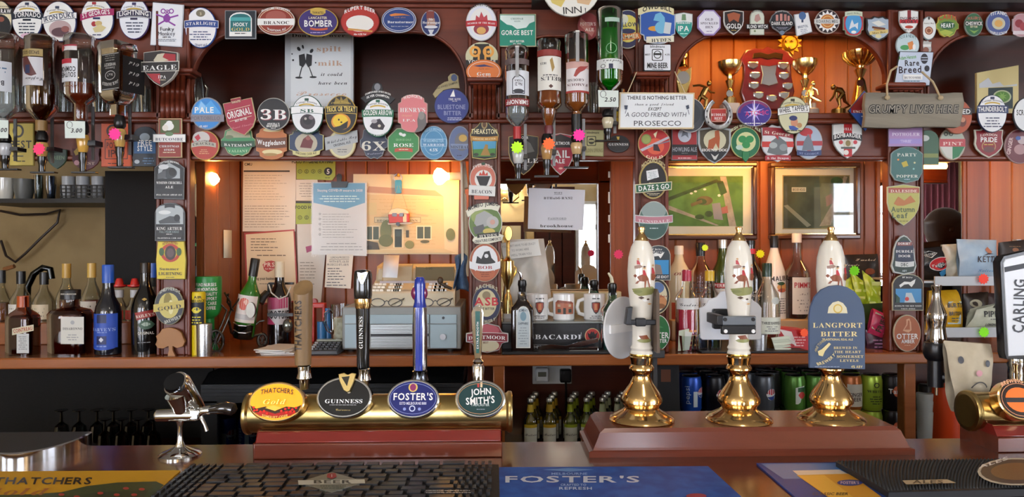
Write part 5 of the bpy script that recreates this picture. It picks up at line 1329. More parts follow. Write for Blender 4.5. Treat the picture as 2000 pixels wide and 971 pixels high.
# kitchen beyond
ks = MB().pbox(-60,388,300,396,2.78,3.09,mat('#1a1512',.5))
tag(ks.build('kitchen_shelf',None,loc=P(100,396,2.78)),'dark shelf on the kitchen wall holding cups and a basket','shelf')
def on_kshelf(px,r,top,m,label,cat,name,prof=None):
    yb = zpy(ZY(388,2.78),2.86,px)
    e = MB().lathe(px,[(r,top),(r * .98,(top + yb) / 2),(r * .75,yb - 2),(r * .6,yb),(.1,yb),(r * .6,yb - 4),(r * .88,(top + yb) / 2),(r * .92,top)],2.86,m,24,cap=False)
    return tag(e.build(name,None,loc=P(px,yb,2.86)),label,cat)
on_kshelf(10,17,348,CERAMIC,'white china cup on the kitchen shelf','cup','cup')
on_kshelf(47,18,350,mat('#6a6a64',.4),'grey pot on the kitchen shelf','pot','pot')
on_kshelf(76,9,342,glass('#b9c4c4',.1),'thin glass jar on the kitchen shelf','jar','jar')
on_kshelf(100,9,344,glass('#a8b8d0',.1),'jar with blue tint beside the black basket','jar','jar')
bk = thing('basket','black plastic mesh basket on the kitchen shelf','basket',P(158,388,2.86))
for j in range(9):
    MB().pbox(117 + j * 10,361,120 + j * 10,388,2.8,2.803,BLACK).build('slat',bk)
for y in (361,368,375,382,386):
    MB().pbox(117,y,201,y + 2,2.8,2.8035,BLACK).build('rail',bk)
MB().pbox(117,361,201,388,2.9,2.905,BLACK).build('back',bk)
for px in (134,162,192):
    on_kshelf(px,12,345,mat('#c9ccd0',.3),'white cup standing in the black basket, %s' % {134:'left one',162:'middle one',192:'right one'}[px],'cup','cup')
bp = MB().pbox(205,334,306,560,2.47,2.49,mat('#070708',.8))
tag(bp.build('black_board',None,loc=P(250,545,2.47)),'plain black board beside the kitchen hatch','board')
cb = MB().ptube([(0,412,3.07),(40,420,3.07),(90,418,3.07),(117,410,3.07),(112,435,3.06),(80,465,3.05),(50,495,3.05),(30,512,3.05),(12,500,3.06),(2,470,3.07)],.005,mat('#2a1a12',.5))
tag(cb.build('cable',None,loc=P(60,500,3.07)),'dark cable looping on the cream kitchen wall','cable')
fa = thing('kitchen_tap','dark kitchen tap with curved spout behind the bottles','tap',P(60,600,2.7))
MB().ptube([(52,600,2.7),(54,560,2.7),(66,535,2.7),(84,523,2.7),(98,526,2.7),(101,545,2.7)],.012,mat('#3a3c3c',.2,1.0),10).build('spout',fa)
MB().ptube([(8,526,2.7),(28,520,2.7)],.008,mat('#8a5a34',.4),8).build('handle',fa)
MB().lathe(52,[(10,590),(14,640)],2.7,STEEL,16).build('base',fa)

# ================================================================== bay with the till
PW = 2.484
def sheet(label,pts,Y,c,lst,name='notice',cat='notice',t=.0012,sub=None):
    n = len(pts)
    e = thing(name,label,cat,P(sum(p[0] for p in pts) / n,max(p[1] for p in pts),Y))
    MB().slab(pts,Y,t,cm(c)).build('paper',e,flat=True)
    a = Art(Y)
    ops(a,lst)
    a.build(e)
    return e
PAPER = '#e9e0cc'
sheet('tall white printed letter pinned under the gantry, above red-bordered certificate',[(475,300),(578,302),(577,452),(474,452)],PW,PAPER,
      [('t','CMU',485,321,5,'#333',{'w':15}),('r',476,333,566,336,'#333'),('l',478,340,565,392,10,'#bdb4a0',{'left':True,'th':.22}),('l',478,400,570,446,9,'#a39a88',{'left':True,'th':.22})])
sheet('cream certificate with red border and music licence logo',[(477,455),(575,448),(583,590),(482,597)],PW - .003,'#b5453e',
      [('p',[(480,458),(573,451),(580,587),(485,594)],'#ecd9b4',{'part':'face'}),('l',490,464,545,492,5,'#6a5a48',{'left':True,'th':.25}),('l',492,496,568,502,1,'#8a7a60'),('p',[(513,517),(518,511),(530,509),(538,511),(540,518),(534,527),(524,532),(516,527)],'#c24a44'),('t','PRS',526,517,8,'#f4e4d4',{'w':21}),('t','for Music',527,525,3,'#f4e4d4',{'w':18}),('t','Bring your business to',520,544,5,'#4a4034',{'w':52,'st':'b'}),('l',500,553,560,556,1,'#8a7a60')])
sheet('green food hygiene rating card showing five',[(579,308),(655,308),(655,344),(649,352),(579,350)],PW - .001,'#a8b83c',
      [('t','FOOD HYGIENE RATING',610,316,6,'#23260e',{'w':80}),('e',641,335,8,8,'#1c1e14'),('t','5',641,335,9,WHT,{'st':'b'})] + [q for i,x in enumerate((586,599,612,625)) for q in (('o',x,335,4,4,.8,'#3a401a'),('t',str(i + 1),x,335,4,'#3a401a'))] + [('l',632,346,648,349,1,'#3a401a')])
sheet('cream sheet below the hygiene rating card',[(578,351),(620,351),(624,392),(578,392)],PW,PAPER,[('l',582,356,616,386,6,'#9a9484',{'th':.22})])
sheet('second green food hygiene card, half behind the clipboard',[(578,393),(640,392),(640,436),(578,438)],PW - .001,'#a8b83c',
      [('r',578,393,640,397,'#2a2c1c'),('t','FOOD HYGIENE',606,405,6,'#23260e',{'w':58}),('o',586,425,4,4,.8,'#3a401a'),('t','1',586,425,4,'#3a401a'),('o',599,425,4,4,.8,'#3a401a'),('t','2',599,425,4,'#3a401a'),('o',612,425,4,4,.8,'#3a401a')])
sheet('white sheet with small print hanging beside the certificate',[(580,438),(640,437),(634,512),(626,600),(584,600)],PW,'#ddd8cc',
      [('p',[(597,482),(610,479),(609,490),(599,494)],'#a83a6a'),('l',586,510,618,570,10,'#8a8678',{'left':True,'th':.22})])
cl = sheet('plastic-sleeved white notice with a blue arrow heading and bulldog clip',[(609,356),(716,357),(716,500),(609,497)],PW - .02,'#e4e4e0',
      [('p',[(612,358),(713,358),(713,396),(674,409),(612,396)],'#5aa6cc'),('t','Staying COVID-19 secure in 2020',664,372,4.5,WHT,{'w':88}),('l',622,381,704,396,3,'#dff'),('l',630,416,705,466,10,'#a8a8a4',{'left':True,'th':.22})] + [('o',625,418 + 10 * i,2,2,.7,'#555') for i in range(5)] + [('l',622,473,712,491,3,'#999',{'th':.2})])
MB().pbox(607,354,718,501,PW - .0225,PW - .0222,glass('#ffffff',.15,.4)).build('sleeve',cl)
q = MB().slab([(647,355),(679,355),(676,366),(648,366)],PW - .03,.02,BLACK)
q.build('clip_jaw',cl,bev=.001)
MB().slab([(658,356),(657,343),(661,339),(666,340),(668,345),(666,356)],PW - .028,.003,mat('#3a3632',.3,1.0)).build('clip_lever',cl)
sheet('handwritten price list hanging below the sleeved notice',[(638,496),(690,497),(685,564),(634,561)],PW - .021,'#e6e0d0',
      [('t','LUNCH & PROSECCO',664,503,4,'#444',{'w':36,'st':'n'}),('r',643,507,682,507.6,'#444'),('t','WITH BTL £6.50',662,511,4,'#444',{'w':38,'st':'n'}),('t','PROSECCO BTL £18.95',660,517,4,'#444',{'w':42,'st':'n'}),('l',640,522,674,548,5,'#555',{'left':True,'th':.3}),('l',638,549,682,560,2,'#555',{'left':True,'th':.3})])
# pub drawing
pd = sheet('large cream print of a stone pub front with windows and door',[(690,340),(897,341),(895,497),(688,496)],PW - .004,'#e8d8b0',
      [('p',[(716,376),(720,364),(850,372),(866,384)],'#c49a7c'),('p',[(716,380),(866,384),(868,486),(716,486)],'#dcc592'),('l',720,386,862,480,14,'#cdb07a',{'th':.14}),
       ('r',731,424,822,435,'#8a8468'),('r',732,425,821,434,'#cfc8a4'),('t','BROOK HOUSE INN',776,430,6,'#6a6448',{'w':80,'st':'s'}),('r',768,444,788,484,'#efe2b8'),('r',771,448,785,483,'#2c3a34'),('r',773,451,783,462,'#3f524a'),('r',793,450,799,464,'#4a4a3c'),
       ('r',813,441,843,468,'#efe6c4'),('r',815,443,827,466,'#4a5a4c'),('r',829,443,841,466,'#4a5a4c'),('r',716,441,742,470,'#efe6c4'),('r',717,443,727,468,'#4a5a4c'),('r',729,443,740,468,'#4a5a4c'),('e',830,472,9,3,'#5a5a3a'),
       ('r',716,396,736,420,'#d6c690'),('r',812,396,838,420,'#d6c690'),('r',766,396,784,414,'#d6c690'),('e',754,452,11,22,'#7d8450'),('e',754,470,14,12,'#6a7344'),('e',800,478,9,8,'#83864c'),('e',880,458,9,12,'#6f7a4a'),('p',[(716,470),(738,474),(742,488),(716,490)],'#4a4638'),('e',722,484,5,5,'#333028'),('p',[(716,488),(868,486),(890,494),(716,494)],'#d9c898')])
e = thing('keyring','split ring with blue fob pinned at the top of the pub print','keyring',P(777,376,PW))
MB().tube([P(777 + 8 * math.cos(t * .314),347 + 7 * math.sin(t * .314),PW - .012) for t in range(20)],.0016,STEEL,6,closed=True).build('ring',e)
MB().slab(Q(772,352,784,377,3),PW - .016,.008,mat('#2a8fb4',.3)).build('fob',e,bev=.001)
MB().blob(P(778,342,PW - .01),.006,.006,.006,mat('#e0a02c',.3)).build('pin',e)
e = thing('caravan_ornament','red and cream toy caravan hanging on string before the pub print','ornament',P(778,440,PW))
MB().slab([(759,416),(764,409),(776,406),(790,408),(798,414),(799,424),(759,425)],PW - .03,.012,mat('#e6d8b8',.4),bev=.8).build('roof',e)
MB().slab([(758,419),(799,417),(799,434),(760,436)],PW - .032,.016,mat('#b8382a',.4),bev=.8).build('body',e)
for x in (766,780):
    MB().slab(Q(x,416,x + 9,423,1),PW - .0335,.002,mat('#4a3a34',.2)).build('window',e)
MB().slab(Q(787,418,794,434,1),PW - .0335,.002,mat('#dcd0b0',.4)).build('door',e)
MB().slab([(757,435),(801,434),(809,436),(801,438),(758,439)],PW - .03,.01,mat('#b9b4a8',.4)).build('chassis',e)
MB().turn(P(778,438,PW - .024),[(.007,-.01),(.007,.002)],BLACK,16,'Y').build('wheel',e)
for x in (764,796):
    MB().ptube([(x,410,PW - .026),(778,356,PW - .014)],.0006,mat('#b9a888',.6),5).build('string',e)
# small papers and bulbs on the side boards
e = MB().add([P(433,449,2.33) + Vector((0,0,0)),P(451,450,2.40),P(449,504,2.40),P(435,504,2.33)],[(0,1,2,3)],cm('#e6dcc4'))
e.v = [(xa + .0085,q[1],q[2]) for q in e.v]
tag(e.build('paper_strip',None,loc=P(442,504,2.36),solid=.0008),'torn paper strip stuck on the boards beside the lamp','paper')
GLOW = mat('#ffb45a',.4,emit=80.0)
def bulb(label,base,tip,en):
    b0,b1 = P(*base),P(*tip)
    d = (b1 - b0)
    e = thing('light_bulb',label,'lamp',b0)
    MB().tube([b0,b0 + d * .45],.013,mat('#e2d6c0',.4),14).build('socket',e)
    MB().tube([b0 + d * -.04,b0],.024,mat('#d6c8ae',.4),14).build('ceiling_rose',e)
    pts = [b0 + d * t for t in (.45,.55,.7,.85,.95,1.0)]
    MB().tube(pts,[.009,.014,.026,.028,.018,.002],GLOW,14).build('bulb',e)
bulb('lit bulb in a white holder on the boarded side by the first post',(399,318,2.27),(413,360,2.24),2.6)
bulb('lit bulb in a white holder at the end of the pub print',(902,344,2.36),(846,345,2.34),2.8)
# things seen through the gap beside the first post
e = thing('tap_handle','chrome and black tap handle glimpsed in the gap beside first post','tap',P(386,690,2.3))
MB().lathe(388,[(8,360),(8,420),(5,425),(5,520)],2.3,CHROME,16).build('column',e)
MB().lathe(381,[(6,330),(6,540)],2.33,BLACK,12).build('grip',e)
MB().slab(star(385,478,6,6,.6),2.26,.004,mat('#1fae4a',.4)).build('green_knob',e)
yb_ = zpy(ZT,2.3,388)
MB().lathe(388,[(10,520),(11,yb_)],2.3,BLACK,14).build('base',e)
# ---- charity boxes, tumbler
e = bottle('green charity collecting beaker with white slogan and narrow waist',405,[(26,540),(27,545),(26,604),(22,612),(13,620),(13,640),(18,668),(21,682)],2.17,mat('#1f8a3c',.35),name='collecting_box',cat='collecting box',
       art=[('t',t,406,555 + 9 * i,6,WHT,{'w':w_}) for i,(t,w_) in enumerate((('WE FUND NURSES',44),('WE CLIMB MOUNTAINS',46),('WE FIGHT INEQUALITY',46),('WE GIVE OUT SUPPORT',45),('WE SUPPORT CARE',44),('WE MAKE COFFEE',42)))])
e = bottle('yellow and black air ambulance collecting tin',388,[(12,570),(13,573),(13,692)],2.1,mat('#e2c81c',.35),name='collecting_tin',cat='collecting box',rad=13,
       art=[('r',375.5,590,400.5,634,'#16202a',0,L),('t','AIR',391,580,5,'#23240e',{'w':14}),('t','AMBULANCE',389,587,5,'#23240e',{'w':24}),('e',388,605,9,6,'#d8c83a'),('e',390,603,5,3,'#2a4a3a'),('l',379,616,398,632,3,'#e6d83a')])
e = bottle('brushed steel tumbler at the front of the counter',399,[(14,632),(14.5,634),(14,694)],2.075,STEEL,name='steel_tumbler',cat='tumbler')
# ---- motorbike bottle holder
hb = thing('motorbike_bottle_holder','wire motorbike bottle holder with chain wheels on the counter','bottle holder',P(460,690,2.2))
BLKM = mat('#5a5854',.25,1.0)
Yw = 2.16
for cx_,cy_,r_,Yq in ((421,668,21,2.15),(512,652,12,2.27)):
    c = P(cx_,cy_,Yq)
    c.z = ZT + r_ * S(cx_,Yq)
    rr_ = r_ * S(cx_,Yq)
    MB().tube([c + Vector((rr_ * .6 * math.cos(t * .262),rr_ * .8 * math.cos(t * .262) * .35,rr_ * math.sin(t * .262))) for t in range(24)],.005,BLKM,8,closed=True).build('wheel',hb)
    for k in range(6):
        an = k * math.pi / 6
        v = Vector((rr_ * .6 * math.cos(an),rr_ * .28 * math.cos(an),rr_ * math.sin(an)))
        MB().tube([c - v,c + v],.0012,BLKM,5).build('spoke',hb)
for dx in (-4,4):
    MB().ptube([(421 + dx,668,2.15),(440 + dx,626,2.17),(447 + dx,606,2.18),(438 + dx * 3,590,2.17),(430 + dx * 2.2,572,2.15)],.003,BLKM,7).build('fork',hb)
MB().ptube([(446,612,2.18),(470,580,2.2),(482,566,2.21),(494,580,2.22),(500,600,2.23)],.0025,BLKM,7).build('frame_tube',hb)
MB().ptube([(446,622,2.18),(452,650,2.2),(470,662,2.22),(492,658,2.25),(512,652,2.27)],.004,BLKM,7).build('frame_tube',hb)
MB().ptube([(484,664,2.23),(492,640,2.24),(506,628,2.26),(516,626,2.27)],.003,BLKM,7).build('seat_stay',hb)
for y in (632,646):
    MB().ptube([(456,y - 2,2.165),(466,y + 4,2.15),(480,y + 5,2.155),(490,y + 2,2.18)],.0016,STEEL,6).build('bottle_cradle',hb)
MB().slab(E(489,606,9,15,18),2.18,.012,mat('#6a665e',.3,1.0)).build('tank',hb)
MB().ptube([(446,574,2.16),(444,590,2.17),(456,608,2.18)],.003,BLKM,7).build('handlebar',hb)
# leaning wine bottle
wb_ = thing('wine_bottle','green wine bottle leaning in the motorbike holder','bottle',P(476,660,2.22))
pr = [(7.5,505),(8,508),(7.5,530),(8,548),(13,560),(19,572),(20,585),(20,655),(18,660)]
mb = MB().lathe(476,pr,2.22,mat('#2a6a1c',.08,coat=.7),26)
mats_b = [('bottle_body',mb),('capsule',MB().lathe(476,[(8,503),(9,505),(8.6,538)],2.22,mat('#15140f',.35),20)),('lower_glass',MB().lathe(476,[(20.3,632),(20.3,656),(18,661)],2.22,mat('#0b0b0a',.1),26))]
aw = Art(2.22,wrap=(476,20.4),lift=.0006)
ops(aw,[('r',457,575,495,628,'#e0d4cc',0,L),('e',474,592,11,12,'#d0543c'),('e',478,588,5,6,'#f0c4b0'),('r',457,612,495,622,'#b9b4b0')])
mats_b += list(aw.parts.items())
pv = P(476,650,2.22)
M_ = Matrix.Translation(pv) @ Matrix.Rotation(R(9),4,'Y') @ Matrix.Translation(-pv)
for nm,mb in mats_b:
    mb.v = [tuple(M_ @ Vector(q)) for q in mb.v]
    mb.build(nm if isinstance(nm,str) else nm[0],wb_)
# second holder with upright bottle
e = bottle('dark wine bottle with magenta label and cream cap',546,[(9,514),(9,546),(11,556),(20,570),(22,582),(22,664)],2.3,mat('#120d0d',.1,coat=.7),cap=[('cap',[(9,511),(9.6,513),(9.6,540)],mat('#e0d4b8',.4))],name='wine_bottle',
       art=[('r',526,580,566,632,'#c4c0c0',0,L),('p',[(527,580),(565,580),(565,600),(527,604)],'#a8325c'),('p',[(527,612),(545,632),(527,632)],'#a8325c'),('t','HOOTSIE',547,613,15,'#1c1a1c',{'w':40})])
e = thing('figure_bottle_holder','black metal figure bottle holder with arm around the dark wine bottle','bottle holder',P(540,690,2.3))
MB().ptube([(522,572,2.26),(514,580,2.25),(508,592,2.24)],.012,mat('#1a1917',.3),10).build('arm',e)
MB().ptube([(525,556,2.25),(530,572,2.235),(545,584,2.23),(560,578,2.235),(568,560,2.25)],.002,mat('#d0ccc0',.3),6).build('neck_band',e)
MB().pbox(524,552,572,556,2.33,2.345,mat('#1a1917',.4)).build('shoulder',e)
MB().pbox(522,554,530,zpy(ZT,2.33,526),2.33,2.345,mat('#1a1917',.4)).build('body',e)
MB().pbox(522,612,572,618,2.255,2.259,mat('#1a1917',.4)).build('belt',e)
MB().blob(P(562,636,2.24),.016,.016,.022,mat('#7d8078',.2,.8)).build('helmet',e)
zc_ = ZT
pp = thing('paper_pile','pile of loose white papers behind the wooden tap handle','paper',P(545,684,2.12))
rn = random.Random(5)
c = P(545,684,2.13)
for i in range(9):
    q = MB().box(-.045,.045,-.065,.065,0,.0012,cm('#ecebe6'))
    M_ = Matrix.Translation((c.x + rn.uniform(-.006,.006),2.14 + rn.uniform(-.004,.004),ZT + .0005 + i * .0017)) @ Matrix.Rotation(R(rn.uniform(-14,14)),4,'Z')
    q.v = [tuple(M_ @ Vector(p_)) for p_ in q.v]
    q.build('sheet',pp,flat=True)
ca = thing('calculator','grey desk calculator with black keys in front of the till','calculator',P(635,690,2.13))
x0_,x1_ = P(608,690,2.12).x,P(666,690,2.12).x
MB().add([(x0_,2.07,ZT + .001),(x1_,2.07,ZT + .001),(x1_,2.19,ZT + .001),(x0_,2.19,ZT + .001),(x0_,2.07,ZT + .012),(x1_,2.07,ZT + .012),(x1_,2.19,ZT + .032),(x0_,2.19,ZT + .032)],
         [(0,1,2,3),(4,5,6,7),(0,1,5,4),(1,2,6,5),(2,3,7,6),(3,0,4,7)],mat('#4a4c50',.4)).build('case',ca,bev=.002)
for i in range(6):
    for j in range(4):
        x = x0_ + .006 + i * (x1_ - x0_ - .008) / 6
        y = 2.08 + j * .019
        z = ZT + .012 + (y - 2.07) * .167
        MB().box(x,x + .010,y,y + .013,z,z + .005,mat('#202226',.4) if i else mat('#8a8c90',.4)).build('key',ca)
MB().box(x0_ + .006,x1_ - .006,2.16,2.184,ZT + .028,ZT + .033,mat('#9aa090',.2)).build('display',ca)
# red stand, blue holder, mug of napkins
e = thing('paper_spike','red plastic paper spike frame behind the calculator','stand',P(620,690,2.36))
yb_ = zpy(ZT,2.36,620)
for x in (609,629):
    MB().pbox(x,596,x + 5,yb_,2.35,2.38,mat('#c02c1c',.35)).build('upright',e,bev=.002)
MB().pbox(609,592,634,602,2.35,2.38,mat('#c02c1c',.35)).build('crossbar',e,bev=.003)
MB().turn(P(613,590,2.37),[(.012,-.01),(.012,.01)],mat('#8a1a14',.35),16,'Y').build('knob',e)
e = thing('pen_pot','blue plastic pen pot beside the glass mug','pot',P(630,690,2.3))
MB().lathe(629,[(9,628),(9,zpy(ZT,2.3,629)),(.1,zpy(ZT,2.3,629))],2.3,mat('#2a6aa0',.35),18).build('pot',e,solid=.001)
MB().lathe(641,[(6,602),(6,628),(8,628),(8,zpy(ZT,2.31,641))],2.31,mat('#2a6aa0',.35),18).build('pen_holder',e)
e = thing('glass_mug','dimpled glass beer mug stuffed with napkins beside the till','mug',P(660,690,2.24))
yb_ = zpy(ZT,2.24,660)
MB().lathe(664,[(19,594),(18,640),(17,yb_),(.1,yb_)],2.24,glass('#e8efee',.04,1.5),20,cap=False).build('mug_body',e)
MB().ptube([(646,606,2.23),(636,612,2.22),(634,630,2.22),(640,644,2.22),(648,650,2.23)],.005,glass('#d8e4e4',.04,2.0),8).build('mug_handle',e)
MB().lathe(664,[(13,620),(15,640),(14,yb_ - 3)],2.24,speck('#c9b898','#e8dcc4',60,.8),9).build('napkin',e,flat=True)
# ---- till
till = thing('cash_register','cream cash register with slanted keyboard and display','till',P(800,600,2.3))
TC = mat('#d6cdb4',.45)
TCd = mat('#c2b89c',.45)
def hull(secs,m):
    """side section swept between two x positions: list of (y, z) points"""
    def f(xa_,xb_):
        n = len(secs)
        vv = [(xa_,y,z) for y,z in secs] + [(xb_,y,z) for y,z in secs]
        return MB().add(vv,[tuple(range(n)),tuple(range(2 * n - 1,n - 1,-1))] + [(k,(k + 1) % n,n + (k + 1) % n,n + k) for k in range(n)],m)
    return f
zd = ZY(603,2.14)
xa_,xb_ = P(722,600,2.16).x,P(889,600,2.16).x
hull([(2.15,zd),(2.15,zd + .022),(2.17,zd + .05),(2.28,zd + .078),(2.30,zd + .118),(2.42,zd + .13),(2.44,zd)],TC)(xa_,xb_).build('case',till,bev=.006)
xm = P(806,600,2.2).x
hull([(2.27,zd + .07),(2.285,zd + .125),(2.30,zd + .128),(2.30,zd + .07)],TCd)(xa_ + .02,xm - .01).build('printer_cover',till,bev=.004)
hull([(2.275,zd + .078),(2.288,zd + .122),(2.30,zd + .122),(2.30,zd + .078)],mat('#6f6a54',.2))(xm,xb_ - .01).build('display',till,bev=.002)
a = Art(2.284); a.text('0.00',838,524,5,'#2a3a1c',st='n'); a.build(till)
MB().pbox(742,549,856,553,2.19,2.2,mat('#a89a98',.4)).build('trim_strip',till)
for gi,(gx,n,wdt) in enumerate(((722,3,6),(752,3,6),(764,2,6),(800,3,6),(830,4,7),(842,3,7))):
    for i in range(n):
        for j in range(3):
            px = gx + 6 + i * (wdt + 2)
            y = 2.175 + j * .03
            z = zd + .05 + (y - 2.17) * .26
            x = P(px,570,2.2).x
            MB().box(x,x + .011,y,y + .022,z - .002,z + .006,mat('#efe8d6',.4) if gi < 4 else WHITE).build('key',till)
rc = MB().add([P(750,498,2.26),P(780,499,2.26),P(776,543,2.2),P(747,542,2.2)],[(0,1,2,3)],cm('#e6e6ea'))
e = rc.build('receipt',None,loc=P(764,543,2.22),solid=.0006)
tag(e,'curling white till receipt sticking up from the printer','receipt')
dw = thing('cash_box','pale blue metal cash drawer under the till with grille and lock','drawer',P(785,690,2.2))
DB = mat('#9fb4bc',.4)
DG = mat('#8c8f8c',.45)
yb_ = zpy(ZT,2.12,785) - 6
MB().pbox(668,600,901,yb_,2.12,2.47,DG).build('case',dw,bev=.004)
MB().pbox(673,615,720,632,2.115,2.125,DB).build('panel',dw,bev=.001)
MB().pbox(840,615,892,632,2.115,2.125,DB).build('panel',dw,bev=.001)
MB().pbox(722,615,838,632,2.113,2.125,DB).build('panel',dw,bev=.001)
MB().pbox(673,634,720,yb_ - 2,2.115,2.125,DB).build('panel',dw,bev=.001)
MB().pbox(840,634,892,yb_ - 2,2.115,2.125,DB).build('panel',dw,bev=.001)
for y in list(range(635,651,3)) + list(range(658,678,3)):
    MB().pbox(724,y,837,y + 1.6,2.113,2.12,mat('#b9bfc0',.3,.6)).build('slat',dw)
MB().pbox(724,651,837,657,2.116,2.122,BLACK).build('slot',dw)
MB().turn(P(865,658,2.113),[(.009,-.004),(.009,.004)],STEEL,18,'Y').build('lock',dw)
MB().turn(P(866,621,2.113),[(.004,-.004),(.004,.004)],BLACK,12,'Y').build('lock',dw)
for px in (685,880):
    for yy in (2.15,2.4):
        q = P(px,690,yy)
        MB().turn((q.x,yy,ZT),[(.01,0),(.01,.013)],RUBBER,14).build('foot',dw)
# spectacles
for px,nm in ((755,'folded dark spectacles on the left of the cash drawer top'),(850,'second pair of spectacles on the right of the cash drawer top')):
    g = thing('spectacles',nm,'glasses',P(px,600,2.135))
    zt = ZY(600,2.12) + .006
    for d in (-17,17):
        c = P(px + d,598,2.135)
        MB().tube([(c.x + .02 * math.cos(t * .4),2.133,zt + .008 + .012 * math.sin(t * .4)) for t in range(16)],.0014,mat('#20201e',.3),6,closed=True).build('rim',g)
    MB().tube([(P(px - 4,598,2.13).x,2.133,zt + .01),(P(px,598,2.13).x,2.133,zt + .014),(P(px + 4,598,2.13).x,2.133,zt + .01)],.0014,mat('#20201e',.3),6).build('bridge',g)
    MB().tube([(P(px + 30,598,2.13).x,2.135,zt + .012),(P(px + 34,590,2.13).x,2.14,zt + .02),(P(px + 8,598,2.13).x,2.142,zt)],.0013,mat('#20201e',.3),6).build('temple',g)
e = thing('key_fob','little brown key fob lying on the till keyboard','keys',P(868,562,2.2))
MB().blob(P(860,548,2.18),.009,.006,.012,mat('#4a3a2a',.4)).build('head',e)
MB().ptube([(862,554,2.18),(872,560,2.18),(882,564,2.175)],.005,mat('#3a3026',.4),7).build('tail',e)
# cloth and sheets beside the second post
e = MB()
for i in range(9):
    t = i / 8
    pass
g = [[None] * 7 for _ in range(9)]
for i in range(9):
    for j in range(7):
        u,v = j / 6,i / 8
        px = 888 + u * 24 + 4 * math.sin(v * 5 + u * 3)
        py = 502 + v * 70 - 8 * math.sin(u * 3.1)
        g[i][j] = P(px,py,2.22 - .02 * math.sin(u * 9 + v * 2) - .015 * math.sin(v * 3.1))
vv = [q for r_ in g for q in r_]
e.add(vv,[(i * 7 + j,i * 7 + j + 1,i * 7 + j + 8,i * 7 + j + 7) for i in range(8) for j in range(6)],speck('#3f5878','#5a7694',30,.9))
tag(e.build('bar_cloth',None,loc=P(900,570,2.22),solid=.003,sub=1),'crumpled blue bar cloth hanging beside the second post','cloth')
e = thing('paper_sheaf','sheaf of cream papers standing on edge beside the second post','paper',P(907,690,2.3))
for i in range(4):
    MB().slab([(899 + i * 3,318 + 30 * i),(903 + i * 3,318 + 30 * i),(906 + i * 3,540),(901 + i * 3,540)],2.2 + .03 * i,.08,cm(('#e6dcc4','#d9cdb2','#efe6d2','#d2c6aa')[i])).build('sheet',e)
MB().slab([(897,310),(908,312),(914,366),(905,368)],2.25,.05,cm('#ddd2ba'),bev=1).build('holder',e)

# ================================================================== mirror bay
def panel(label,pts,Y,c,lst,name,cat,t=.006,bev=.8):
    n = len(pts)
    e = thing(name,label,cat,P(sum(p[0] for p in pts) / n,max(p[1] for p in pts),Y))
    MB().slab(pts,Y,t,cm(c),bev=bev).build('board',e)
    a = Art(Y)
    ops(a,lst)
    a.build(e)
    return e
panel('white wifi and password notice hanging before the mirror',[(1033,367),(1143,371),(1139,450),(1031,447)],2.3,'#e4e6ee',
      [('t','WIFI',1090,376,5,'#555b66',{'w':16,'st':'s'}),('r',1082,379.5,1098,380,'#555b66'),('t','BTHub6-RX92',1090,386,6.5,'#23262c',{'w':56,'st':'s'}),('t','PASSWORD',1088,426,5,'#777c88',{'w':36,'st':'s'}),('r',1070,429.5,1106,430,'#777c88'),('t','brookhouse',1087,440,8,'#15171c',{'w':64,'st':'s'})],'notice','notice',t=.002,bev=0)
panel('small white joke sign about being crazy to work here',[(977,475),(1051,467),(1058,499),(984,508)],2.26,'#e6e4dc',
      [('t',"YOU DON'T HAVE TO BE CRAZY",1013,479,4.2,'#8a8a86',{'w':66,'rot':-6,'st':'n'}),('t',"TO WORK HERE",1016,488,4.2,'#8a8a86',{'w':34,'rot':-6,'st':'n'}),('t',"WE'LL TRAIN YOU",1018,497,4.2,'#8a8a86',{'w':40,'rot':-6,'st':'n'})],'notice','notice',t=.003)
# tall cup trophy
def trophy(label,cx,Y,prof,m,base_prof,base_m,zb,name='trophy_cup',handles=None,seg=26,group='trophies'):
    e = thing(name,label,'trophy',P(cx,prof[-1][1],Y),group)
    MB().lathe(cx,prof,Y,m,seg).build('cup',e)
    if base_prof:
        yb = zpy(zb,Y,cx)
        bp = base_prof + [(base_prof[-1][0],yb)]
        MB().lathe(cx,bp,Y,base_m,24,8,1).build('plinth',e)
    for sgn in (-1,1):
        if handles:
            y0,y1,r0,r1 = handles
            MB().ptube([(cx + sgn * r0,y0,Y),(cx + sgn * r1,y0 + (y1 - y0) * .15,Y),(cx + sgn * r1,y0 + (y1 - y0) * .5,Y),(cx + sgn * r0 * .7,y1,Y)],.003,m,7).build('handle',e)
    return e
BZ = ZY(629,2.12)      # top of the raised bar rail
trophy('tall gold cup trophy with white base beside second post, before mirror',992,2.24,[(2,462),(4,466),(3,500),(6,506),(12,510),(13,522),(13,534),(9,552),(4,562),(4,572),(7,578),(9,590),(10,612)],GOLDM,[(11,612)],mat('#d9d8d4',.3),BZ,handles=(520,545,12,16))
e = MB().slab(E(993,456,8,15,20),2.22,.006,GOLDM,bev=1)
tag(e.build('medal_disc',None,loc=P(993,470,2.22)),'oval gold medallion above the tall cup trophy','trophy')
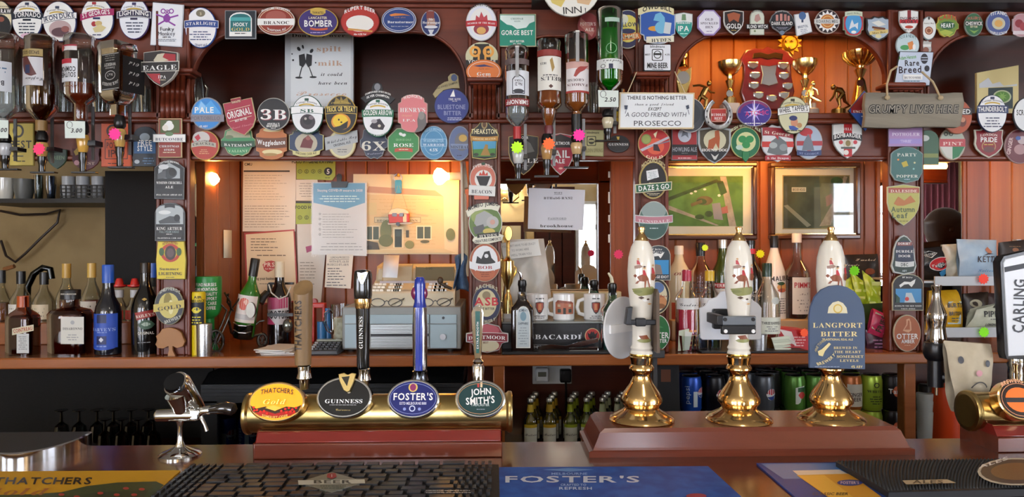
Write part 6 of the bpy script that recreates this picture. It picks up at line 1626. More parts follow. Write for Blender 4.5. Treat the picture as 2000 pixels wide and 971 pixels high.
# rail unit
ru = thing('bar_rail','black rum-branded bar rail on the back counter under white mugs','bar rail',P(1080,690,2.12))
x0_,x1_ = P(980,690,2.13).x,P(1236,690,2.13).x
MB().box(x0_,x1_,2.127,2.47,ZT,BZ - .006,mat('#101114',.3)).build('body',ru,bev=.002)
MB().box(x0_,x1_,2.125,2.475,BZ - .006,BZ,mat('#8a8d88',.2)).build('top_plate',ru,bev=.001)
MB().box(x0_,x1_,2.055,2.12,ZT,ZT + .008,mat('#0d0e11',.6)).build('drip_tray',ru,bev=.002)
a = Art(2.127)
ops(a,[('t','BACARDI',1090,656,13,'#e9ebee',{'w':90,'st':'s'}),('t','Rum',1133,655,5,'#c9ccd2',{'w':12,'st':'c','rot':-85}),('e',1157,656,15,15,'#d9b98a'),('e',1157,656,13.5,13.5,'#b8302c'),('p',[(1147,649),(1152,653),(1155,647),(1157,650),(1159,647),(1162,653),(1167,649),(1165,658),(1160,664),(1157,660),(1154,664),(1149,658)],'#1a1012'),('t','MIXED',1060,678,5,'#c9ccd2',{'w':34}),('r',1040,673,1085,674,'#8a8d92')])
a.build(ru)
def mug(px,r,label,art):
    e = thing('mug',label,'mug',P(px,625,2.2),'white souvenir mugs on the bar rail')
    Y = 2.18
    yb = zpy(BZ,Y,px)
    MB().lathe(px,[(r,574),(r,yb - 2),(r - 2,yb),(.1,yb),(r - 3,yb - 2),(r - 1.5,576)],Y,mat('#ecebe8',.18,coat=.4),28,cap=False).build('mug_body',e)
    MB().ptube([(px - r + 1,584,Y),(px - r - 10,588,Y),(px - r - 13,600,Y),(px - r - 9,612,Y),(px - r + 1,615,Y)],.006,mat('#ecebe8',.18,coat=.4),10).build('mug_handle',e)
    a = Art(Y,wrap=(px,r + .3),lift=.0005)
    ops(a,art)
    a.build(e)
SHD = lambda x:[('p',fit(U_SHIELD,x - 8,588,x + 8,612),'#33302e'),('p',fit(U_SHIELD,x - 6.5,589.5,x + 6.5,610),'#a8402c'),('r',x - 3,592,x + 3,604,'#d88a5a'),('l',x - 12,579,x + 12,585,1,'#555'),('l',x - 12,614,x + 12,621,2,'#555')]
mug(1049,21,'white mug with small shield, half behind the dark gin bottle',SHD(1053))
mug(1101,21,'white mug printed with the red-brick pub front',[('r',1084,590,1118,612,'#b0664a'),('p',[(1084,590),(1088,585),(1116,588),(1118,592)],'#8a4a38'),('r',1088,602,1094,609,'#3a4034'),('r',1108,602,1114,609,'#3a4034'),('r',1098,600,1103,612,'#2c2c28'),('r',1088,593,1093,598,'#c9b090'),('r',1108,593,1113,598,'#c9b090')])
mug(1161,21,'white mug with small shield beside the teal gin bottle',SHD(1161))
tag(MB().pbox(1078,570,1214,zpy(BZ,2.41,1140),2.41,2.46,mat('#d6cba4',.5)).build('carton',None,loc=P(1140,625,2.34),bev=.003),'cream carton behind the white mugs','box')
# plastic bag
def pillow(corners,Y,t,m,seed=3,nu=18,nv=16,crumple=.0):
    rn = random.Random(seed)
    x0,x1 = min(p[0] for p in corners),max(p[0] for p in corners)
    y0,y1 = min(p[1] for p in corners),max(p[1] for p in corners)
    ph = [rn.uniform(0,6) for _ in range(6)]
    def dep(x,y):
        u,v = min(max((x - x0) / (x1 - x0),0),1),min(max((y - y0) / (y1 - y0),0),1)
        return t * (max(math.sin(math.pi * u),0) * max(math.sin(math.pi * v),0)) ** .55 + crumple * (math.sin(u * 11 + ph[0] + 3 * math.sin(v * 5 + ph[1])) + .7 * math.sin(v * 13 + ph[2] + 2 * math.sin(u * 7 + ph[3])))
    vv,ff = [],[]
    tl,tr,br,bl = corners
    for side in (1,-1):
        for i in range(nv + 1):
            for j in range(nu + 1):
                u,v = j / nu,i / nv
                x = (tl[0] * (1 - u) + tr[0] * u) * (1 - v) + (bl[0] * (1 - u) + br[0] * u) * v
                y = (tl[1] * (1 - u) + tr[1] * u) * (1 - v) + (bl[1] * (1 - u) + br[1] * u) * v
                q = P(x,y,Y)
                vv.append((q.x,Y - (dep(x,y) if side > 0 else -dep(x,y) * .7),q.z))
    n = (nu + 1) * (nv + 1)
    for s_ in (0,1):
        for i in range(nv):
            for j in range(nu):
                k = s_ * n + i * (nu + 1) + j
                ff.append((k,k + 1,k + nu + 2,k + nu + 1))
    return MB().add(vv,ff,m),dep
class BagArt(Art):
    def pt(s,x,y,o):
        q = P(x,y,s.Y)
        return (q.x,s.Y - s.dep(x,y) - o,q.z)
def bag(label,corners,Y,t,m,lst,name='crisp_packet',cat='crisps',group='snack packets',crumple=.0012,seed=3):
    e = thing(name,label,cat,P(sum(p[0] for p in corners) / 4,max(p[1] for p in corners),Y),group)
    mb,dep = pillow(corners,Y,t,m,seed,crumple=crumple)
    mb.build('packet',e)
    a = BagArt(Y,lift=.0022,step=.0002)
    a.dep = dep
    ops(a,lst)
    a.build(e)
    return e
PB = glass('#e2e2da',.25,2.2)
mb,_ = pillow([(990,468),(1062,466),(1082,622),(984,624)],2.33,.02,speck('#c9c7bd','#e4e2da',14,.3,0,.3,.7),5,crumple=.005)
tag(mb.build('plastic_bag',None,loc=P(1035,624,2.33)),'crumpled white plastic bag behind the gold cup trophy','bag')
# gin bottles with pourers
POUR = lambda cx,y:[('pourer_collar',[(4,y),(8,y + 2),(9,y + 10),(8,y + 14),(7,y + 24)],BLACK)]
e = bottle('flat dark gin bottle with pale blue label and chrome pourer',1020,[(8,570),(9,584),(14,592),(21,600),(22,606),(22,684)],2.088,mat('#1c1210',.1,coat=.6),cap=POUR(1017,546),base=ZT + .008,sq=5,dr=.7,
           art=[('p',fit(U_ARCH,1008,598,1036,680),'#dfe2de',{'part':'label'}),('p',fit(U_ARCH,1010,600,1034,678),'#c4d0d4',{'part':'label'}),('t','BOMBAY',1022,607,5,'#3a4a5a',{'w':17,'bow':1}),('e',1022,618,6,9,'#7fa0b0'),('t','SAPPHIRE',1022,632,4.5,'#3a4a5a',{'w':19}),('l',1012,638,1032,674,7,'#8a98a0',{'th':.25})])
MB().ptube([(1018,548,2.085),(1017,536,2.082),(1012,529,2.08)],[.005,.004,.0025],CHROME,8).build('pourer_spout',e)
e = bottle('pale teal gin bottle with cream pourer beside the white disc',1196,[(8,572),(9,584),(12,592),(21,604),(22,610),(22,684)],2.1,glass('#7fb0aa',.04,1.4),cap=POUR(1195,552),base=ZT + .008,sq=5,dr=.7,liq=(640,683,liquid('#cfe4e0',.75)))
MB().ptube([(1196,554,2.1),(1194,542,2.097),(1188,533,2.095)],[.006,.005,.003],mat('#e2d8b8',.4),8).build('pourer_spout',e)
e = bottle('second teal gin bottle with chrome pourer on the bar rail',1160,[(8,562),(9,572),(12,580),(19,590),(19,596),(19,622)],2.36,glass('#7fb0aa',.04,1.4),cap=POUR(1160,544),sq=5,dr=.7,base=BZ)
for i,(pts,nm) in enumerate((([(1051,678),(1075,673),(1105,676),(1130,668),(1168,660),(1169,668),(1135,677),(1105,683),(1075,682),(1052,685)],'twisted chrome bar opener lying on the drip tray'),([(1112,680),(1168,678),(1169,686),(1112,688)],'flat steel bar blade lying on the drip tray'))):
    q = MB().slab(pts,2.075 - .004 * i,.006,CHROME,bev=.8).build('bar_opener',None,loc=P(1110,684,2.07))
    tag(q,nm,'opener')
star_tag(1208,497,2.17,'#f03a6a','','pink price star on the boards right of the mirror',10)

# ================================================================== picture bay
def picture(label,x0,y0,x1,y1,px0,py0,px1,py1,lst,fm):
    e = thing('framed_picture',label,'picture',P((x0 + x1) / 2,y1,PW))
    b = 9
    for q in ((x0,y0,x1,y0 + b),(x0,y1 - b,x1,y1),(x0,y0 + b,x0 + b,y1 - b),(x1 - b,y0 + b,x1,y1 - b)):
        MB().pbox(*q,PW - .026,PW,fm).build('frame_bar',e,bev=.004)
    b2 = b + 2
    for q in ((x0 + b,y0 + b,x1 - b,y0 + b2),(x0 + b,y1 - b2,x1 - b,y1 - b)):
        MB().pbox(*q,PW - .02,PW - .004,GOLDM).build('gilt_slip',e)
    MB().pbox(x0 + b,y0 + b,x1 - b,y1 - b,PW - .006,PW - .001,mat('#e2e0d2',.7)).build('mount',e)
    a = Art(PW - .006)
    ops(a,lst)
    a.build(e)
    MB().pbox(x0 + b,y0 + b,x1 - b,y1 - b,PW - .013,PW - .0125,glass('#fbfdfc',.02,.5)).build('glass',e)
GRASS,HEDGE,GRASS2 = speck('#3a6a2a','#55863a',18,.7),speck('#1f3f1c','#2f5a28',40,.7),speck('#4a7a34','#689a48',20,.7)
TRK,BRN = speck('#9a948c','#b4aca2',40,.7),speck('#5a4a30','#7a6840',25,.7)
picture('framed aerial photograph of green triangular fields behind third post',1268,316,1480,468,1290,345,1450,441,
        [('r',1288,344,1451,442,GRASS),('p',[(1288,400),(1412,350),(1420,442),(1288,404)],GRASS2),('p',[(1288,392),(1400,350),(1404,355),(1292,398)],HEDGE),('p',[(1406,345),(1418,345),(1438,442),(1424,442)],TRK),('p',[(1288,400),(1308,402),(1404,440),(1398,441),(1302,408)],TRK),('p',[(1398,352),(1412,354),(1420,376),(1408,382)],HEDGE),('e',1376,392,16,9,BRN),('e',1370,394,10,6,HEDGE),('e',1384,418,8,6,HEDGE),('e',1366,424,9,5,HEDGE),('p',[(1390,398),(1406,396),(1412,430),(1394,428)],'#8f8f9c'),('p',[(1408,406),(1420,402),(1422,416),(1410,418)],'#a8605a'),('e',1350,378,3,2,WHT),('e',1358,374,3,2,WHT),('e',1376,370,3,2,WHT),('e',1404,382,3,2.5,WHT),('p',[(1348,398),(1370,390),(1372,396),(1350,404)],BRN)],wood('#2a140e','#3f1f14','X',12))
picture('framed aerial photograph with diagonal road and grey fields',1505,317,1682,467,1530,343,1657,447,
        [('r',1528,342,1660,448,'#a89a6a'),('r',1530,344,1658,446,speck('#3a4436','#4d5a46',12,.7)),('p',[(1600,344),(1658,344),(1658,446),(1604,446)],speck('#4f5230','#68683e',16,.7)),('p',[(1530,402),(1538,400),(1584,440),(1576,444)],'#8a8f7c'),('p',[(1648,344),(1655,346),(1622,440),(1600,442),(1626,396)],speck('#8a7a62','#a2927a',60,.7)),('p',[(1612,384),(1624,378),(1628,396),(1614,404)],'#8a5a3c'),('r',1546,366,1574,375,'#c9c9b4'),('t','BROOK HOUSE',1560,370.5,5,'#4a4a3c',{'w':24}),('e',1634,354,12,8,HEDGE)],wood('#3a2013','#5a3520','X',12))
lg = MB().box(P(1312,485,2.34).x,P(1716,485,2.34).x,2.34,2.484,ZT,ZY(628,2.34),mat('#b9a07a',.5))
tag(lg.build('bottle_ledge',None,loc=P(1510,690,2.34),bev=.003),'tan ledge along the picture wall carrying tall bottles','shelf')
Z3 = ZY(628,2.34)
bottle('cream coloured liqueur bottle behind the pink gin',1326,[(8,482),(8,500),(10,510),(19,526),(20,540),(20,622)],2.4,mat('#d9cfae',.2,coat=.5),cap=[('cap',[(8,480),(8.8,482),(8.8,497)],mat('#e6e2d4',.4))],base=Z3,art=[('t','OV',1321,533,9,'#8a3a34',{'st':'i','w':16}),('r',1309,590,1343,622,'#b84a2c',0,L)])
PINKL = liquid('#d8405a',.35)
bottle('pink gin bottle with white label and raspberry cap',1341,[(9,527),(9,556),(12,566),(20,578),(22,586),(22,684)],2.13,CLEAR,cap=[('cap',[(8.5,527),(9.2,529),(9.2,549)],mat('#b8304a',.35))],liq=(604,683,PINKL),art=[('r',1320,581,1362,603,'#e6e4e0',0,L),('t',"Gordon's",1342,592,9,'#23252c',{'w':36,'st':'c'}),('l',1328,640,1356,676,4,'#f0a060')])
bottle('clear spiced rum bottle with black cap behind the yellow-capped gin',1368,[(8,477),(8,500),(10,512),(20,530),(21,540),(21,622)],2.4,CLEAR,cap=[('cap',[(8,474),(8.8,476),(8.8,500)],mat('#16161a',.3))],liq=(580,621,liquid('#d0b06a',.6)),base=Z3,art=[('t','Captain',1365,550,8,'#1c1c22',{'w':30,'st':'c'}),('l',1352,558,1384,576,3,'#555')])
bottle('yellow-capped gin bottle with white label',1386,[(9,528),(9,556),(12,566),(19,578),(21,586),(21,684)],2.15,CLEAR,cap=[('cap',[(8.5,528),(9.2,530),(9.2,549)],mat('#d8b02a',.35))],liq=(604,683,liquid('#d8c83a',.4)),art=[('r',1366,581,1406,603,'#e6e4e0',0,L),('t',"Gordon's",1386,592,9,'#23252c',{'w':34,'st':'c'})])
bottle('dark green vermouth bottle with silver cap and red banner',1411,[(8,470),(8,492),(11,510),(19,528),(20,540),(20,622)],2.4,mat('#3a4a1c',.1,coat=.6),cap=[('cap',[(8.6,468),(9,470),(9,485)],mat('#c9cccc',.3,.8))],base=Z3,art=[('p',[(1393,552),(1429,552),(1429,562),(1393,562)],'#b02a30',{'part':'label'}),('t','PERRY',1404,557,6,WHT,{'w':24}),('r',1393,563,1429,600,'#e0e0da',0,L)])
bottle('black coffee liqueur bottle with red ribbon neck beside the second ceramic handle',1466,[(8,472),(8,500),(11,514),(21,532),(23,545),(23,622)],2.4,mat('#120c0a',.1,coat=.6),cap=[('cap',[(8.4,470),(8.4,478)],BLACK),('ribbon',[(9,486),(9,496)],mat('#c02a3a',.4))],base=Z3,art=[('t','Tia Maria',1466,566,9,'#e4e0d8',{'w':40,'st':'c'}),('t','COLD BREW',1468,576,4,'#c9c4b8',{'w':26})])
bottle('brandy bottle with dark green cap and small white label',1498,[(9,515),(9,545),(11,556),(21,576),(24,592),(24,650),(22,686)],2.14,CLEAR,cap=[('cap',[(8.4,514),(9.2,516),(9.2,541)],mat('#1c3a28',.3))],liq=(664,685,liquid('#7a4a1c',.4)),art=[('r',1478,618,1520,650,'#d9dccc',0,L),('t','THREE BARRELS',1499,629,5,'#2a302a',{'w':36}),('l',1486,634,1512,646,3,'#777'),('e',1506,586,9,7,'#c9cdc4')])
bottle('white coconut rum bottle with black cap and palm sunset',1512,[(7,464),(7,484),(9,494),(20,530),(22,545),(22,622)],2.41,mat('#eceae4',.15,coat=.5),cap=[('cap',[(7,460),(7.8,462),(7.8,484)],mat('#15151a',.3))],base=Z3,art=[('t','MALIBU',1516,543,9,'#33251c',{'w':36,'st':'b','rot':-4}),('e',1519,560,10,10,'#d8a05a'),('e',1519,566,9,4,'#b8503a'),('r',1516,553,1517.5,570,'#23301c'),('e',1517,553,8,3.5,'#2a4a24'),('l',1508,580,1528,612,7,'#777')])
bottle('tall clear bottle of dark fruit cup with red-lettered white label',1556,[(8,460),(8,494),(10,510),(21,526),(24,536),(24,622)],2.41,CLEAR,cap=[('cap',[(8,456),(9,458),(9,474)],mat('#e6e2e0',.4))],liq=(541,621,liquid('#3a140a',.2)),base=Z3,art=[('r',1540,541,1578,612,'#e2e2de',0,L),('t',"PIMM'S",1559,556,10,'#b02a34',{'w':32}),('t','No.1',1560,572,6,'#555',{'w':16,'st':'c'}),('l',1546,582,1573,608,4,'#999')])
star_tag(1485,496,2.46,'#e4f01c','','yellow price star on the boards between the pictures',9)
star_tag(1377,484,2.38,'#c8e82a','','small lime price star beside the black-capped rum',7)
e = thing('voucher_glass','small glass holding folded vouchers beside the pink gin','glass',P(1340,688,2.09))
yb_ = zpy(ZT,2.09,1340)
MB().lathe(1342,[(16,655),(13,yb_),(.1,yb_)],2.09,glass('#e8efec',.04,1.4),20,cap=False).build('tumbler',e)
for pts,c in (([(1326,646),(1346,642),(1343,684),(1324,686)],'#d6dcc4'),([(1338,646),(1352,650),(1346,684),(1336,682)],'#e4e4da')):
    MB().slab(pts,2.092 if c[1] == 'd' else 2.088,.001,cm(c)).build('voucher',e,flat=True)
ty = MB().box(P(1362,690,2.1).x,P(1568,690,2.1).x,2.055,2.3,ZT,ZT + .006,mat('#15151a',.5))
tag(ty.build('serving_tray',None,loc=P(1460,690,2.1),bev=.002),'thin black tray under the shot glasses and brandy bottle','tray')
for i,(px,r) in enumerate(((1374,12),(1398,12),(1482,15))):
    yb = zpy(ZT + .006,2.085,px)
    q = MB().lathe(px,[(r,yb - 30),(r * .95,yb),(.1,yb),(r * .85,yb - 3),(r * .92,yb - 30)],2.085,STEEL if i == 2 else glass('#c9d4e0',.05,2),20,cap=False)
    tag(q.build('measure_cup' if i == 2 else 'shot_glass',None,loc=P(px,yb,2.085)),('shot glass on the black tray, nearer the pink gin','shot glass on the black tray, nearer the second handle','steel spirit measure on the black tray beside the brandy')[i],'cup' if i == 2 else 'glass')
e = thing('red_carton','red and white snack carton on the counter behind the slate clip','box',P(1553,690,2.12))
MB().slab([(1520,641),(1580,646),(1582,688),(1536,688),(1522,668)],2.12,.09,mat('#b8242c',.4),bev=1).build('carton',e)
a = Art(2.12); ops(a,[('p',[(1522,643),(1546,648),(1556,676),(1540,668)],'#e4ddd8'),('l',1548,656,1574,678,4,'#e0b0b0')]); a.build(e)
star_tag(1571,650,2.11,'#ff5a2a','','orange price star on the red carton',9)
e = thing('card_stack','stack of pale green printed cards on the black tray','cards',P(1525,690,2.09))
for i in range(5):
    MB().slab([(1506 + i * 2,660 + i * 5),(1540 + i,656 + i * 6),(1546,662 + i * 5),(1510 + i,667 + i * 5)],2.1 - i * .004,.002,cm(('#d9e0cc','#c4ccb8')[i % 2])).build('card',e,flat=True)
# crisps left of the fourth post
bag('black crisp packet with white handwriting behind the lime packets',[(1646,498),(1714,496),(1718,620),(1648,620)],2.42,.02,speck('#1a1512','#2a201a',20,.35),[('t','Smoked',1688,506,7,'#e4ded0',{'w':40,'st':'c'}),('t','tomato',1662,516,6,'#e4ded0',{'w':24,'st':'c'}),('e',1694,530,10,6,'#8a4a2a')])
LIME = speck('#a8bc2a','#c8d83a',30,.3)
for i,(cr,nm) in enumerate((([(1650,548),(1668,538),(1690,606),(1652,600)],'lime green snack packet, left of three in the basket'),([(1660,530),(1682,548),(1706,612),(1674,606)],'lime green snack packet, middle of three in the basket'),([(1684,528),(1720,562),(1718,612),(1694,606)],'lime green snack packet, right of three in the basket'))):
    bag(nm,cr,2.3 - .02 * i,.014,LIME,[('l',cr[0][0] + 6,cr[0][1] + 16,cr[1][0] + 6,cr[1][1] + 40,3,'#e8f08a')],seed=i + 2,crumple=.002)
star_tag(1669,529,2.22,'#8af02a','','green price star on the lime packets',11)
e = thing('snack_basket','dark green plastic basket holding lime snack packets','basket',P(1685,690,2.25))
yb_ = zpy(ZT,2.2,1685)
for q in ((1652,598,1722,634),):
    MB().slab([(1652,596),(1724,592),(1720,632),(1658,632)],2.2,.004,mat('#3a4a1c',.5)).build('front',e)
MB().pbox(1656,632,1722,yb_,2.21,2.33,mat('#26301a',.5)).build('stand',e)
MB().slab([(1652,596),(1724,592),(1720,632),(1658,632)],2.33,.004,mat('#3a4a1c',.5)).build('back',e)
bag('magenta and cream fries packet slumped on the counter',[(1704,602),(1742,622),(1726,662),(1694,650)],2.13,.02,speck('#b02a54','#c83a5c',25,.35),[('p',[(1706,608),(1732,624),(1722,652),(1698,640)],'#b9bfa0',{'part':'panel'}),('t','FRIES',1715,632,10,'#33402a',{'w':32,'rot':-68})])
bag('dark purple snack packet under the fries packet',[(1690,644),(1728,652),(1734,690),(1692,690)],2.14,.018,speck('#3a2030','#54304a',25,.35),[('l',1698,660,1724,680,3,'#a87a9a')])

# ================================================================== snack bay
rk = thing('crisp_rack','two-tier white metal crisp rack in the end bay','rack',P(1890,690,2.15))
SH = mat('#c6ccd2',.35)
for y0,y1,x0,x1 in ((540,558,1826,1958),(640,659,1836,1966)):
    MB().pbox(x0,y0,x1,y1,2.12,2.126,SH).build('price_strip',rk,bev=.001)
    q0,q1 = P(x0 - 30,y1,2.13),P(x1 + 60,y1,2.13)
    MB().box(q0.x,q1.x,2.127,2.44,q0.z + .008,q0.z + .014,SH).build('tier',rk)
for px in (1797,1990):
    q = P(px,500,2.4)
    MB().box(q.x - .008,q.x + .008,2.4,2.42,ZT,ZY(470,2.4),SH).build('upright',rk)
t1,t2 = ZY(558,2.13) + .014,ZY(659,2.13) + .014
bag('black twiglet packet with red oval name',[(1794,486),(1850,480),(1856,545),(1798,548)],2.2,.022,speck('#101014','#1c1c22',25,.25),[('p',[(1796,497),(1808,490),(1824,494),(1812,504)],WHT),('p',[(1798,497),(1809,491),(1822,494.5),(1811,502)],'#141418'),('t',"JACOB'S",1810,497,4,WHT,{'w':18,'rot':-10}),('e',1828,515,21,13,WHT,-12),('e',1828,515,20,12,'#c8242c',-12),('t','Twiglets',1828,515,10,WHT,{'w':34,'rot':-14,'st':'i'}),('p',[(1826,532),(1850,518),(1852,530),(1834,542)],'#3a8ac0')])
bag('silver-white crinkled snack packet between the black and blue packets',[(1838,478),(1876,476),(1882,545),(1846,545)],2.19,.024,speck('#c9c6b4','#e6e4d8',20,.25),[('r',1872,512,1876,522,'#3a2a2a')],crumple=.003)
bag('pale blue crisp packet with dark lettering on the top tier',[(1868,467),(1946,469),(1946,540),(1872,542)],2.15,.03,speck('#a9c4dc','#bcd2e4',25,.3),[('p',[(1912,488),(1918,482),(1926,492),(1920,498)],'#c87a5a'),('t','KETTLE',1920,506,11,'#33262c',{'w':46,'st':'b'}),('p',[(1906,500),(1918,494),(1930,496),(1918,497)],'#33262c'),('t','Salted',1917,527,7,'#5a9ac8',{'w':34,'st':'i'})])
bag('dark brown snack packet at the right end of the top tier',[(1950,474),(2020,466),(2020,560),(1950,560)],2.25,.02,speck('#1c120e','#2a1c14',25,.4),[('e',1976,488,6,4,'#8a5a3a'),('l',1962,480,1990,483,1,'#8a6a4a')])
bag('yellow crisp packet with pale blue panel on the lower tier',[(1812,568),(1868,566),(1880,645),(1808,645)],2.2,.028,speck('#d8a41c','#e6b82c',25,.3),[('r',1842,588,1871,632,'#c4d6de',0,{'part':'panel'}),('t','BURTS',1855,595,8,'#2a3a4a',{'w':30}),('t','BRITISH',1856,611,7,'#2a3a4a',{'w':27}),('l',1845,618,1869,628,2,'#4a5a6a')])
bag('dark brown crisp packet with pale script badge, lower tier',[(1880,574),(1930,570),(1922,645),(1878,645)],2.24,.024,speck('#231a16','#33261e',25,.35),[('e',1898,592,11,8,'#b9b49a'),('p',[(1884,605),(1902,602),(1900,616),(1882,620)],'#a8a68c'),('t','PIPERS',1892,610,8,'#23201c',{'w':24})])
bag('dark plum crisp packet behind the cream one, lower tier',[(1912,570),(1975,576),(1975,645),(1914,645)],2.27,.02,speck('#33201e','#452a28',25,.35),[])
bag('cream crisp packet with black capitals on the lower tier',[(1900,604),(1960,590),(1962,645),(1884,645)],2.17,.026,speck('#c4c8b4','#d8dac8',25,.35),[('t','PIPERS',1934,612,11,'#26282a',{'w':46}),('l',1914,620,1956,624,1,'#555'),('p',[(1930,600),(1946,590),(1954,596),(1942,602)],'#4a4c44'),('t','LONGHORN',1930,633,5,'#444',{'w':30})])
star_tag(1921,545,2.11,'#ff4a3a','','red price star on the top tier of the crisp rack',11)
star_tag(1922,649,2.11,'#8af01c','','green price star on the lower tier of the crisp rack',11)

# ================================================================== upper shelf things and hanging signs
TB = ZY(219,YG - .02)      # top of the upper shelf
panel('white board with champagne glasses and a joke about spilt milk',[(556,62),(690,62),(690,212),(556,212)],2.3,'#c9cdd0',
      [('r',568,62,685,207,'#dfe3e4',0,{'part':'face'}),('t',"Don't cry over",622,68,9,'#23252a',{'w':104,'st':'s'}),('t','spilt',643,93,15,'#c8a48c',{'w':48,'st':'s'}),('t','milk',645,121,15,'#c8a48c',{'w':48,'st':'s'}),('t','it could',648,144,9,'#23252a',{'w':42,'st':'i'}),('t','have been',650,161,9,'#23252a',{'w':56,'st':'i'}),('t','Prosecco',628,180,14,'#d0ae98',{'w':98,'st':'c'}),
       ('p',[(584,108),(595,105),(598,122),(592,132),(585,128)],'#1c1d20'),('p',[(599,105),(610,108),(609,128),(602,132),(597,122)],'#1c1d20'),('p',[(589,131),(591,131),(586,150),(584,150)],'#1c1d20'),('p',[(603,131),(605,131),(612,150),(610,150)],'#1c1d20'),('e',584,152,7,2,'#1c1d20'),('e',612,151,7,2,'#1c1d20'),('e',584,96,3,4.5,'#1c1d20',-35),('e',592,92,2,4,'#1c1d20',-15),('e',609,100,3,4.5,'#1c1d20',35),('e',573,118,2,2,'#1c1d20'),('e',571,106,1.4,1.4,'#1c1d20'),('e',617,123,1.5,1.5,'#1c1d20')],'wall_plaque','sign',t=.014,bev=1)
e = panel('lower half of a round painted inn plate hanging at the top',[(1116 + 58 * math.cos(R(t)),-30 + 62 * math.sin(R(t))) for t in range(0,181,10)],1.98,'#e9e7de',
      [('p',[(1065,-22),(1120,-28),(1096,14),(1078,6)],'#d6c06a'),('p',[(1120,-28),(1168,-24),(1150,10),(1128,6)],'#d8b48a'),('t','INN',1118,20,13,'#23211f',{'w':36,'st':'n','rot':-4}),('p',[(1100,14),(1102,14),(1101,34)],'#23211f'),('p',[(1142,16),(1144,16),(1144,30)],'#23211f')],'inn_plate','sign',t=.008)
e = panel('white hanging plaque about prosecco and good friends',[(1210,180),(1357,181),(1355,252),(1208,252)],1.99,'#d8c49c',
      [('p',[(1213,183),(1354,184),(1352,249),(1211,249)],'#e6eaec',{'part':'face'}),('t','THERE IS NOTHING BETTER',1283,191,7,'#33363c',{'w':116}),('t','than a good friend',1278,203,6.5,'#44474e',{'w':76,'st':'i'}),('t','EXCEPT',1279,213,6,'#23252a',{'w':25,'sh':.25}),('t','A GOOD FRIEND WITH',1281,224,8.5,'#4a4d54',{'w':118,'st':'n','sh':.15}),('t','PROSECCO',1284,241,10,'#3a3d44',{'w':92,'st':'n'}),('p',[(1219,206),(1226,206),(1225,214),(1220,214)],'#3a4458'),('r',1221.5,214,1222.5,222,'#3a4458',15),('p',[(1339,207),(1345,205),(1346,212),(1341,214)],'#3a4458'),('r',1344,214,1345,224,'#3a4458',-15)],'hanging_plaque','sign',t=.008)
for p0,p1 in (((1226,181),(1243,141)),((1338,182),(1318,140))):
    MB().ptube([(p0[0],p0[1],1.994),((p0[0] + p1[0]) / 2,(p0[1] + p1[1]) / 2,2.005),(p1[0],p1[1],2.02)],.0014,mat('#d0c09a',.7),6).build('string',e)
DRIFT = wood('#6a6458','#a39a88','X',16,.8,0)
rn = random.Random(4)
outl = [(1692 + i * 19,180 + rn.uniform(0,3)) for i in range(10)] + [(1880,181),(1884,200),(1880,225),(1876,246)] + [(1870 - i * 20,247 + rn.uniform(0,3)) for i in range(9)] + [(1688,248),(1691,225),(1689,205)]
e = thing('driftwood_sign','grey driftwood sign with carved outline lettering on rope','sign',P(1785,250,1.99))
MB().slab(outl,1.99,.016,DRIFT,bev=2).build('board',e)
a = Art(1.99)
ops(a,[('t','GRUMPY LIVES HERE',1784 + dx,213 + dy,15,'#171513',{'w':174,'sh':.12,'part':'letter_outline'}) for dx,dy in ((-1,-1),(1,-1),(-1,1),(1,1))] + [('t','GRUMPY LIVES HERE',1784,213,15,'#9a9282',{'w':174,'sh':.12,'st':'n'})])
a.build(e)
for pts in (((1733,190),(1732,165),(1740,138),(1752,130)),((1836,190),(1830,176),(1822,160),(1800,140))):
    MB().ptube([(x,y,1.985 + .008 * i) for i,(x,y) in enumerate(pts)],.003,mat('#b9a684',.8),7).build('rope',e)
for px in (1733,1837):
    MB().blob(P(px,191,1.985),.008,.006,.007,mat('#b9a684',.8),10,6).build('knot',e)
# horseshoe
e = thing('horseshoe','silver horseshoe round the small red clip','horseshoe',P(1403,254,GU))
pts = []
for i in range(25):
    t = R(-62 + (304) * i / 24)
    pts.append((1403 + 23 * math.cos(t) * (1 - .12 * math.sin(-t)),222 + 27 * math.sin(t)))
vv,ff = [],[]
for i,(x,y) in enumerate(pts):
    j0,j1 = max(i - 1,0),min(i + 1,24)
    tx,ty = pts[j1][0] - pts[j0][0],pts[j1][1] - pts[j0][1]
    l_ = math.hypot(tx,ty)
    nx,ny = -ty / l_,tx / l_
    w_ = 5.5 if 3 < i < 21 else 4.8
    for d,dy in ((-w_,0),(-w_ * .7,-.004),(0,-.003),(w_ * .7,-.004),(w_,0)):
        q = P(x + nx * d,y + ny * d,GU - .006)
        vv.append((q.x,GU - .006 + dy,q.z))
    q = P(x,y,GU)
    vv.append((q.x,GU,q.z))
for i in range(24):
    for k in range(6):
        k2 = (k + 1) % 6
        ff.append((i * 6 + k,i * 6 + k2,(i + 1) * 6 + k2,(i + 1) * 6 + k))
ff += [tuple(range(6)),tuple(range(144,150))]
MB().add(vv,ff,speck('#8f9296','#c2c5c8',60,.3,.9)).build('shoe',e)
for i in (4,6,8,16,18,20):
    MB().blob(P(pts[i][0],pts[i][1],GU - .0095),.002,.002,.003,mat('#3a3a3c',.5),8,5).build('nail',e)
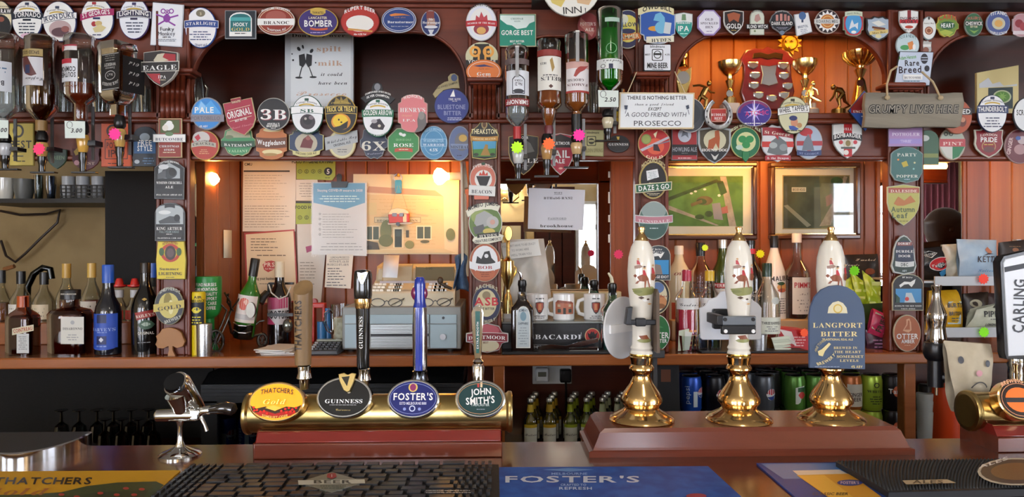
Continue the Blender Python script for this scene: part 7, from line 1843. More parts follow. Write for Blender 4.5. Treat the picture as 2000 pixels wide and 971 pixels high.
# ---- trophies on the upper shelf
YT = 2.26
def cup(label,cx,y0,r,bowl_h,y_b,nm='trophy_cup',flute=False):
    seg = 26
    e = trophy(label,cx,YT,[(r,y0),(r * .96,y0 + bowl_h * .35),(r * .62,y0 + bowl_h * .8),(r * .25,y0 + bowl_h),(r * .22,y0 + bowl_h + 5),(r * .38,y0 + bowl_h + 9),(r * .16,y0 + bowl_h + 24),(r * .28,y0 + bowl_h + 30),(r * .34,y0 + bowl_h + 40),(r * .5,y_b - 12),(r * .55,y_b)],GOLDM,[(r * .7,y_b)],mat('#c9c6be',.25),TB,nm,group='trophies on the upper shelf')
    MB().lathe(cx,[(r * .94,y0 + 1),(r * .85,y0 + bowl_h * .35),(r * .5,y0 + bowl_h * .75)],YT,mat('#a5853a',.2,1.0),seg).build('bowl_inside',e)
    MB().turn(P(cx,y0 + bowl_h + 34,YT - r * .36 * S(cx,YT)),[(.011,-.002),(.011,.002)],SILVER,18,'Y').build('medallion',e)
    if flute:
        k = S(cx,YT)
        for i in range(16):
            an = 2 * math.pi * i / 16
            c = P(cx,y0,YT)
            MB().tube([(c.x + r * k * f * math.cos(an),YT + r * k * f * math.sin(an),P(cx,yy,YT).z) for f,yy in ((1.02,y0),(.98,y0 + bowl_h * .4),(.64,y0 + bowl_h * .8),(.3,y0 + bowl_h))],.0035,GOLDM,6).build('flute',e)
    return e
cup('gold cup trophy with faceted bowl left of the red shield',1425,121,23,28,204)
cup('gold cup trophy right of the red shield, beside gold figure',1572,118,24,30,204)
cup('tall gold trophy with wide fluted bowl at right of arch',1680,102,31,26,206,flute=True)
e = thing('winged_trophy','gold figure trophy at the left end of the pine arch','trophy',P(1333,214,YT),'trophies on the upper shelf')
MB().lathe(1334,[(4,118),(9,114),(10,108),(7,101),(9,97),(5,95)],YT,GOLDM,16).build('flame',e)
MB().lathe(1334,[(5,116),(4,122),(6,126),(10,132)],YT,GOLDM,16).build('neck',e)
MB().slab([(1318,128),(1334,140),(1351,130),(1350,155),(1342,182),(1334,200),(1326,182),(1320,155)],YT - .01,.02,GOLDM,bev=2).build('wings',e)
MB().turn(P(1334,152,YT - .012),[(.02,-.004),(.02,.004)],SILVER,20,'Y').build('medallion',e)
MB().pbox(1320,198,1348,zpy(TB,YT,1334),YT - .03,YT + .03,mat('#2a2a2c',.3)).build('plinth',e)
YFG = 2.2
def figure(label,pts,m,px,nm='figure_trophy'):
    """small cast figure: limbs as one joined body"""
    e = thing(nm,label,'trophy',P(px,214,YFG),'trophies on the upper shelf')
    mb = MB()
    for path,rad in pts['limbs']:
        mb.ptube([(x,y,YFG + d) for x,y,d in path],rad,m,8)
    hx,hy = pts['head']
    c = P(hx,hy,YFG)
    mb.blob(c,.0075,.0075,.009,m,12,8)
    mb.build('cast_figure',e)
    yb = zpy(TB,YFG,px)
    MB().lathe(px,[(11,yb - 22),(13,yb - 20),(13,yb)],YFG,mat('#b9b4a8',.3) if m is not BRONZE else BRONZE,20).build('plinth',e)
    return e
ybf = zpy(TB,YFG,1380) - 22
figure('bronze bowler figure with arm swung back, left of gold cup',{'head':(1385,163),'limbs':[([(1380,170,0),(1374,182,0),(1370,190,0)],[.008,.009,.007]),([(1381,171,-.005),(1366,166,-.01),(1353,168,-.01)],[.004,.0035,.003]),([(1381,172,0),(1388,180,0),(1396,181,0)],[.004,.0035,.003]),([(1371,188,-.004),(1380,194,-.008),(1378,206,-.004),(1378,ybf + 2,-.004)],[.007,.006,.005,.004]),([(1369,188,.004),(1364,200,.01),(1358,210,.012),(1370,ybf + 2,.01)],[.007,.005,.004,.004])]},BRONZE,1374)
figure('bronze crouching bowler figure right of the pine arch',{'head':(1627,170),'limbs':[([(1632,174,0),(1641,176,0),(1647,184,0)],[.008,.0095,.008]),([(1632,175,-.005),(1628,188,-.01),(1621,197,-.012)],[.004,.0035,.003]),([(1634,175,.005),(1634,190,.008),(1636,198,.01)],[.004,.0035,.003]),([(1646,184,-.004),(1638,194,-.008),(1640,206,-.004),(1636,ybf + 2,-.004)],[.008,.006,.005,.004]),([(1647,184,.004),(1650,198,.01),(1660,207,.014),(1644,ybf + 2,.01)],[.007,.005,.004,.003])]},BRONZE,1638)
figure('gold kicking figure beside the gold cup, right of red shield',{'head':(1588,164),'limbs':[([(1587,169,0),(1584,180,0),(1584,190,0)],[.008,.009,.008]),([(1587,171,-.005),(1596,176,-.01),(1598,186,-.012)],[.004,.0035,.003]),([(1586,171,0),(1577,178,0),(1574,186,0)],[.004,.0035,.003]),([(1585,189,-.004),(1594,194,-.012),(1604,198,-.016)],[.007,.006,.004]),([(1584,190,.004),(1582,200,.004),(1584,ybf + 2,.004)],[.007,.006,.004])]},GOLDM,1586)
# shield plaque
e = thing('trophy_shield','dark red wooden trophy shield with silver plates','trophy',P(1499,214,YT + .02),'trophies on the upper shelf')
MB().slab([(1447,116),(1458,98),(1475,94),(1490,96),(1499,91),(1510,96),(1526,96),(1540,101),(1551,116),(1545,128),(1546,150),(1552,178),(1546,200),(1524,214),(1476,214),(1456,204),(1448,180),(1454,150),(1454,128)],YT + .02,.02,wood('#4f1418','#6f2024','X',8,.2),bev=2).build('shield_board',e)
MB().slab([(1472,104),(1486,102),(1500,106),(1514,102),(1530,105),(1528,116),(1512,113),(1500,116),(1486,112),(1470,114)],YT + .017,.004,mat('#4a3c22',.25,.9),bev=.8).build('scroll_plate',e)
MB().slab([(1486,127),(1502,129),(1518,126),(1515,145),(1520,162),(1502,168),(1486,164),(1490,145)],YT + .016,.004,SILVER,bev=1).build('centre_plate',e)
for x,y in ((1471,127),(1475,147),(1473,167),(1482,186),(1508,192),(1530,128),(1532,148),(1539,168),(1532,186)):
    MB().slab(fit(U_SHIELD,x - 10,y - 7,x + 10,y + 8),YT + .016,.005,SILVER,bev=1.6).build('name_plate',e)
e = thing('sun_mask','gold sun face ornament hanging above the red shield','ornament',P(1543,110,YT))
MB().slab(star(1543,84,24,12,.68),YT + .06,.008,mat('#a07a1c',.45,.6)).build('rays',e)
MB().turn(P(1543,84,YT + .057),[(.026,-.004),(.022,-.010),(.026,.004)],mat('#a8821f',.45,.6),20,'Y').build('face',e)
for x,y in ((1537,79),(1549,79),(1543,92)):
    MB().turn(P(x,y,YT + .045),[(.0045,-.003),(.0045,.003)],mat('#8a6a1c',.4),10,'Y').build('feature',e)
# picture leaning in the end arch
e = panel('cream framed picture of a halved lime in the end arch',[(1908,142),(1990,127),(1990,230),(1908,230)],2.3,'#d6c68a',
      [('p',[(1930,172),(1978,170),(1978,212),(1930,214)],'#26383a'),('e',1957,189,18,13,'#b9c49a'),('e',1957,189,15,10.5,'#5a8a3a'),('p',star(1957,189,10,8,.4),'#8ab85a'),('p',[(1912,164),(1930,152),(1938,164),(1952,160),(1960,168),(1986,164),(1986,168),(1912,172)],'#c9ced2')],'leaning_picture','picture',t=.01)
e = thing('glass_jug','clear glass jug on the shelf behind the round blue clip','jug',P(380,214,2.25))
yb_ = zpy(TB,2.25,384)
MB().lathe(384,[(14,152),(18,175),(19,200),(15,yb_),(.1,yb_)],2.25,glass('#dfe8e8',.05,1.8),20,cap=False).build('jug_body',e)
MB().ptube([(396,160,2.25),(406,172,2.25),(402,195,2.25)],.004,glass('#dfe8e8',.05,1.8),8).build('jug_handle',e)

# ================================================================== things on the front bar
def G(px,py,z):
    """point where the sight line through a pixel meets the level z"""
    d = CM @ Vector(((px - CX) / F,-(py - CY) / F,-1.0))
    return CAM + d * ((z - CAM.z) / d.z)
class FlatArt(Art):
    """print lying flat on a level surface"""
    def pt(s,x,y,o):
        q = G(x,y,s.Y)
        return (q.x,q.y,s.Y + o)
YP = 1.33
# ---- beer font with four lenses
font = thing('beer_font','brass tube beer font with four oval lenses on red wooden base','beer font',G(738,893,ZBAR))
def wedge(x0,x1,secs,m):
    n = len(secs)
    vv = [(x0,y,z) for y,z in secs] + [(x1,y,z) for y,z in secs]
    return MB().add(vv,[tuple(range(n)),tuple(range(2 * n - 1,n - 1,-1))] + [(k,(k + 1) % n,n + (k + 1) % n,n + k) for k in range(n)],m)
def font_base(px0,px1,parent):
    x0,x1 = P(px0,880,1.27).x,P(px1,880,1.27).x
    wedge(x0,x1,[(1.27,ZBAR),(1.27,ZBAR + .027),(1.372,ZBAR + .027),(1.372,ZBAR)],REDWOOD).build('base_plinth',parent,bev=.002)
    wedge(x0 + .002,x1 - .002,[(1.275,ZBAR + .027),(1.287,ZBAR + .045),(1.36,ZBAR + .045),(1.368,ZBAR + .027)],wood('#6a1a16','#8a2a20','X',10,.2,.5)).build('base_moulding',parent,bev=.002)
def font_tube(px0,px1,py,parent):
    a,b = P(px0,py,YP),P(px1,py,YP)
    L_ = b.x - a.x
    r = .0345
    MB().turn((a.x,YP,a.z),[(r,.006),(r,L_ - .006)],OLDBRASS,40,'X').build('tube',parent)
    for x,s_ in ((0,1),(L_,-1)):
        MB().turn((a.x,YP,a.z),[(.03,x),(r + .002,x + s_ * .001),(r + .0035,x + s_ * .004),(r + .0035,x + s_ * .008),(r,x + s_ * .012)],OLDBRASS,40,'X').build('end_cap',parent)
font_base(495,981,font)
font_tube(482,1001,808,font)
def lens(cx,cy,rx,ry,rim,face,lst,parent,Yl=1.276,glow=0.0,nm='lens',more=None):
    """oval badge leaning back on the tube; its print leans with it"""
    c = P(cx,cy,Yl)
    M = Matrix.Translation(c) @ Matrix.Rotation(R(-20),4,'X') @ Matrix.Translation(-c)
    def tilted(mb,name,par,**k):
        mb.v = [tuple(M @ Vector(q)) for q in mb.v]
        return mb.build(name,par,**k)
    ry *= 1.05
    l_ = tilted(MB().slab(E(cx,cy,rx,ry,44),Yl,.024,rim,bev=2.2),nm,parent)
    a = Art(Yl,lift=.0003)
    a.poly(E(cx,cy,rx - 4,ry - 4,44),mat(face,.1,emit=glow,coat=.25),'lens_face')
    ops(a,lst)
    for n_,mb in a.parts.items():
        tilted(mb,n_ if isinstance(n_,str) else n_[0],l_,flat=True)
    for n_,mb in (more or ()):
        tilted(mb,n_,l_)
    return l_
lens(540,785,55,37,BRASS,'#e8951c',
     [('p',[(490,792),(502,798),(520,794),(540,802),(560,794),(578,796),(590,791),(584,804),(570,812),(540,817),(510,812),(495,803)],mat('#3a2410',.2,emit=.1)),('p',[(500,806),(520,802),(540,808),(562,802),(580,806),(566,813),(540,816.5),(514,813)],mat('#a81c14',.2,emit=.3))] +
     [('e',x,y,2.4,2.2,mat('#d02418',.15,emit=.4)) for x,y in ((497,796),(504,801),(511,804),(499,802),(518,803),(559,799),(566,797),(573,800),(580,797),(570,804),(552,803),(577,804),(525,808),(562,806))] +
     [('p',[(520,797),(536,792),(552,797),(540,803)],mat('#e8b040',.2,emit=.4)),('t','THATCHERS',540,767,9,'#2a1608',{'w':64,'bow':4}),('t','Gold',538,784,14,mat('#c86a1c',.2,emit=.3),{'w':44,'st':'i'}),('t','Gold',537.2,783.2,14,mat('#f6cf62',.2,emit=.6),{'w':44,'st':'i'}),('t','SOMERSET CIDER',541,811,4,'#f0c860',{'w':50,'bow':-4})],font,glow=.75)
g_ = lens(672,776,54,38,CHROME,'#0b0b0d',
     [('t','GUINNESS',672,782,11,'#f0f0ee',{'w':73,'st':'s'}),('l',640,789,702,793,1,'#888'),('t','Guinness',672,799,6,'#c9b060',{'w':28,'st':'c'})],font,
     more=[('harp_badge',MB().slab([(657,734),(668,731),(676,735),(684,731),(692,733),(689,748),(682,768),(677,770),(670,766),(660,747)],1.268,.008,GOLDM,bev=1.5)),('harp_opening',MB().slab([(664,740),(680,738),(676,758)],1.2675,.002,mat('#2a2416',.3)))])
lens(807,779,51,36,CHROME,'#16206a',
     [('e',806,757,9,9,'#e0c060'),('e',806,757,6,7,'#8a1c5a'),('t',"FOSTER'S",807,775,13,WHT,{'w':77}),('t','ESTD MELBOURNE 1888',807,788,5,'#d6d8ee',{'w':52}),('o',806,798,6,6,2,'#c9d0ee'),('e',791,799,3,3,'#8a98d8'),('e',820,799,3,3,'#8a98d8'),('o',807,779,45,30,.8,'#8a98d8')],font)
lens(938,779,49,35,CHROME,'#123a3c',
     [('r',932,749,936,757,'#b8302c'),('r',938,747,942,757,'#e0c8a0'),('t','JOHN',939,766,12,WHT,{'w':40,'rot':-4,'bow':1}),('t',"SMITH'S",938,782,13,WHT,{'w':56,'rot':-4,'bow':-1}),('t','TADCASTER',938,791,4.5,'#c9d6d4',{'w':36}),('l',928,798,950,801,1,'#9ab'),('o',938,779,44,30,1,'#b98a5a')],font)
YH = 1.385
def ferrule(cx,y0,y1,r,parent,m=CHROME):
    MB().lathe(cx,[(r * .8,y0),(r,y0 + 3),(r * .95,y0 + (y1 - y0) * .3),(r * 1.15,y0 + (y1 - y0) * .55),(r * .8,y0 + (y1 - y0) * .6),(r * .75,y1)],YH,m,20).build('ferrule',parent)
OAK = wood('#6f5638','#98784f','Z',16,.5,.1)
# wooden handle with slanted top
h1 = MB()
k = S(592,YH)
vv,ff = [],[]
N = 24
rows = [(712,15.5),(690,16),(640,17),(600,18),(575,18.5)]
for y,r in rows:
    c = P(592,y,YH)
    vv += [(c.x + r * k * math.cos(2 * math.pi * j / N),YH + r * k * math.sin(2 * math.pi * j / N),c.z) for j in range(N)]
c = P(592,562,YH)
vv += [(c.x + 18.5 * k * math.cos(2 * math.pi * j / N),YH + 18.5 * k * math.sin(2 * math.pi * j / N),c.z + 14 * k * math.sin(2 * math.pi * j / N)) for j in range(N)]
for i in range(5):
    ff += [(i * N + j,i * N + (j + 1) % N,(i + 1) * N + (j + 1) % N,(i + 1) * N + j) for j in range(N)]
ff += [tuple(range(N)),tuple(range(5 * N,6 * N))]
h1 = h1.add(vv,ff,OAK).build('wooden_tap_handle',font)
a = Art(YH,wrap=(592,17.6),lift=.0012)
a.text('THATCHERS',587,635,13,'#2a2018',w=98,rot=-90)
a.build(h1)
ferrule(594,712,760,13,font)
# black handle with harp head
h2 = MB().lathe(709,[(9,527),(15,529),(17,536),(17,575),(16,583)],YH,mat('#0c0c0e',.15,coat=.5),24,3.5).build('harp_tap_handle',font)
MB().lathe(709,[(16.4,583),(17,588),(15,602)],YH,BRASS,24).build('gold_band',h2)
MB().lathe(709,[(14,602),(13,660),(12,718)],YH,mat('#0f1216',.12,coat=.6),24).build('shaft',h2)
yf = YH - 17.6 * S(709,YH)
MB().slab([(697,531),(706,533),(716,530),(719,532),(714,545),(709,556),(705,556),(699,545)],yf - .003,.006,SILVER,bev=1).build('harp_badge',h2)
MB().slab([(702,537),(713,536),(707,550)],yf - .0035,.002,mat('#8a8474',.3,.8)).build('harp_opening',h2)
a = Art(YH,wrap=(709,13.6),lift=.0012)
a.text('GUINNESS',706,648,10,'#e9e9e6',w=62,rot=-90,st='s')
a.build(h2)
a = Art(YH,wrap=(709,16.6),lift=.001); a.text('Guinness',709,593,5,'#4a3a18',w=22,st='c'); a.build(h2)
ferrule(711,718,762,12,font)
# blue and chrome handle
h3 = MB().lathe(820,[(6,543),(9,547),(10,556),(10,592),(13,602),(15,640),(14,722)],YH,mat('#c4c8d2',.12,1.0),24).build('striped_tap_handle',font)
a = Art(YH,wrap=(820,14.8),lift=.001)
a.rect(813.5,600,826,722,mat('#22389a',.15,coat=.5),part='blue_stripe')
a.build(h3)
MB().lathe(820,[(6.6,541),(10,546),(11,556),(11,590),(13.6,600)],YH,mat('#22389a',.15,coat=.5),24).build('blue_head',h3)
MB().blob(P(819,573,YH),16.5 * S(820,YH),.008,17 * S(820,YH),mat('#7a2450',.2,coat=.5)).build('side_medallion',h3)
ferrule(820,722,760,15,font,mat('#5a5e66',.15,1.0))
# slim chrome handle
h4 = MB().slab([(921,612),(924,602),(929,597),(937,597),(942,602),(944,612),(942,660),(940,702),(927,702),(923,660)],YH - .008,.016,CHROME,bev=2).build('slim_tap_handle',font)
MB().slab([(928,608),(938,608),(936,690),(930,690)],YH - .0095,.002,mat('#1d5a54',.2)).build('teal_inlay',h4)
a = Art(YH - .0096); a.text('EXTRA SMOOTH',933,655,4,WHT,w=52,rot=-90,st='n'); a.build(h4)
MB().lathe(934,[(8,702),(11,706),(9,710),(12,716),(11,760)],YH,CHROME,20).build('ferrule',font)

# ---- hand pump platform and three hand pumps
plat = thing('pump_platform','moulded mahogany platform carrying the three hand pumps','platform',G(1470,893,ZBAR))
ZP = CAM.z - .3213
x0_,x1_ = G(1150,893,ZBAR).x,G(1790,890,ZBAR).x
secs = [(-.0,ZBAR),(0,ZBAR + .010),(.003,ZBAR + .012),(.004,ZBAR + .016),(.009,ZP - .007),(.013,ZP)]
vv,ff = [],[]
for d,z in secs:
    vv += [(x0_ + d * 2.3,1.262 + d,z),(x1_ - d * 2.3,1.262 + d,z),(x1_ - d * 2.3,1.409 - d * .4,z),(x0_ + d * 2.3,1.409 - d * .4,z)]
for i in range(len(secs) - 1):
    for j in range(4):
        ff.append((i * 4 + j,i * 4 + (j + 1) % 4,(i + 1) * 4 + (j + 1) % 4,(i + 1) * 4 + j))
ff += [(0,1,2,3),tuple(len(secs) * 4 - 4 + j for j in range(4))]
MB().add(vv,ff,REDWOOD).build('moulded_top',plat,flat=True)
x0_ = x0_ + .03
BASEP = [(8,700),(21,693),(23,697),(21,704),(20,711),(24,717),(24,721),(18,728),(17,735),(22,748),(34,765),(40,777),(40,784),(34,791),(33,796),(37,800),(52,808),(61,814),(63,818),(61,822)]
HANDP = [(22,694),(22,688),(20,684),(22,679),(19,673),(18,655),(18,640),(20,620),(23,590),(26,560),(27,530),(25,503),(20,482),(13,470)]
FINP = [(13.5,473),(13,468),(10,462),(6,457),(5,452),(7,447),(6,443),(.1,442)]
YQ = 1.335
def hunt(cx,dx=0,dy=0):
    """hunting scene on the china handle"""
    BR,RD,GR,TN,DK = '#8a4a2c','#b8343a','#8f9058','#c9a070','#4a3426'
    X = lambda v:cx + v + dx
    Yv = lambda v:v + dy
    def p(l_,c):
        return ('p',[(X(a_),Yv(b_)) for a_,b_ in l_],c,{'part':'hunting_print'})
    e_ = lambda a_,b_,r1,r2,c:('e',X(a_),Yv(b_),r1,r2,c,0,{'part':'hunting_print'})
    return [p([(-22,563),(16,558),(22,566),(14,574),(-10,577),(-20,571)],GR),
            p([(-14,540),(-6,535),(6,538),(8,545),(0,549),(-12,548)],BR),p([(-14,538),(-19,532),(-20,538),(-16,543)],BR),
            p([(4,545),(9,546),(11,562),(8,562)],BR),p([(-1,546),(3,546),(1,561),(-1,561)],BR),p([(-12,546),(-9,547),(-15,556),(-17,553)],BR),
            p([(-4,527),(2,527),(3,537),(-4,537)],RD),e_(-1,523,2.6,3,TN),e_(-1,520.5,3,1.8,DK),
            p([(12,534),(20,531),(23,540),(20,548),(12,546)],BR),p([(13,522),(19,523),(20,534),(13,534)],RD),e_(16,518,2.5,3,TN),
            p([(-18,519),(-8,516),(-4,520),(-10,524),(-18,524)],'#9a7a6a'),p([(-14,508),(-9,508),(-8,516),(-14,516)],RD),e_(-11.5,505.5,2,2.4,TN),
            e_(-6,580,5,3,DK),e_(2,585,6,2.6,WHT),e_(6,583,3,2.2,DK),e_(9,592,4,2.2,TN),e_(-12,568,8,3,'#7d8048')]
def hand_pump(cx,label,ry=0.0):
    e = thing('hand_pump',label,'hand pump',P(cx,834,YQ),'china and brass hand pumps')
    MB().lathe(cx,BASEP,YQ,BRASS,48).build('brass_base',e)
    h = MB().lathe(cx,HANDP,YQ,CERAMIC,40).build('china_handle',e)
    MB().lathe(cx,FINP,YQ,BRASS,24).build('finial',e)
    MB().lathe(cx,[(22.6,690),(22.9,692),(22.6,694)],YQ,mat('#c9a24a',.2,1.0),40,cap=False).build('gilt_ring',h)
    rd = sorted(HANDP,key=lambda q:q[1])
    class PumpArt(Art):
        def pt(s,x,y,o):
            r = rd[-1][0]
            for (r0,y0),(r1,y1) in zip(rd,rd[1:]):
                if y0 <= y <= y1:
                    r = r0 + (r1 - r0) * (y - y0) / (y1 - y0)
            kk = S(cx,YQ)
            d = max(-.97,min(.97,(x - cx) / r))
            q = P(cx,y,YQ)
            return (q.x + d * (r * kk + o),YQ - math.sqrt(1 - d * d) * (r * kk + o),q.z)
    a = PumpArt(YQ,lift=.0007,step=.00008)
    a.wrap = (cx,27)
    ops(a,hunt(cx,1))
    ops(a,[('e',cx + 2,663,13,4,'#8f9058',0,{'part':'hunting_print'}),('p',[(cx - 8,654),(cx + 6,652),(cx + 10,660),(cx - 6,661)],'#8a4a2c',{'part':'hunting_print'})])
    a.build(h)
    return e
hp1 = hand_pump(1253,'brass and china hand pump with hunting scene, beside white disc clip')
hp2 = hand_pump(1443,'brass and china hand pump with black clamp, middle of three')
hp3 = hand_pump(1623,'brass and china hand pump behind the slate blue clip')
# clips turned away from us
e = thing('pump_clip','blank white round back of a pump clip on the first hand pump','pump clip',P(1213,700,1.39))
c = P(1216,640,1.385)
r_ = 61 * 1.385 / F
dd = MB().turn((0,0,0),[(r_ * .98,-.002),(r_,-.0012),(r_,.0012),(r_ * .98,.002)],mat('#dfe1e3',.35),48,'Y')
M_ = Matrix.Translation(c) @ Matrix.Rotation(R(44),4,'Z')
dd.v = [tuple(M_ @ Vector(q)) for q in dd.v]
dd.build('disc',e)
br = MB().box(-.045,.03,-.006,-.002,-.008,.008,WHITE)
br.v = [tuple(M_ @ Vector(q)) for q in br.v]
br.build('mounting_strip',e)
e = thing('clip_clamp','black plastic clamp on the first china handle','clamp',P(1245,640,YQ))
MB().pbox(1223,625,1282,635,YQ - .032,YQ - .024,mat('#23262c',.4)).build('rod',e,bev=.002)
MB().slab([(1222,634),(1226,602),(1236,600),(1232,634)],YQ - .034,.02,mat('#2a2e34',.4),bev=.8).build('jaw',e)
MB().pbox(1242,622,1262,638,YQ - .036,YQ - .022,mat('#1c1e22',.4)).build('screw_block',e,bev=.002)
e = thing('pump_clip','pump clip seen edge-on beside the first china handle','pump clip',P(1285,700,YQ))
MB().slab([(1282,572),(1285,565),(1288,575),(1289,690),(1283,690)],YQ - .04,.085,mat('#5a4a3c',.5)).build('plate',e)
MB().pbox(1273,684,1299,700,YQ - .01,YQ + .04,mat('#1a1c1e',.5)).build('holder',e,bev=.002)
MB().pbox(1276,700,1284,806,YQ + .02,YQ + .03,mat('#1a1c1e',.5)).build('stalk',e)
e = thing('pump_clip','blank white shaped back of a pump clip behind the middle pump','pump clip',P(1428,665,1.39))
MB().slab([(1368,660),(1366,602),(1378,597),(1384,586),(1400,580),(1408,570),(1426,566),(1446,568),(1462,574),(1470,586),(1482,594),(1488,602),(1487,660),(1484,664),(1372,664)],1.385,.004,mat('#dcdee2',.35),bev=.8).build('plate',e)
MB().pbox(1394,604,1424,643,1.37,1.385,mat('#16181b',.4)).build('socket',e,bev=.003)
e = thing('clip_clamp','black and steel clamp gripping the middle china handle','clamp',P(1443,652,YQ))
MB().pbox(1410,618,1477,636,YQ - .03,YQ - .02,mat('#7d848c',.3,.7)).build('steel_bar',e,bev=.002)
MB().pbox(1410,636,1477,653,YQ - .031,YQ - .021,mat('#121316',.4)).build('black_bar',e,bev=.002)
for x,y in ((1416,624),(1471,624),(1417,647),(1471,647)):
    MB().turn(P(x,y,YQ - .031),[(.0035,-.002),(.0035,.002)],mat('#1a1a1c',.4) if y < 630 else WHITE,12,'Y').build('screw',e)
MB().pbox(1400,616,1414,636,YQ - .03,1.37,mat('#1a1c20',.4)).build('arm',e,bev=.002)
# slate clip on the third pump
e = clip('slate blue arched pump clip with gold lettering on the third hand pump',[(1581,719),(1580,620),(1583,600),(1591,580),(1604,566),(1620,559),(1638,557),(1655,561),(1670,570),(1681,584),(1688,602),(1690,622),(1690,722)],'#4a5a78','#42546f',YQ - .038,
     [('p',[(1616,612),(1618,600),(1626,591),(1637,588),(1646,592),(1653,601),(1655,612)],'#d6cfae'),('e',1636,603,9,9,'#c9a94a'),('e',1636,603,6.5,6.5,'#d9cfa0'),('t','LANGPORT',1635,633,14,'#dccb92',{'w':96,'st':'s'}),('t','BITTER',1638,650,14,'#dccb92',{'w':72,'st':'s'}),('t','TRADITIONAL REAL ALE',1635,663,4,'#dccb92',{'w':60}),
      ('o',1607,685,18,18,1,'#42546f'),('t','FINE TUNED',1602,675,5,'#a89a70',{'w':30,'rot':-50,'bow':4}),('t','BREWERY',1612,701,6,'#dccb92',{'w':40,'rot':-30,'bow':-4}),('p',[(1598,694),(1596,686),(1604,682),(1618,669),(1622,672),(1610,686),(1606,696)],'#dccb92'),
      ('t','BREWED IN',1650,678,7,'#dccb92',{'w':46,'st':'s'}),('t','THE HEART',1654,686,7,'#dccb92',{'w':52,'st':'s'}),('t','SOMERSET',1659,695,7.5,'#dccb92',{'w':52,'st':'s'}),('t','LEVELS',1657,703,7,'#dccb92',{'w':36,'st':'s'}),('t','4% ABV',1672,716,5,'#dccb92',{'w':22}),('l',1588,714,1640,718,1,'#8a9ab0')],group=None)
# ---- chrome tap, left
tp = thing('chrome_tap','polished chrome counter tap with black lever handle','tap',G(350,888,ZBAR))
YC = 1.3
yb_ = zpy(ZBAR,YC,350)
MB().lathe(352,[(40,yb_),(40,yb_ - 3),(35,yb_ - 7),(22,yb_ - 12),(10,yb_ - 18),(6,yb_ - 28),(5,yb_ - 42),(5,yb_ - 58),(8,yb_ - 68)],YC,CHROME,36).build('foot',tp)
MB().ptube([(304,812,YC - .01),(306,812,YC - .01),(385,810,YC)],[.008,.0105,.0115],CHROME,18).build('spout_body',tp)
MB().ptube([(356,812,YC),(352,790,YC - .005),(345,770,YC - .012)],[.012,.016,.02],CHROME,20).build('neck',tp)
MB().ptube([(392,806,YC + .03),(372,778,YC + .01),(348,752,YC - .012),(342,748,YC - .018)],[.012,.017,.0235,.022],CHROME,24).build('barrel',tp)
c0,c1 = P(343,749,YC - .017),P(340,745,YC - .022)
MB().tube([c0,c1],[.0195,.018],mat('#3a3c40',.1,.9),24).build('face_disc',tp)
MB().pbox(368,800,388,822,YC - .012,YC + .012,CHROME).build('joint',tp,bev=.003)
MB().ptube([(388,806,YC),(404,802,YC),(420,800,YC - .004),(440,797,YC - .006),(456,800,YC - .008),(462,803,YC - .008)],[.008,.006,.008,.0115,.011,.004],mat('#1a1412',.12,coat=.6),18).build('lever_handle',tp)
MB().ptube([(388,806,YC),(400,802,YC),(412,801,YC)],[.009,.0075,.0085],CHROME,16).build('lever_collar',tp)
MB().ptube([(392,814,YC),(400,830,YC - .004),(404,842,YC - .004)],[.004,.003,.004],CHROME,12).build('side_valve',tp)
# ---- half-round chrome drip stand
e = thing('chrome_stand','half-round polished steel stand on the bar at far left','stand',G(85,895,ZBAR))
arc = []
ga,gb = P(-6,850,1.36),P(180,850,1.36)
cxm,rxm = (ga.x + gb.x) / 2,(gb.x - ga.x) / 2
N = 28
vv,ff = [],[]
for i in range(N + 1):
    t = math.pi * i / N
    x,y = cxm - rxm * math.cos(t),1.36 - .105 * math.sin(t)
    zt = ZBAR + .017 + .010 * (1 - math.sin(t))
    vv += [(x,y,ZBAR),(x,y,zt),(cxm + (x - cxm) * .97,1.36 + (y - 1.36) * .97,zt + .002)]
for i in range(N):
    for j in range(2):
        ff.append((i * 3 + j,i * 3 + 3 + j,i * 3 + 4 + j,i * 3 + 1 + j))
ff.append(tuple(i * 3 + 2 for i in range(N + 1)))
ff.append((0,1,2,N * 3 + 2,N * 3 + 1,N * 3))
MB().add(vv,ff[:-2] + ff[-1:],mat('#c9ccd2',.1,1.0)).build('shell',e)
MB().add(vv,ff[-2:-1],mat('#70767f',.42,1.0)).build('brushed_top',e)
# ---- bar mats
def flat_mat(label,pts,z,t,m,lst,name='bar_mat',cat='bar mat'):
    n = len(pts)
    g0 = [G(x,y,ZBAR + t) for x,y in pts]
    e = thing(name,label,cat,(sum(q.x for q in g0) / n,sum(q.y for q in g0) / n,ZBAR))
    vv = [tuple(q) for q in g0] + [(q.x,q.y,ZBAR + z) for q in g0]
    MB().add(vv,[tuple(range(n)),tuple(range(2 * n - 1,n - 1,-1))] + [(k,(k + 1) % n,n + (k + 1) % n,n + k) for k in range(n)],m).build('mat',e,bev=.001)
    a = FlatArt(ZBAR + t,lift=.0003,step=.0001)
    ops(a,lst)
    a.build(e)
    return e
APP = '#b83a2a'
flat_mat('yellow cider bar mat with green orchard and red apples',[(-120,922),(352,919),(250,1010),(-240,1010)],.0002,.003,mat('#d6a016',.6),
         [('p',[(-150,971),(60,966),(120,962),(170,950),(230,943),(305,941),(320,948),(262,1004),(-200,1004)],'#3f4a1e'),('p',[(-150,985),(90,975),(200,962),(290,958),(262,1004),(-200,1004)],'#2f3a18'),('t','THATCHERS',84,940,13,'#2a1a10',{'w':190,'sh':.35}),('t','Gold',30,958,20,'#b06a2a',{'w':130,'st':'i','sh':.4})] + [('e',x,y,6,2.6,APP) for x,y in ((246,955),(277,957),(228,968),(262,968),(196,965),(150,972),(120,968))])
bm = thing('rubber_bar_mat','black rubber bar mat moulded as a brick pattern with silver badge','bar mat',G(650,940,ZBAR))
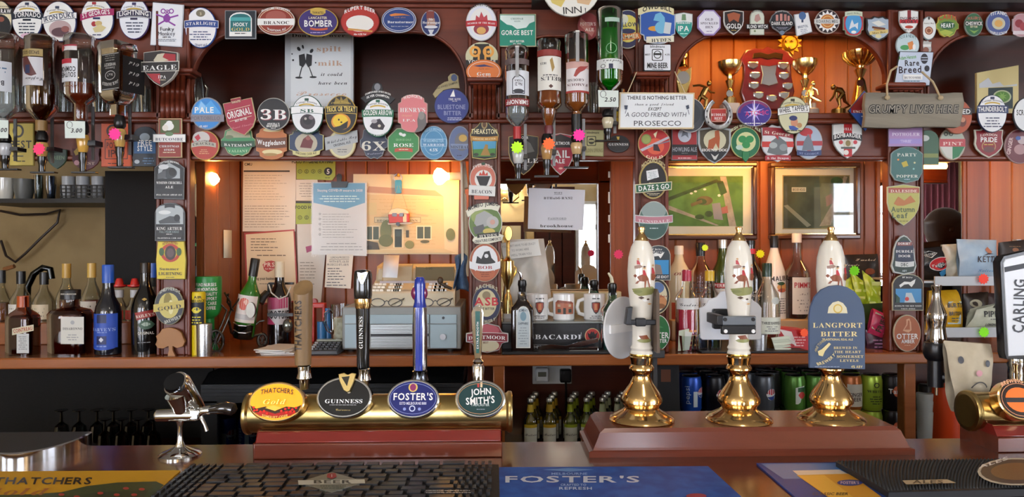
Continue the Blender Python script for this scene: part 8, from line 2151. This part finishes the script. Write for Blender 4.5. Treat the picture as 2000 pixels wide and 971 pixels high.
q0,q1,q2,q3 = G(372,914,ZBAR),G(974,912,ZBAR),G(978,1010,ZBAR),G(250,1010,ZBAR)
vv = [(q.x,q.y,ZBAR + .0005) for q in (q0,q1,q2,q3)] + [(q.x,q.y,ZBAR + .004) for q in (q0,q1,q2,q3)]
MB().add(vv,[(0,1,2,3),(4,5,6,7),(0,1,5,4),(1,2,6,5),(2,3,7,6),(3,0,4,7)],RUBBER).build('base_sheet',bm)
rn = random.Random(11)
proto_b = {}
y = q0.y - .006
row = 0
BRK = speck('#1b1c1f','#2e2f34',70,.42)
while y > 1.03:
    d = .0205
    fl = (q0.y - y) / (q0.y - q3.y)
    xl,xr = q0.x + (q3.x - q0.x) * fl + .006,q1.x - .006
    x = xl
    while x < xr - .01:
        edge = x < xl + .055 or x > xr - .075
        w_ = .0115 if edge else rn.choice((.026,.034,.042))
        w_ = min(w_,xr - x)
        key = round(w_,3)
        if key not in proto_b:
            o = MB().box(x,x + w_ - .006,y - d + .0065,y,ZBAR + .004,ZBAR + .009,BRK).build('brick',bm,loc=Vector((x,y,ZBAR)),bev=0)
            proto_b[key] = (o,x,y)
        else:
            o,ox,oy = proto_b[key]
            c = o.copy()
            col.objects.link(c)
            c.location = o.location + Vector((x - ox,y - oy + (0 if edge else rn.uniform(-.003,.003)),0))
        x += w_
    y -= d
    row += 1
class _(FlatArt):
    pass
bd = MB()
pts = [(583,942),(648,922),(714,941),(648,962)]
bd.add([tuple(G(x,y_,ZBAR + .0095)) for x,y_ in pts] + [(G(x,y_,ZBAR + .0095).x,G(x,y_,ZBAR + .0095).y,ZBAR + .004) for x,y_ in pts],[(0,1,2,3),(0,1,5,4),(1,2,6,5),(2,3,7,6),(3,0,4,7)],mat('#8f9084',.4,.5))
bd = bd.build('badge',bm)
a = FlatArt(ZBAR + .0095); ops(a,[('p',[(582,939),(712,937),(713,945),(583,948)],'#c9cabc'),('t','BEER',650,942,6,'#33332c',{'w':74}),('p',[(640,926),(655,925),(658,932),(648,937),(638,933)],'#9a2a2c'),('t','1',648,930.5,5,WHT),('l',625,949,676,957,2,'#3a4a3a')]); a.build(bd)
a = FlatArt(ZBAR + .0085); a.lines(832,957,966,965,2,'#a8a8a8',left=True); a.build(bm)
BLU = speck('#1f4a9a','#2a5cb0',30,.7)
flat_mat('royal blue lager bar towel with white capitals',[(976,913),(1382,911),(1490,1010),(978,1010)],.0002,.004,BLU,
         [('p',[(1060,918),(1110,915),(1160,918),(1112,922)],'#5a90d0'),('t','MELBOURNE',1112,926,4,'#8fb4e4',{'w':70}),('t',"FOSTER'S",1118,937,12,'#cfd9ea',{'w':262,'st':'b'}),('t','CRAFTED TO',1120,948,4,'#a9c4e8',{'w':50}),('t','REFRESH',1124,955,5,'#c4d6ee',{'w':64}),('e',1360,970,20,5,'#a83a4a')],'bar_towel','towel')
flat_mat('blue bar mat printed with a foaming pint of beer',[(1478,905),(1660,903),(1800,1010),(1600,1010)],.0002,.003,mat('#20408e',.6),
         [('p',[(1486,906),(1655,905),(1690,934),(1530,936)],'#2a72b8'),('p',[(1548,920),(1640,918),(1655,926),(1560,930)],'#e0d8cc'),('p',[(1556,929),(1660,926),(1740,985),(1650,995)],'#d89a24'),('p',[(1560,930),(1610,929),(1690,990),(1650,993)],'#e6b23a'),('e',1660,944,25,6,'#2a3a8a'),('t',"FOSTER'S",1660,944,5,'#e0c8c8',{'w':36}),('t','CLASSIC BEER',1622,966,5,'#3a2a10',{'w':70,'sh':.3})])
# rubber mat with nubs
nm_ = thing('rubber_bar_mat','thick black rubber bar mat with nubs and round badge at right','bar mat',G(1850,930,ZBAR))
pts = [(1632,901),(2060,896),(2100,952),(1735,961)]
top = [G(x,y_,ZBAR + .012) for x,y_ in pts]
MB().add([tuple(q) for q in top] + [(q.x,q.y,ZBAR + .0002) for q in top],[(0,1,2,3),(4,7,6,5),(0,1,5,4),(1,2,6,5),(2,3,7,6),(3,0,4,7)],mat('#202226',.55)).build('mat',nm_,bev=.001)
nb = MB()
for i in range(60):
    for j in range(26):
        u,v = (i + .5 * (j % 2) + .5) / 60,(j + .7) / 27
        a_,b_ = top[0].lerp(top[1],u),top[3].lerp(top[2],u)
        q = a_.lerp(b_,v)
        r = .0024
        nb.add([(q.x - r,q.y,q.z),(q.x,q.y - r,q.z),(q.x + r,q.y,q.z),(q.x,q.y + r,q.z),(q.x,q.y,q.z + .004)],[(0,1,4),(1,2,4),(2,3,4),(3,0,4)],mat('#0e0f11',.5))
tag(nb.build('rubber_nub',nm_,flat=True),kind='stuff')
a = FlatArt(ZBAR + .0165); ops(a,[('e',1985,922,76,27,'#c9c4b4',0,{'part':'badge'}),('e',1985,922,70,24,'#4a4038',0,{'part':'badge'}),('e',1985,922,50,17,'#7a5a34',0,{'part':'badge'}),('t','ALES',1940,905,6,WHT,{'w':60,'rot':-18}),('p',[(1762,940),(1850,938),(1868,945),(1770,948)],'#b9a98a'),('t','ALES',1812,943,6,'#3a3020',{'w':60})]); a.build(nm_)
# ---- right-hand font
f2 = thing('beer_font','brass tube beer font at the right edge with tall white handle','beer font',G(1980,885,ZBAR))
font_base(1948,2140,f2)
font_tube(1886,2150,802,f2)
lens(1992,781,42,38,BRASS,'#2a1410',[('e',1992,781,28,24,mat('#d86a24',.2,emit=.3)),('r',1964,777,2022,786,'#1c0f0c'),('t','BREWING CO',1992,752,8,'#f0b088',{'w':60,'bow':8}),('o',1992,781,36,32,1,'#f0a070')],f2)
h5 = MB().slab([(1953,512),(1960,500),(2012,488),(2014,700),(1966,702),(1962,690)],YH - .02,.02,mat('#17191d',.25),bev=1).build('white_tap_handle',f2)
MB().slab([(1960,514),(1964,506),(2012,495),(2012,694),(1970,696)],YH - .0215,.004,mat('#dfe4ea',.3),bev=1).build('white_face',h5)
a = Art(YH - .0216); ops(a,[('p',[(1961,522),(2012,512),(2012,522),(1962,532)],'#20242c'),('t','CARLING',1990,598,22,'#20242c',{'w':104,'rot':-88})]); a.build(h5)
MB().lathe(1984,[(14,700),(15,712),(13,718),(14,730),(12,765)],YH,CHROME,20).build('ferrule',f2)
# ---- cola-bottle tap and cloth with a face
ck = thing('cola_tap','chrome cola-bottle shaped tap on a black stem','tap',P(1829,700,1.45))
YK = 1.45
MB().lathe(1829,[(9,557),(9,562),(7.5,566),(7.5,578),(10,592),(16,608),(18,618),(17,628),(15,638),(16,650),(18,662),(17,670)],YK,mat('#b4b2b0',.12,1.0),32).build('chrome_bottle',ck)
a = Art(YK,wrap=(1829,17.4),lift=.0007); a.text('Cola',1829,612,9,'#e4e4e2',w=24,st='c',rot=-8); a.build(ck)
MB().lathe(1827,[(20,669),(22,674),(22,690),(18,700),(14,704),(14,755)],YK,mat('#15161a',.3),28).build('black_stem',ck)
MB().ptube([(1829,755,YK),(1829,772,YK)],.003,CHROME,8).build('nozzle',ck)
MB().ptube([(1832,735,YK),(1870,742,1.43),(1900,780,1.39)],.012,mat('#15161a',.4),10).build('arm',ck)
e = thing('face_cloth','pale beige cloth bag with a drawn sad face','cloth',P(1885,800,1.40))
mb,dep = pillow([(1842,665),(1936,672),(1914,798),(1858,804)],1.40,.03,speck('#b0a48c','#cbbfa6',22,.9,0,.3,.7),8,crumple=.0025)
mb.build('bag',e)
a = BagArt(1.40,lift=.003,step=.0002); a.dep = dep
ops(a,[('e',1863,700,4.5,7,'#3f424a',10),('e',1914,707,4.5,6.5,'#3f424a',15),('e',1891,724,7,6,'#c88a90'),('o',1893,756,18,16,2.4,'#4a4846',195,345)])
a.build(e)
e.children[0].modifiers.new('soft','SUBSURF').render_levels = 1

# ================================================================== under the back counter
def can(px,Y,z,c,label,lst=(),lid='#b9bcc0'):
    e = thing('drink_can',label,'can',(P(px,800,Y).x,Y,z),'drink cans under the counter')
    r = .0325 / S(px,Y)
    y1,y0 = zpy(z,Y,px),zpy(z + .115,Y,px)
    MB().lathe(px,[(r * .8,y0 + 2),(r * .86,y0),(r * .9,y0 + 1),(r * .92,y0 + 4),(r,y0 + 10),(r,y1 - 7),(r * .85,y1 - 1),(r * .8,y1)],Y,cm(c) if isinstance(c,str) else c,22).build('can_body',e)
    MB().lathe(px,[(r * .88,y0 + .6),(r * .9,y0 - .6),(r * .84,y0 - .4),(r * .78,y0 + 2),(.1,y0 + 2)],Y,mat('#c9ccd0',.25,1.0),22,cap=False).build('can_lid',e)
    if lst:
        a = Art(Y,wrap=(px,r + .3),lift=.0006)
        ops(a,lst(px,y0,y1))
        a.build(e)
    return e
ball = lambda x,y,r:[('e',x,y,r,r,'#e6e6ea'),('p',[(x - r * .9,y - r * .2),(x - r * .6,y - r * .8),(x,y - r),(x + r * .7,y - r * .7),(x + r * .9,y - r * .2),(x,y + r * .1)],'#c82a34'),('p',[(x - r * .8,y + r * .4),(x,y + r * .35),(x + r * .85,y + r * .1),(x + r * .6,y + r * .8),(x,y + r),(x - r * .6,y + r * .8)],'#22408a')]
pepsi = lambda px,y0,y1:[('t','pepsi',px - 12,(y0 + y1) / 2,8,'#cfe0f4',{'w':34,'rot':-90,'st':'n'}),('r',px - 1,y0 + 28,px + 7,y1 - 12,'#d6e4ea')] + ball(px + 17,(y0 + y1) / 2 - 4,10)
maxx = lambda px,y0,y1:ball(px + 8,(y0 + y1) / 2,11)
seven = lambda px,y0,y1:[('p',[(px - 6,y0 + 22),(px + 12,y0 + 18),(px + 2,y1 - 16),(px - 6,y1 - 16)],'#e6efe6'),('e',px + 6,y0 + 36,7,7,'#c8342c'),('p',[(px - 2,y0 + 22),(px + 16,y0 + 20),(px + 12,y0 + 30),(px - 2,y0 + 30)],'#1c5a2c')]
tango = lambda px,y0,y1:[('e',px + 2,y0 + 30,11,11,'#c85a24'),('t','Tango',px,y0 + 30,9,'#f0ece4',{'w':28})]
whites = lambda px,y0,y1:[('t','WHITES',px,y0 + 29,7,'#26301c',{'w':30,'st':'s'}),('o',px,y0 + 18,5,5,1.5,'#26301c'),('l',px - 12,y0 + 38,px + 12,y0 + 56,4,'#3a4a1c')]
gbeer = lambda px,y0,y1:[('r',px - 14,y0 + 16,px + 16,y1 - 10,'#e0d8c4',0,{'part':'label'}),('t','GINGER',px + 1,y0 + 36,7,'#3a2418',{'w':26}),('t','BEER',px + 1,y0 + 45,7,'#3a2418',{'w':20})]
ORD = ('first','second','third','fourth','fifth','sixth','seventh','eighth','ninth')
ZC2 = ZU + .1155
KINDS = {'p':('#1f4fb0',pepsi,'blue cola can'),'m':('#15161c',maxx,'black sugar-free cola can'),'s':('#5a5f66',maxx,'grey diet cola can'),'7':('#5a8f3a',seven,'green lemon-lime can'),'g':('#b0622a',gbeer,'copper ginger beer can'),'w':('#a8c43a',whites,'lime lemonade can'),'t':('#181214',tango,'black orange-soda can')}
front = [(1350,'p'),(1396,'m'),(1492,'s'),(1552,'7'),(1592,'7'),(1662,'g'),(1702,'w'),(1742,'t')]
for i,(px,k) in enumerate(front):
    c,f,nm = KINDS[k]
    can(px,2.30,ZU,mat(c,.3,.35),'%s, bottom layer, %s from the black carrier' % (nm,ORD[i]),f)
    can(px,2.30,ZC2,mat(c,.3,.35),'%s, top of the front row, %s from the black carrier' % (nm,ORD[i]),f)
for r_,(Y,xs) in enumerate(((2.368,(('p',1344),('m',1384),('m',1424),('s',1464),('s',1504),('7',1544),('7',1584),('m',1624),('w',1660))),(2.436,(('m',1372),('m',1412),('m',1452),('s',1492),('7',1532),('m',1572),('m',1612),('m',1650))))):
    for i,(k,px) in enumerate(xs):
        c,f,nm = KINDS[k]
        can(px,Y,ZC2,mat(c,.3,.35),'%s, %s row back, %s from the black carrier' % (nm,('second','third')[r_],ORD[i]))
        can(px,Y,ZU,mat(c,.3,.35),'%s, %s row back underneath, %s from the black carrier' % (nm,('second','third')[r_],ORD[i]))
# mixer bottles
def mixer(px,Y,liqc,capc,label):
    yb = zpy(ZU,Y,px)
    k = 2.38 / Y
    T = lambda v:yb - 86 * k + v * k
    e = thing('mixer_bottle',label,'bottle',P(px,yb,Y),'small mixer bottles under the counter')
    MB().lathe(px,[(5,T(0)),(5,T(20)),(7,T(28)),(13,T(38)),(14,T(46)),(14,yb)],Y,glass('#dfe8d8',.04,1.3),18).build('bottle_body',e)
    MB().lathe(px,[(5,T(30)),(11,T(40)),(12,T(46)),(12,yb - 1)],Y,liquid(liqc,.55),16).build('liquid',e)
    MB().lathe(px,[(5.6,T(-2)),(6.4,T(0)),(6.4,T(5))],Y,mat('#c9c9bc',.3,.7),16).build('crown_cap',e)
    MB().lathe(px,[(5.6,T(10)),(7,T(24))],Y,mat(capc,.5),16).build('neck_label',e)
    a = Art(Y,wrap=(px,14.4),lift=.0006)
    ops(a,[('r',px - 12,yb - 40,px + 12,yb - 5,'#dfe0d0',0,{'part':'label'}),('r',px - 12,yb - 40,px + 12,yb - 34,capc),('t','Britvic',px,yb - 22,7,'#2a2a26',{'w':22,'st':'c'})])
    a.build(e)
MIX = [('#c9a83a','#d0b02a'),('#c9a83a','#d0a82a'),('#b8bc5a','#a8b82a'),('#c4c87a','#a8b82a'),('#cfd2b4','#c4cc9a'),('#d2d4c0','#c4c8a8')]
for rw,(Y,dy) in enumerate(((2.355,0),(2.404,5),(2.4525,10))):
    for i,px in enumerate((1036,1073,1114,1146,1177,1206)):
        c = MIX[i]
        mixer(px + dy,Y,*c,'%s mixer bottle, %s from left in the %s row' % (('yellow tonic','yellow tonic','lime','lime','pale','pale')[i],ORD[i],('front','middle','back')[rw]))
# sockets
e = thing('wall_socket','white double wall socket with a timer plug under the counter','socket',P(1078,750,2.46))
MB().pbox(1040,712,1117,750,2.466,2.473,mat('#d6d6d2',.4)).build('plate',e,bev=.002)
MB().pbox(1046,720,1072,747,2.43,2.466,mat('#e2e4e2',.4)).build('timer_plug',e,bev=.006)
MB().pbox(1051,727,1067,736,2.428,2.431,mat('#6a6a5a',.3)).build('display',e)
MB().pbox(1094,722,1116,748,2.44,2.466,BLACK).build('black_plug',e,bev=.005)
MB().ptube([(1105,745,2.445),(1106,780,2.455),(1108,840,2.46)],.004,BLACK,8).build('flex',e)
# black carrier
e = thing('bottle_carrier','black cardboard bottle carrier with cut-out handle','carrier',P(1285,850,2.18))
yb_ = zpy(ZU,2.18,1285)
K_ = mat('#17181b',.6)
MB().slab([(1238,708),(1326,706),(1330,yb_),(1236,yb_)] ,2.19,.004,K_).build('side_panel',e)
MB().slab([(1238,722),(1326,720),(1330,yb_),(1236,yb_)],2.28,.004,K_).build('side_panel',e)
MB().slab([(1276,722),(1310,722),(1310,746),(1276,746)],2.188,.001,mat('#6a3a20',.6)).build('handle_opening',e)
MB().slab([(1236,800),(1330,800),(1330,yb_),(1236,yb_)],2.2,.08,K_).build('bottom',e)
MB().slab([(1283,722),(1291,722),(1291,746),(1283,746)],2.187,.001,K_).build('handle_strip',e)
# cooler
co = thing('bottle_cooler','black bottle cooler with ribbed top under the counter','cooler',P(640,870,2.14))
x0_,x1_ = P(392,800,2.14).x,P(905,800,2.14).x
KB = mat('#141517',.35)
zc0,zc1 = ZU,ZY(752,2.14)
wedge(x0_,x1_,[(2.14,zc1),(2.20,zc1 + .03),(2.46,zc1 + .03),(2.46,zc1 - .02),(2.14,zc1 - .02)],KB).build('top',co,bev=.003)
for i in range(4):
    MB().pbox(394,754 + i * 7,903,757 + i * 7,2.128,2.14,KB).build('rib',co)
MB().pbox(392,752,905,784,2.136,2.16,KB).build('header',co)
for a_,b_ in ((392,424),(880,905),(640,660)):
    MB().pbox(a_,784,b_,zpy(ZU,2.136),2.136,2.16,KB).build('door_frame',co)
MB().box(x0_,x1_,2.4,2.46,zc0,zc1,mat('#2a3036',.5)).build('back',co)
MB().box(x0_,x0_ + .02,2.16,2.4,zc0,zc1,KB).build('side',co)
MB().box(x1_ - .02,x1_,2.16,2.4,zc0,zc1,KB).build('side',co)
MB().box(x0_,x1_,2.16,2.4,ZU + .0005,ZU + .006,KB).build('inner_shelf',co)
MB().pbox(424,784,640,zpy(ZU,2.145),2.145,2.147,glass('#c4ccd2',.04,1.0)).build('door_glass',co)
MB().pbox(660,784,880,zpy(ZU,2.145),2.145,2.147,glass('#c4ccd2',.04,1.0)).build('door_glass',co)
for i,px in enumerate((442,486)):
    can(px,2.25,ZU + .006,mat('#1f4fb0',.3,.35),'blue cola can inside the cooler, %s from its left side' % ORD[i],pepsi)
# stemless glasses in the dark shelf on the left
for i,(px,Y) in enumerate(((205,2.2),(238,2.2),(270,2.2),(300,2.2),(190,2.3),(222,2.3),(256,2.3),(290,2.3),(155,2.3),(120,2.3))):
    yb = zpy(ZU,Y,px)
    q = MB().lathe(px,[(13,yb),(15,yb - 30),(12,yb - 52),(3,yb - 60),(2,yb - 78),(12,yb - 82),(12,yb - 83)],Y,glass('#9aa4a6',.05,1.6),18)
    tag(q.build('wine_glass',None,loc=P(px,yb,Y)),'upturned wine glass in the dark shelf, %s in its %s row' % (ORD[i % 4 if i < 8 else i - 4],'front' if i < 4 else 'back'),'glass','upturned glasses on the dark shelf')
# bucket and cups at the right
e = thing('bucket','bright orange plastic bucket beneath the cloth face','bucket',P(1848,862,2.2))
yb_ = zpy(ZU,2.2,1848)
MB().lathe(1850,[(32,752),(33,756),(27,yb_),(.1,yb_)],2.22,mat('#d8481a',.35),28,cap=False).build('tub',e,solid=.002)
e = thing('plastic_cups','stack of clear plastic cups beside the orange bucket','cup',P(1806,862,2.18))
yb_ = zpy(ZU,2.14,1806)
for i in (0,2,5):
    MB().lathe(1806,[(14.5,768 + i * 7),(15,770 + i * 7),(11,820 + i * 8 if i < 5 else yb_),(.1,820 + i * 8 if i < 5 else yb_)],2.14,liquid('#dfe6e6',.55),20,cap=False).build('cup',e)
MB().lathe(1806,[(9,750),(12,753),(12,765)],2.14,BLACK,18).build('black_lid',e)
tag(MB().pbox(1868,760,1960,870,2.3,2.42,mat('#15110f',.6)).build('black_bin',None,loc=P(1900,870,2.3),bev=.004),'black bin beside the orange bucket','bin')

# ================================================================== customer side, seen in the mirrors
e = thing('wall_lamp','brass wall lamp with glowing shades reflected in mirror','lamp',(.09,YF,2.0))
MB().turn((.09,YF,2.05),[(.05,.002),(.05,.02)],BRASS,20,'Y').build('back_plate',e)
for s_ in (-1,1):
    MB().tube([(.09,YF + .02,2.04),(.09 + s_ * .08,YF + .08,1.98),(.09 + s_ * .15,YF + .1,2.04),(.09 + s_ * .15,YF + .1,2.1)],.008,BRASS,8).build('arm',e)
    MB().turn((.09 + s_ * .15,YF + .1,2.1),[(.03,0),(.05,.1)],mat('#ffe0a8',.5,emit=5.0),18).build('lamp_shade',e)
lamp('sconce_light',(.09,YF + .25,2.15),8,(1,.75,.45),.05)
e = thing('wall_picture','dark framed picture on the cream wall across the room','picture',(.16,YF,1.6))
MB().box(.02,.30,YF,YF + .03,1.5,1.78,DARKWOOD).build('frame',e,bev=.005)
MB().box(.06,.26,YF + .028,YF + .032,1.54,1.74,mat('#cbbd9c',.6)).build('print',e)
cu = MB()
n = 40
vv,ff = [],[]
for i in range(n + 1):
    x = 4.44 + .44 * i / n
    y = YF + .1 + .03 * math.sin(i * 1.1)
    vv += [(x,y,.9),(x,y + .01 * math.sin(i * .7),2.4)]
ff = [(2 * i,2 * i + 1,2 * i + 3,2 * i + 2) for i in range(n)]
cu.add(vv,ff,mat('#4a0f1a',.9))
tag(cu.build('curtain',None,loc=(4.66,YF + .1,.9),solid=.004),'dark red curtain beside the far window','curtain')
# person at the end of the bar, seen in the end mirror
ym = YB - .016
V = P(1839,450,3.75)
px_,py_,pz_ = V.x,2 * ym - 3.75,V.z
def skin(name,parent,chains,m,base):
    """chains of (x, y, z, radius) grown into one smooth surface"""
    vv,ee,rr,idx = [],[],[],{}
    for ch in chains:
        prev = None
        for q in ch:
            kq = tuple(round(c,4) for c in q[:3])
            if kq not in idx:
                idx[kq] = len(vv)
                vv.append((q[0],q[1],q[2]))
                rr.append(q[3])
            if prev is not None and prev != idx[kq]:
                ee.append((prev,idx[kq]))
            prev = idx[kq]
    me = bpy.data.meshes.new(name)
    me.from_pydata(vv,ee,[])
    me.materials.append(m)
    o = bpy.data.objects.new(name,me)
    col.objects.link(o)
    o.parent = parent
    WL[o.name] = WL[parent.name]
    sk = o.modifiers.new('skin','SKIN')
    sk.use_smooth_shade = True
    for i,r in enumerate(rr):
        me.skin_vertices[0].data[i].radius = (r,r)
        me.skin_vertices[0].data[i].use_root = i == 0
    sb = o.modifiers.new('soft','SUBSURF')
    sb.levels = sb.render_levels = 2
    return o
H = P(1839,404,3.75).z + .01                     # top of the head
zf = 0.0
sc_ = H / 1.78
person = thing('person','bald man in dark top at the bar end, reflected in mirror','person',(px_,py_,0))
Z = lambda v:v * sc_
def arm(s):
    y = .19 * s
    ch = [(0,0,Z(1.38),.12),(0,y,Z(1.42),.062),(.02,y * 1.32,Z(1.13),.046),(.12,y * 1.3,Z(.9),.036),(.15,y * 1.28,Z(.85),.032)]
    palm = (.18,y * 1.27,Z(.80),.034)
    out = [ch + [palm]]
    for k,(dx,dy,L_) in enumerate(((.035,-.03,.05),(.03,-.012,.06),(.02,.006,.062),(.008,.022,.056),(-.002,.034,.044))):
        out.append([palm,(palm[0] + dx,palm[1] + dy,palm[2] - .035,.0095),(palm[0] + dx * 1.2 + .006,palm[1] + dy * 1.1,palm[2] - .035 - L_ * .6,.0085),(palm[0] + dx * 1.0,palm[1] + dy * 1.1,palm[2] - .035 - L_,.007)])
    return out
SKIN = mat('#4f3324',.45)
body = [[(0,0,Z(.95),.13),(0,0,Z(1.1),.13),(0,0,Z(1.25),.135),(0,0,Z(1.38),.12),(.005,0,Z(1.49),.058),(.012,0,Z(1.55),.055),(.03,0,Z(1.60),.1),(.012,0,Z(1.68),.125),(.004,0,Z(1.735),.105),(0,0,Z(1.772),.05)],
        [(.03,0,Z(1.60),.1),(.095,0,Z(1.575),.03)],[(.012,0,Z(1.68),.125),(.1,0,Z(1.645),.018),(.118,0,Z(1.622),.013)],
        [(.012,0,Z(1.68),.125),(0,.088,Z(1.645),.018),(-.012,.096,Z(1.628),.012)],[(.012,0,Z(1.68),.125),(0,-.088,Z(1.645),.018),(-.012,-.096,Z(1.628),.012)]]
for s in (1,-1):
    body += arm(s)
    body.append([(0,0,Z(.95),.13),(0,.1 * s,Z(.88),.095),(.01,.11 * s,Z(.5),.06),(-.01,.11 * s,Z(.1),.042),(.05,.11 * s,Z(.04),.04),(.14,.11 * s,Z(.03),.03)])
skin('body',person,body,SKIN,0)
shirt = [[(0,0,Z(.84),.15),(0,0,Z(.94),.16),(0,0,Z(1.1),.155),(0,0,Z(1.25),.16),(0,0,Z(1.38),.145),(.003,0,Z(1.45),.085)]]
for s in (1,-1):
    y = .19 * s
    shirt.append([(0,0,Z(1.38),.145),(0,y,Z(1.42),.08),(.02,y * 1.32,Z(1.15),.062)])
skin('shirt',person,shirt,mat('#15161c',.8),0)
trs = [[(0,0,Z(.96),.14),(0,0,Z(.9),.145)]]
for s in (1,-1):
    trs.append([(0,0,Z(.96),.14),(0,.1 * s,Z(.88),.115),(.01,.11 * s,Z(.5),.078),(-.01,.11 * s,Z(.09),.062)])
skin('trousers',person,trs,mat('#1c2230',.8),0)
for s in (1,-1):
    skin('shoe',person,[[(-.03,.11 * s,.045,.045),(.05,.11 * s,.042,.046),(.16,.11 * s,.035,.036)]],mat('#15110f',.4),0)
    MB().blob((px_ + .098,py_ + .032 * s,Z(1.662)),.008,.012,.008,mat('#e4ded8',.2),12,8).build('eye',person)
MB().tube([(px_ + .108,py_ - .024,Z(1.588)),(px_ + .116,py_,Z(1.586)),(px_ + .108,py_ + .024,Z(1.588))],.006,mat('#6a3a34',.5),8).build('mouth',person)
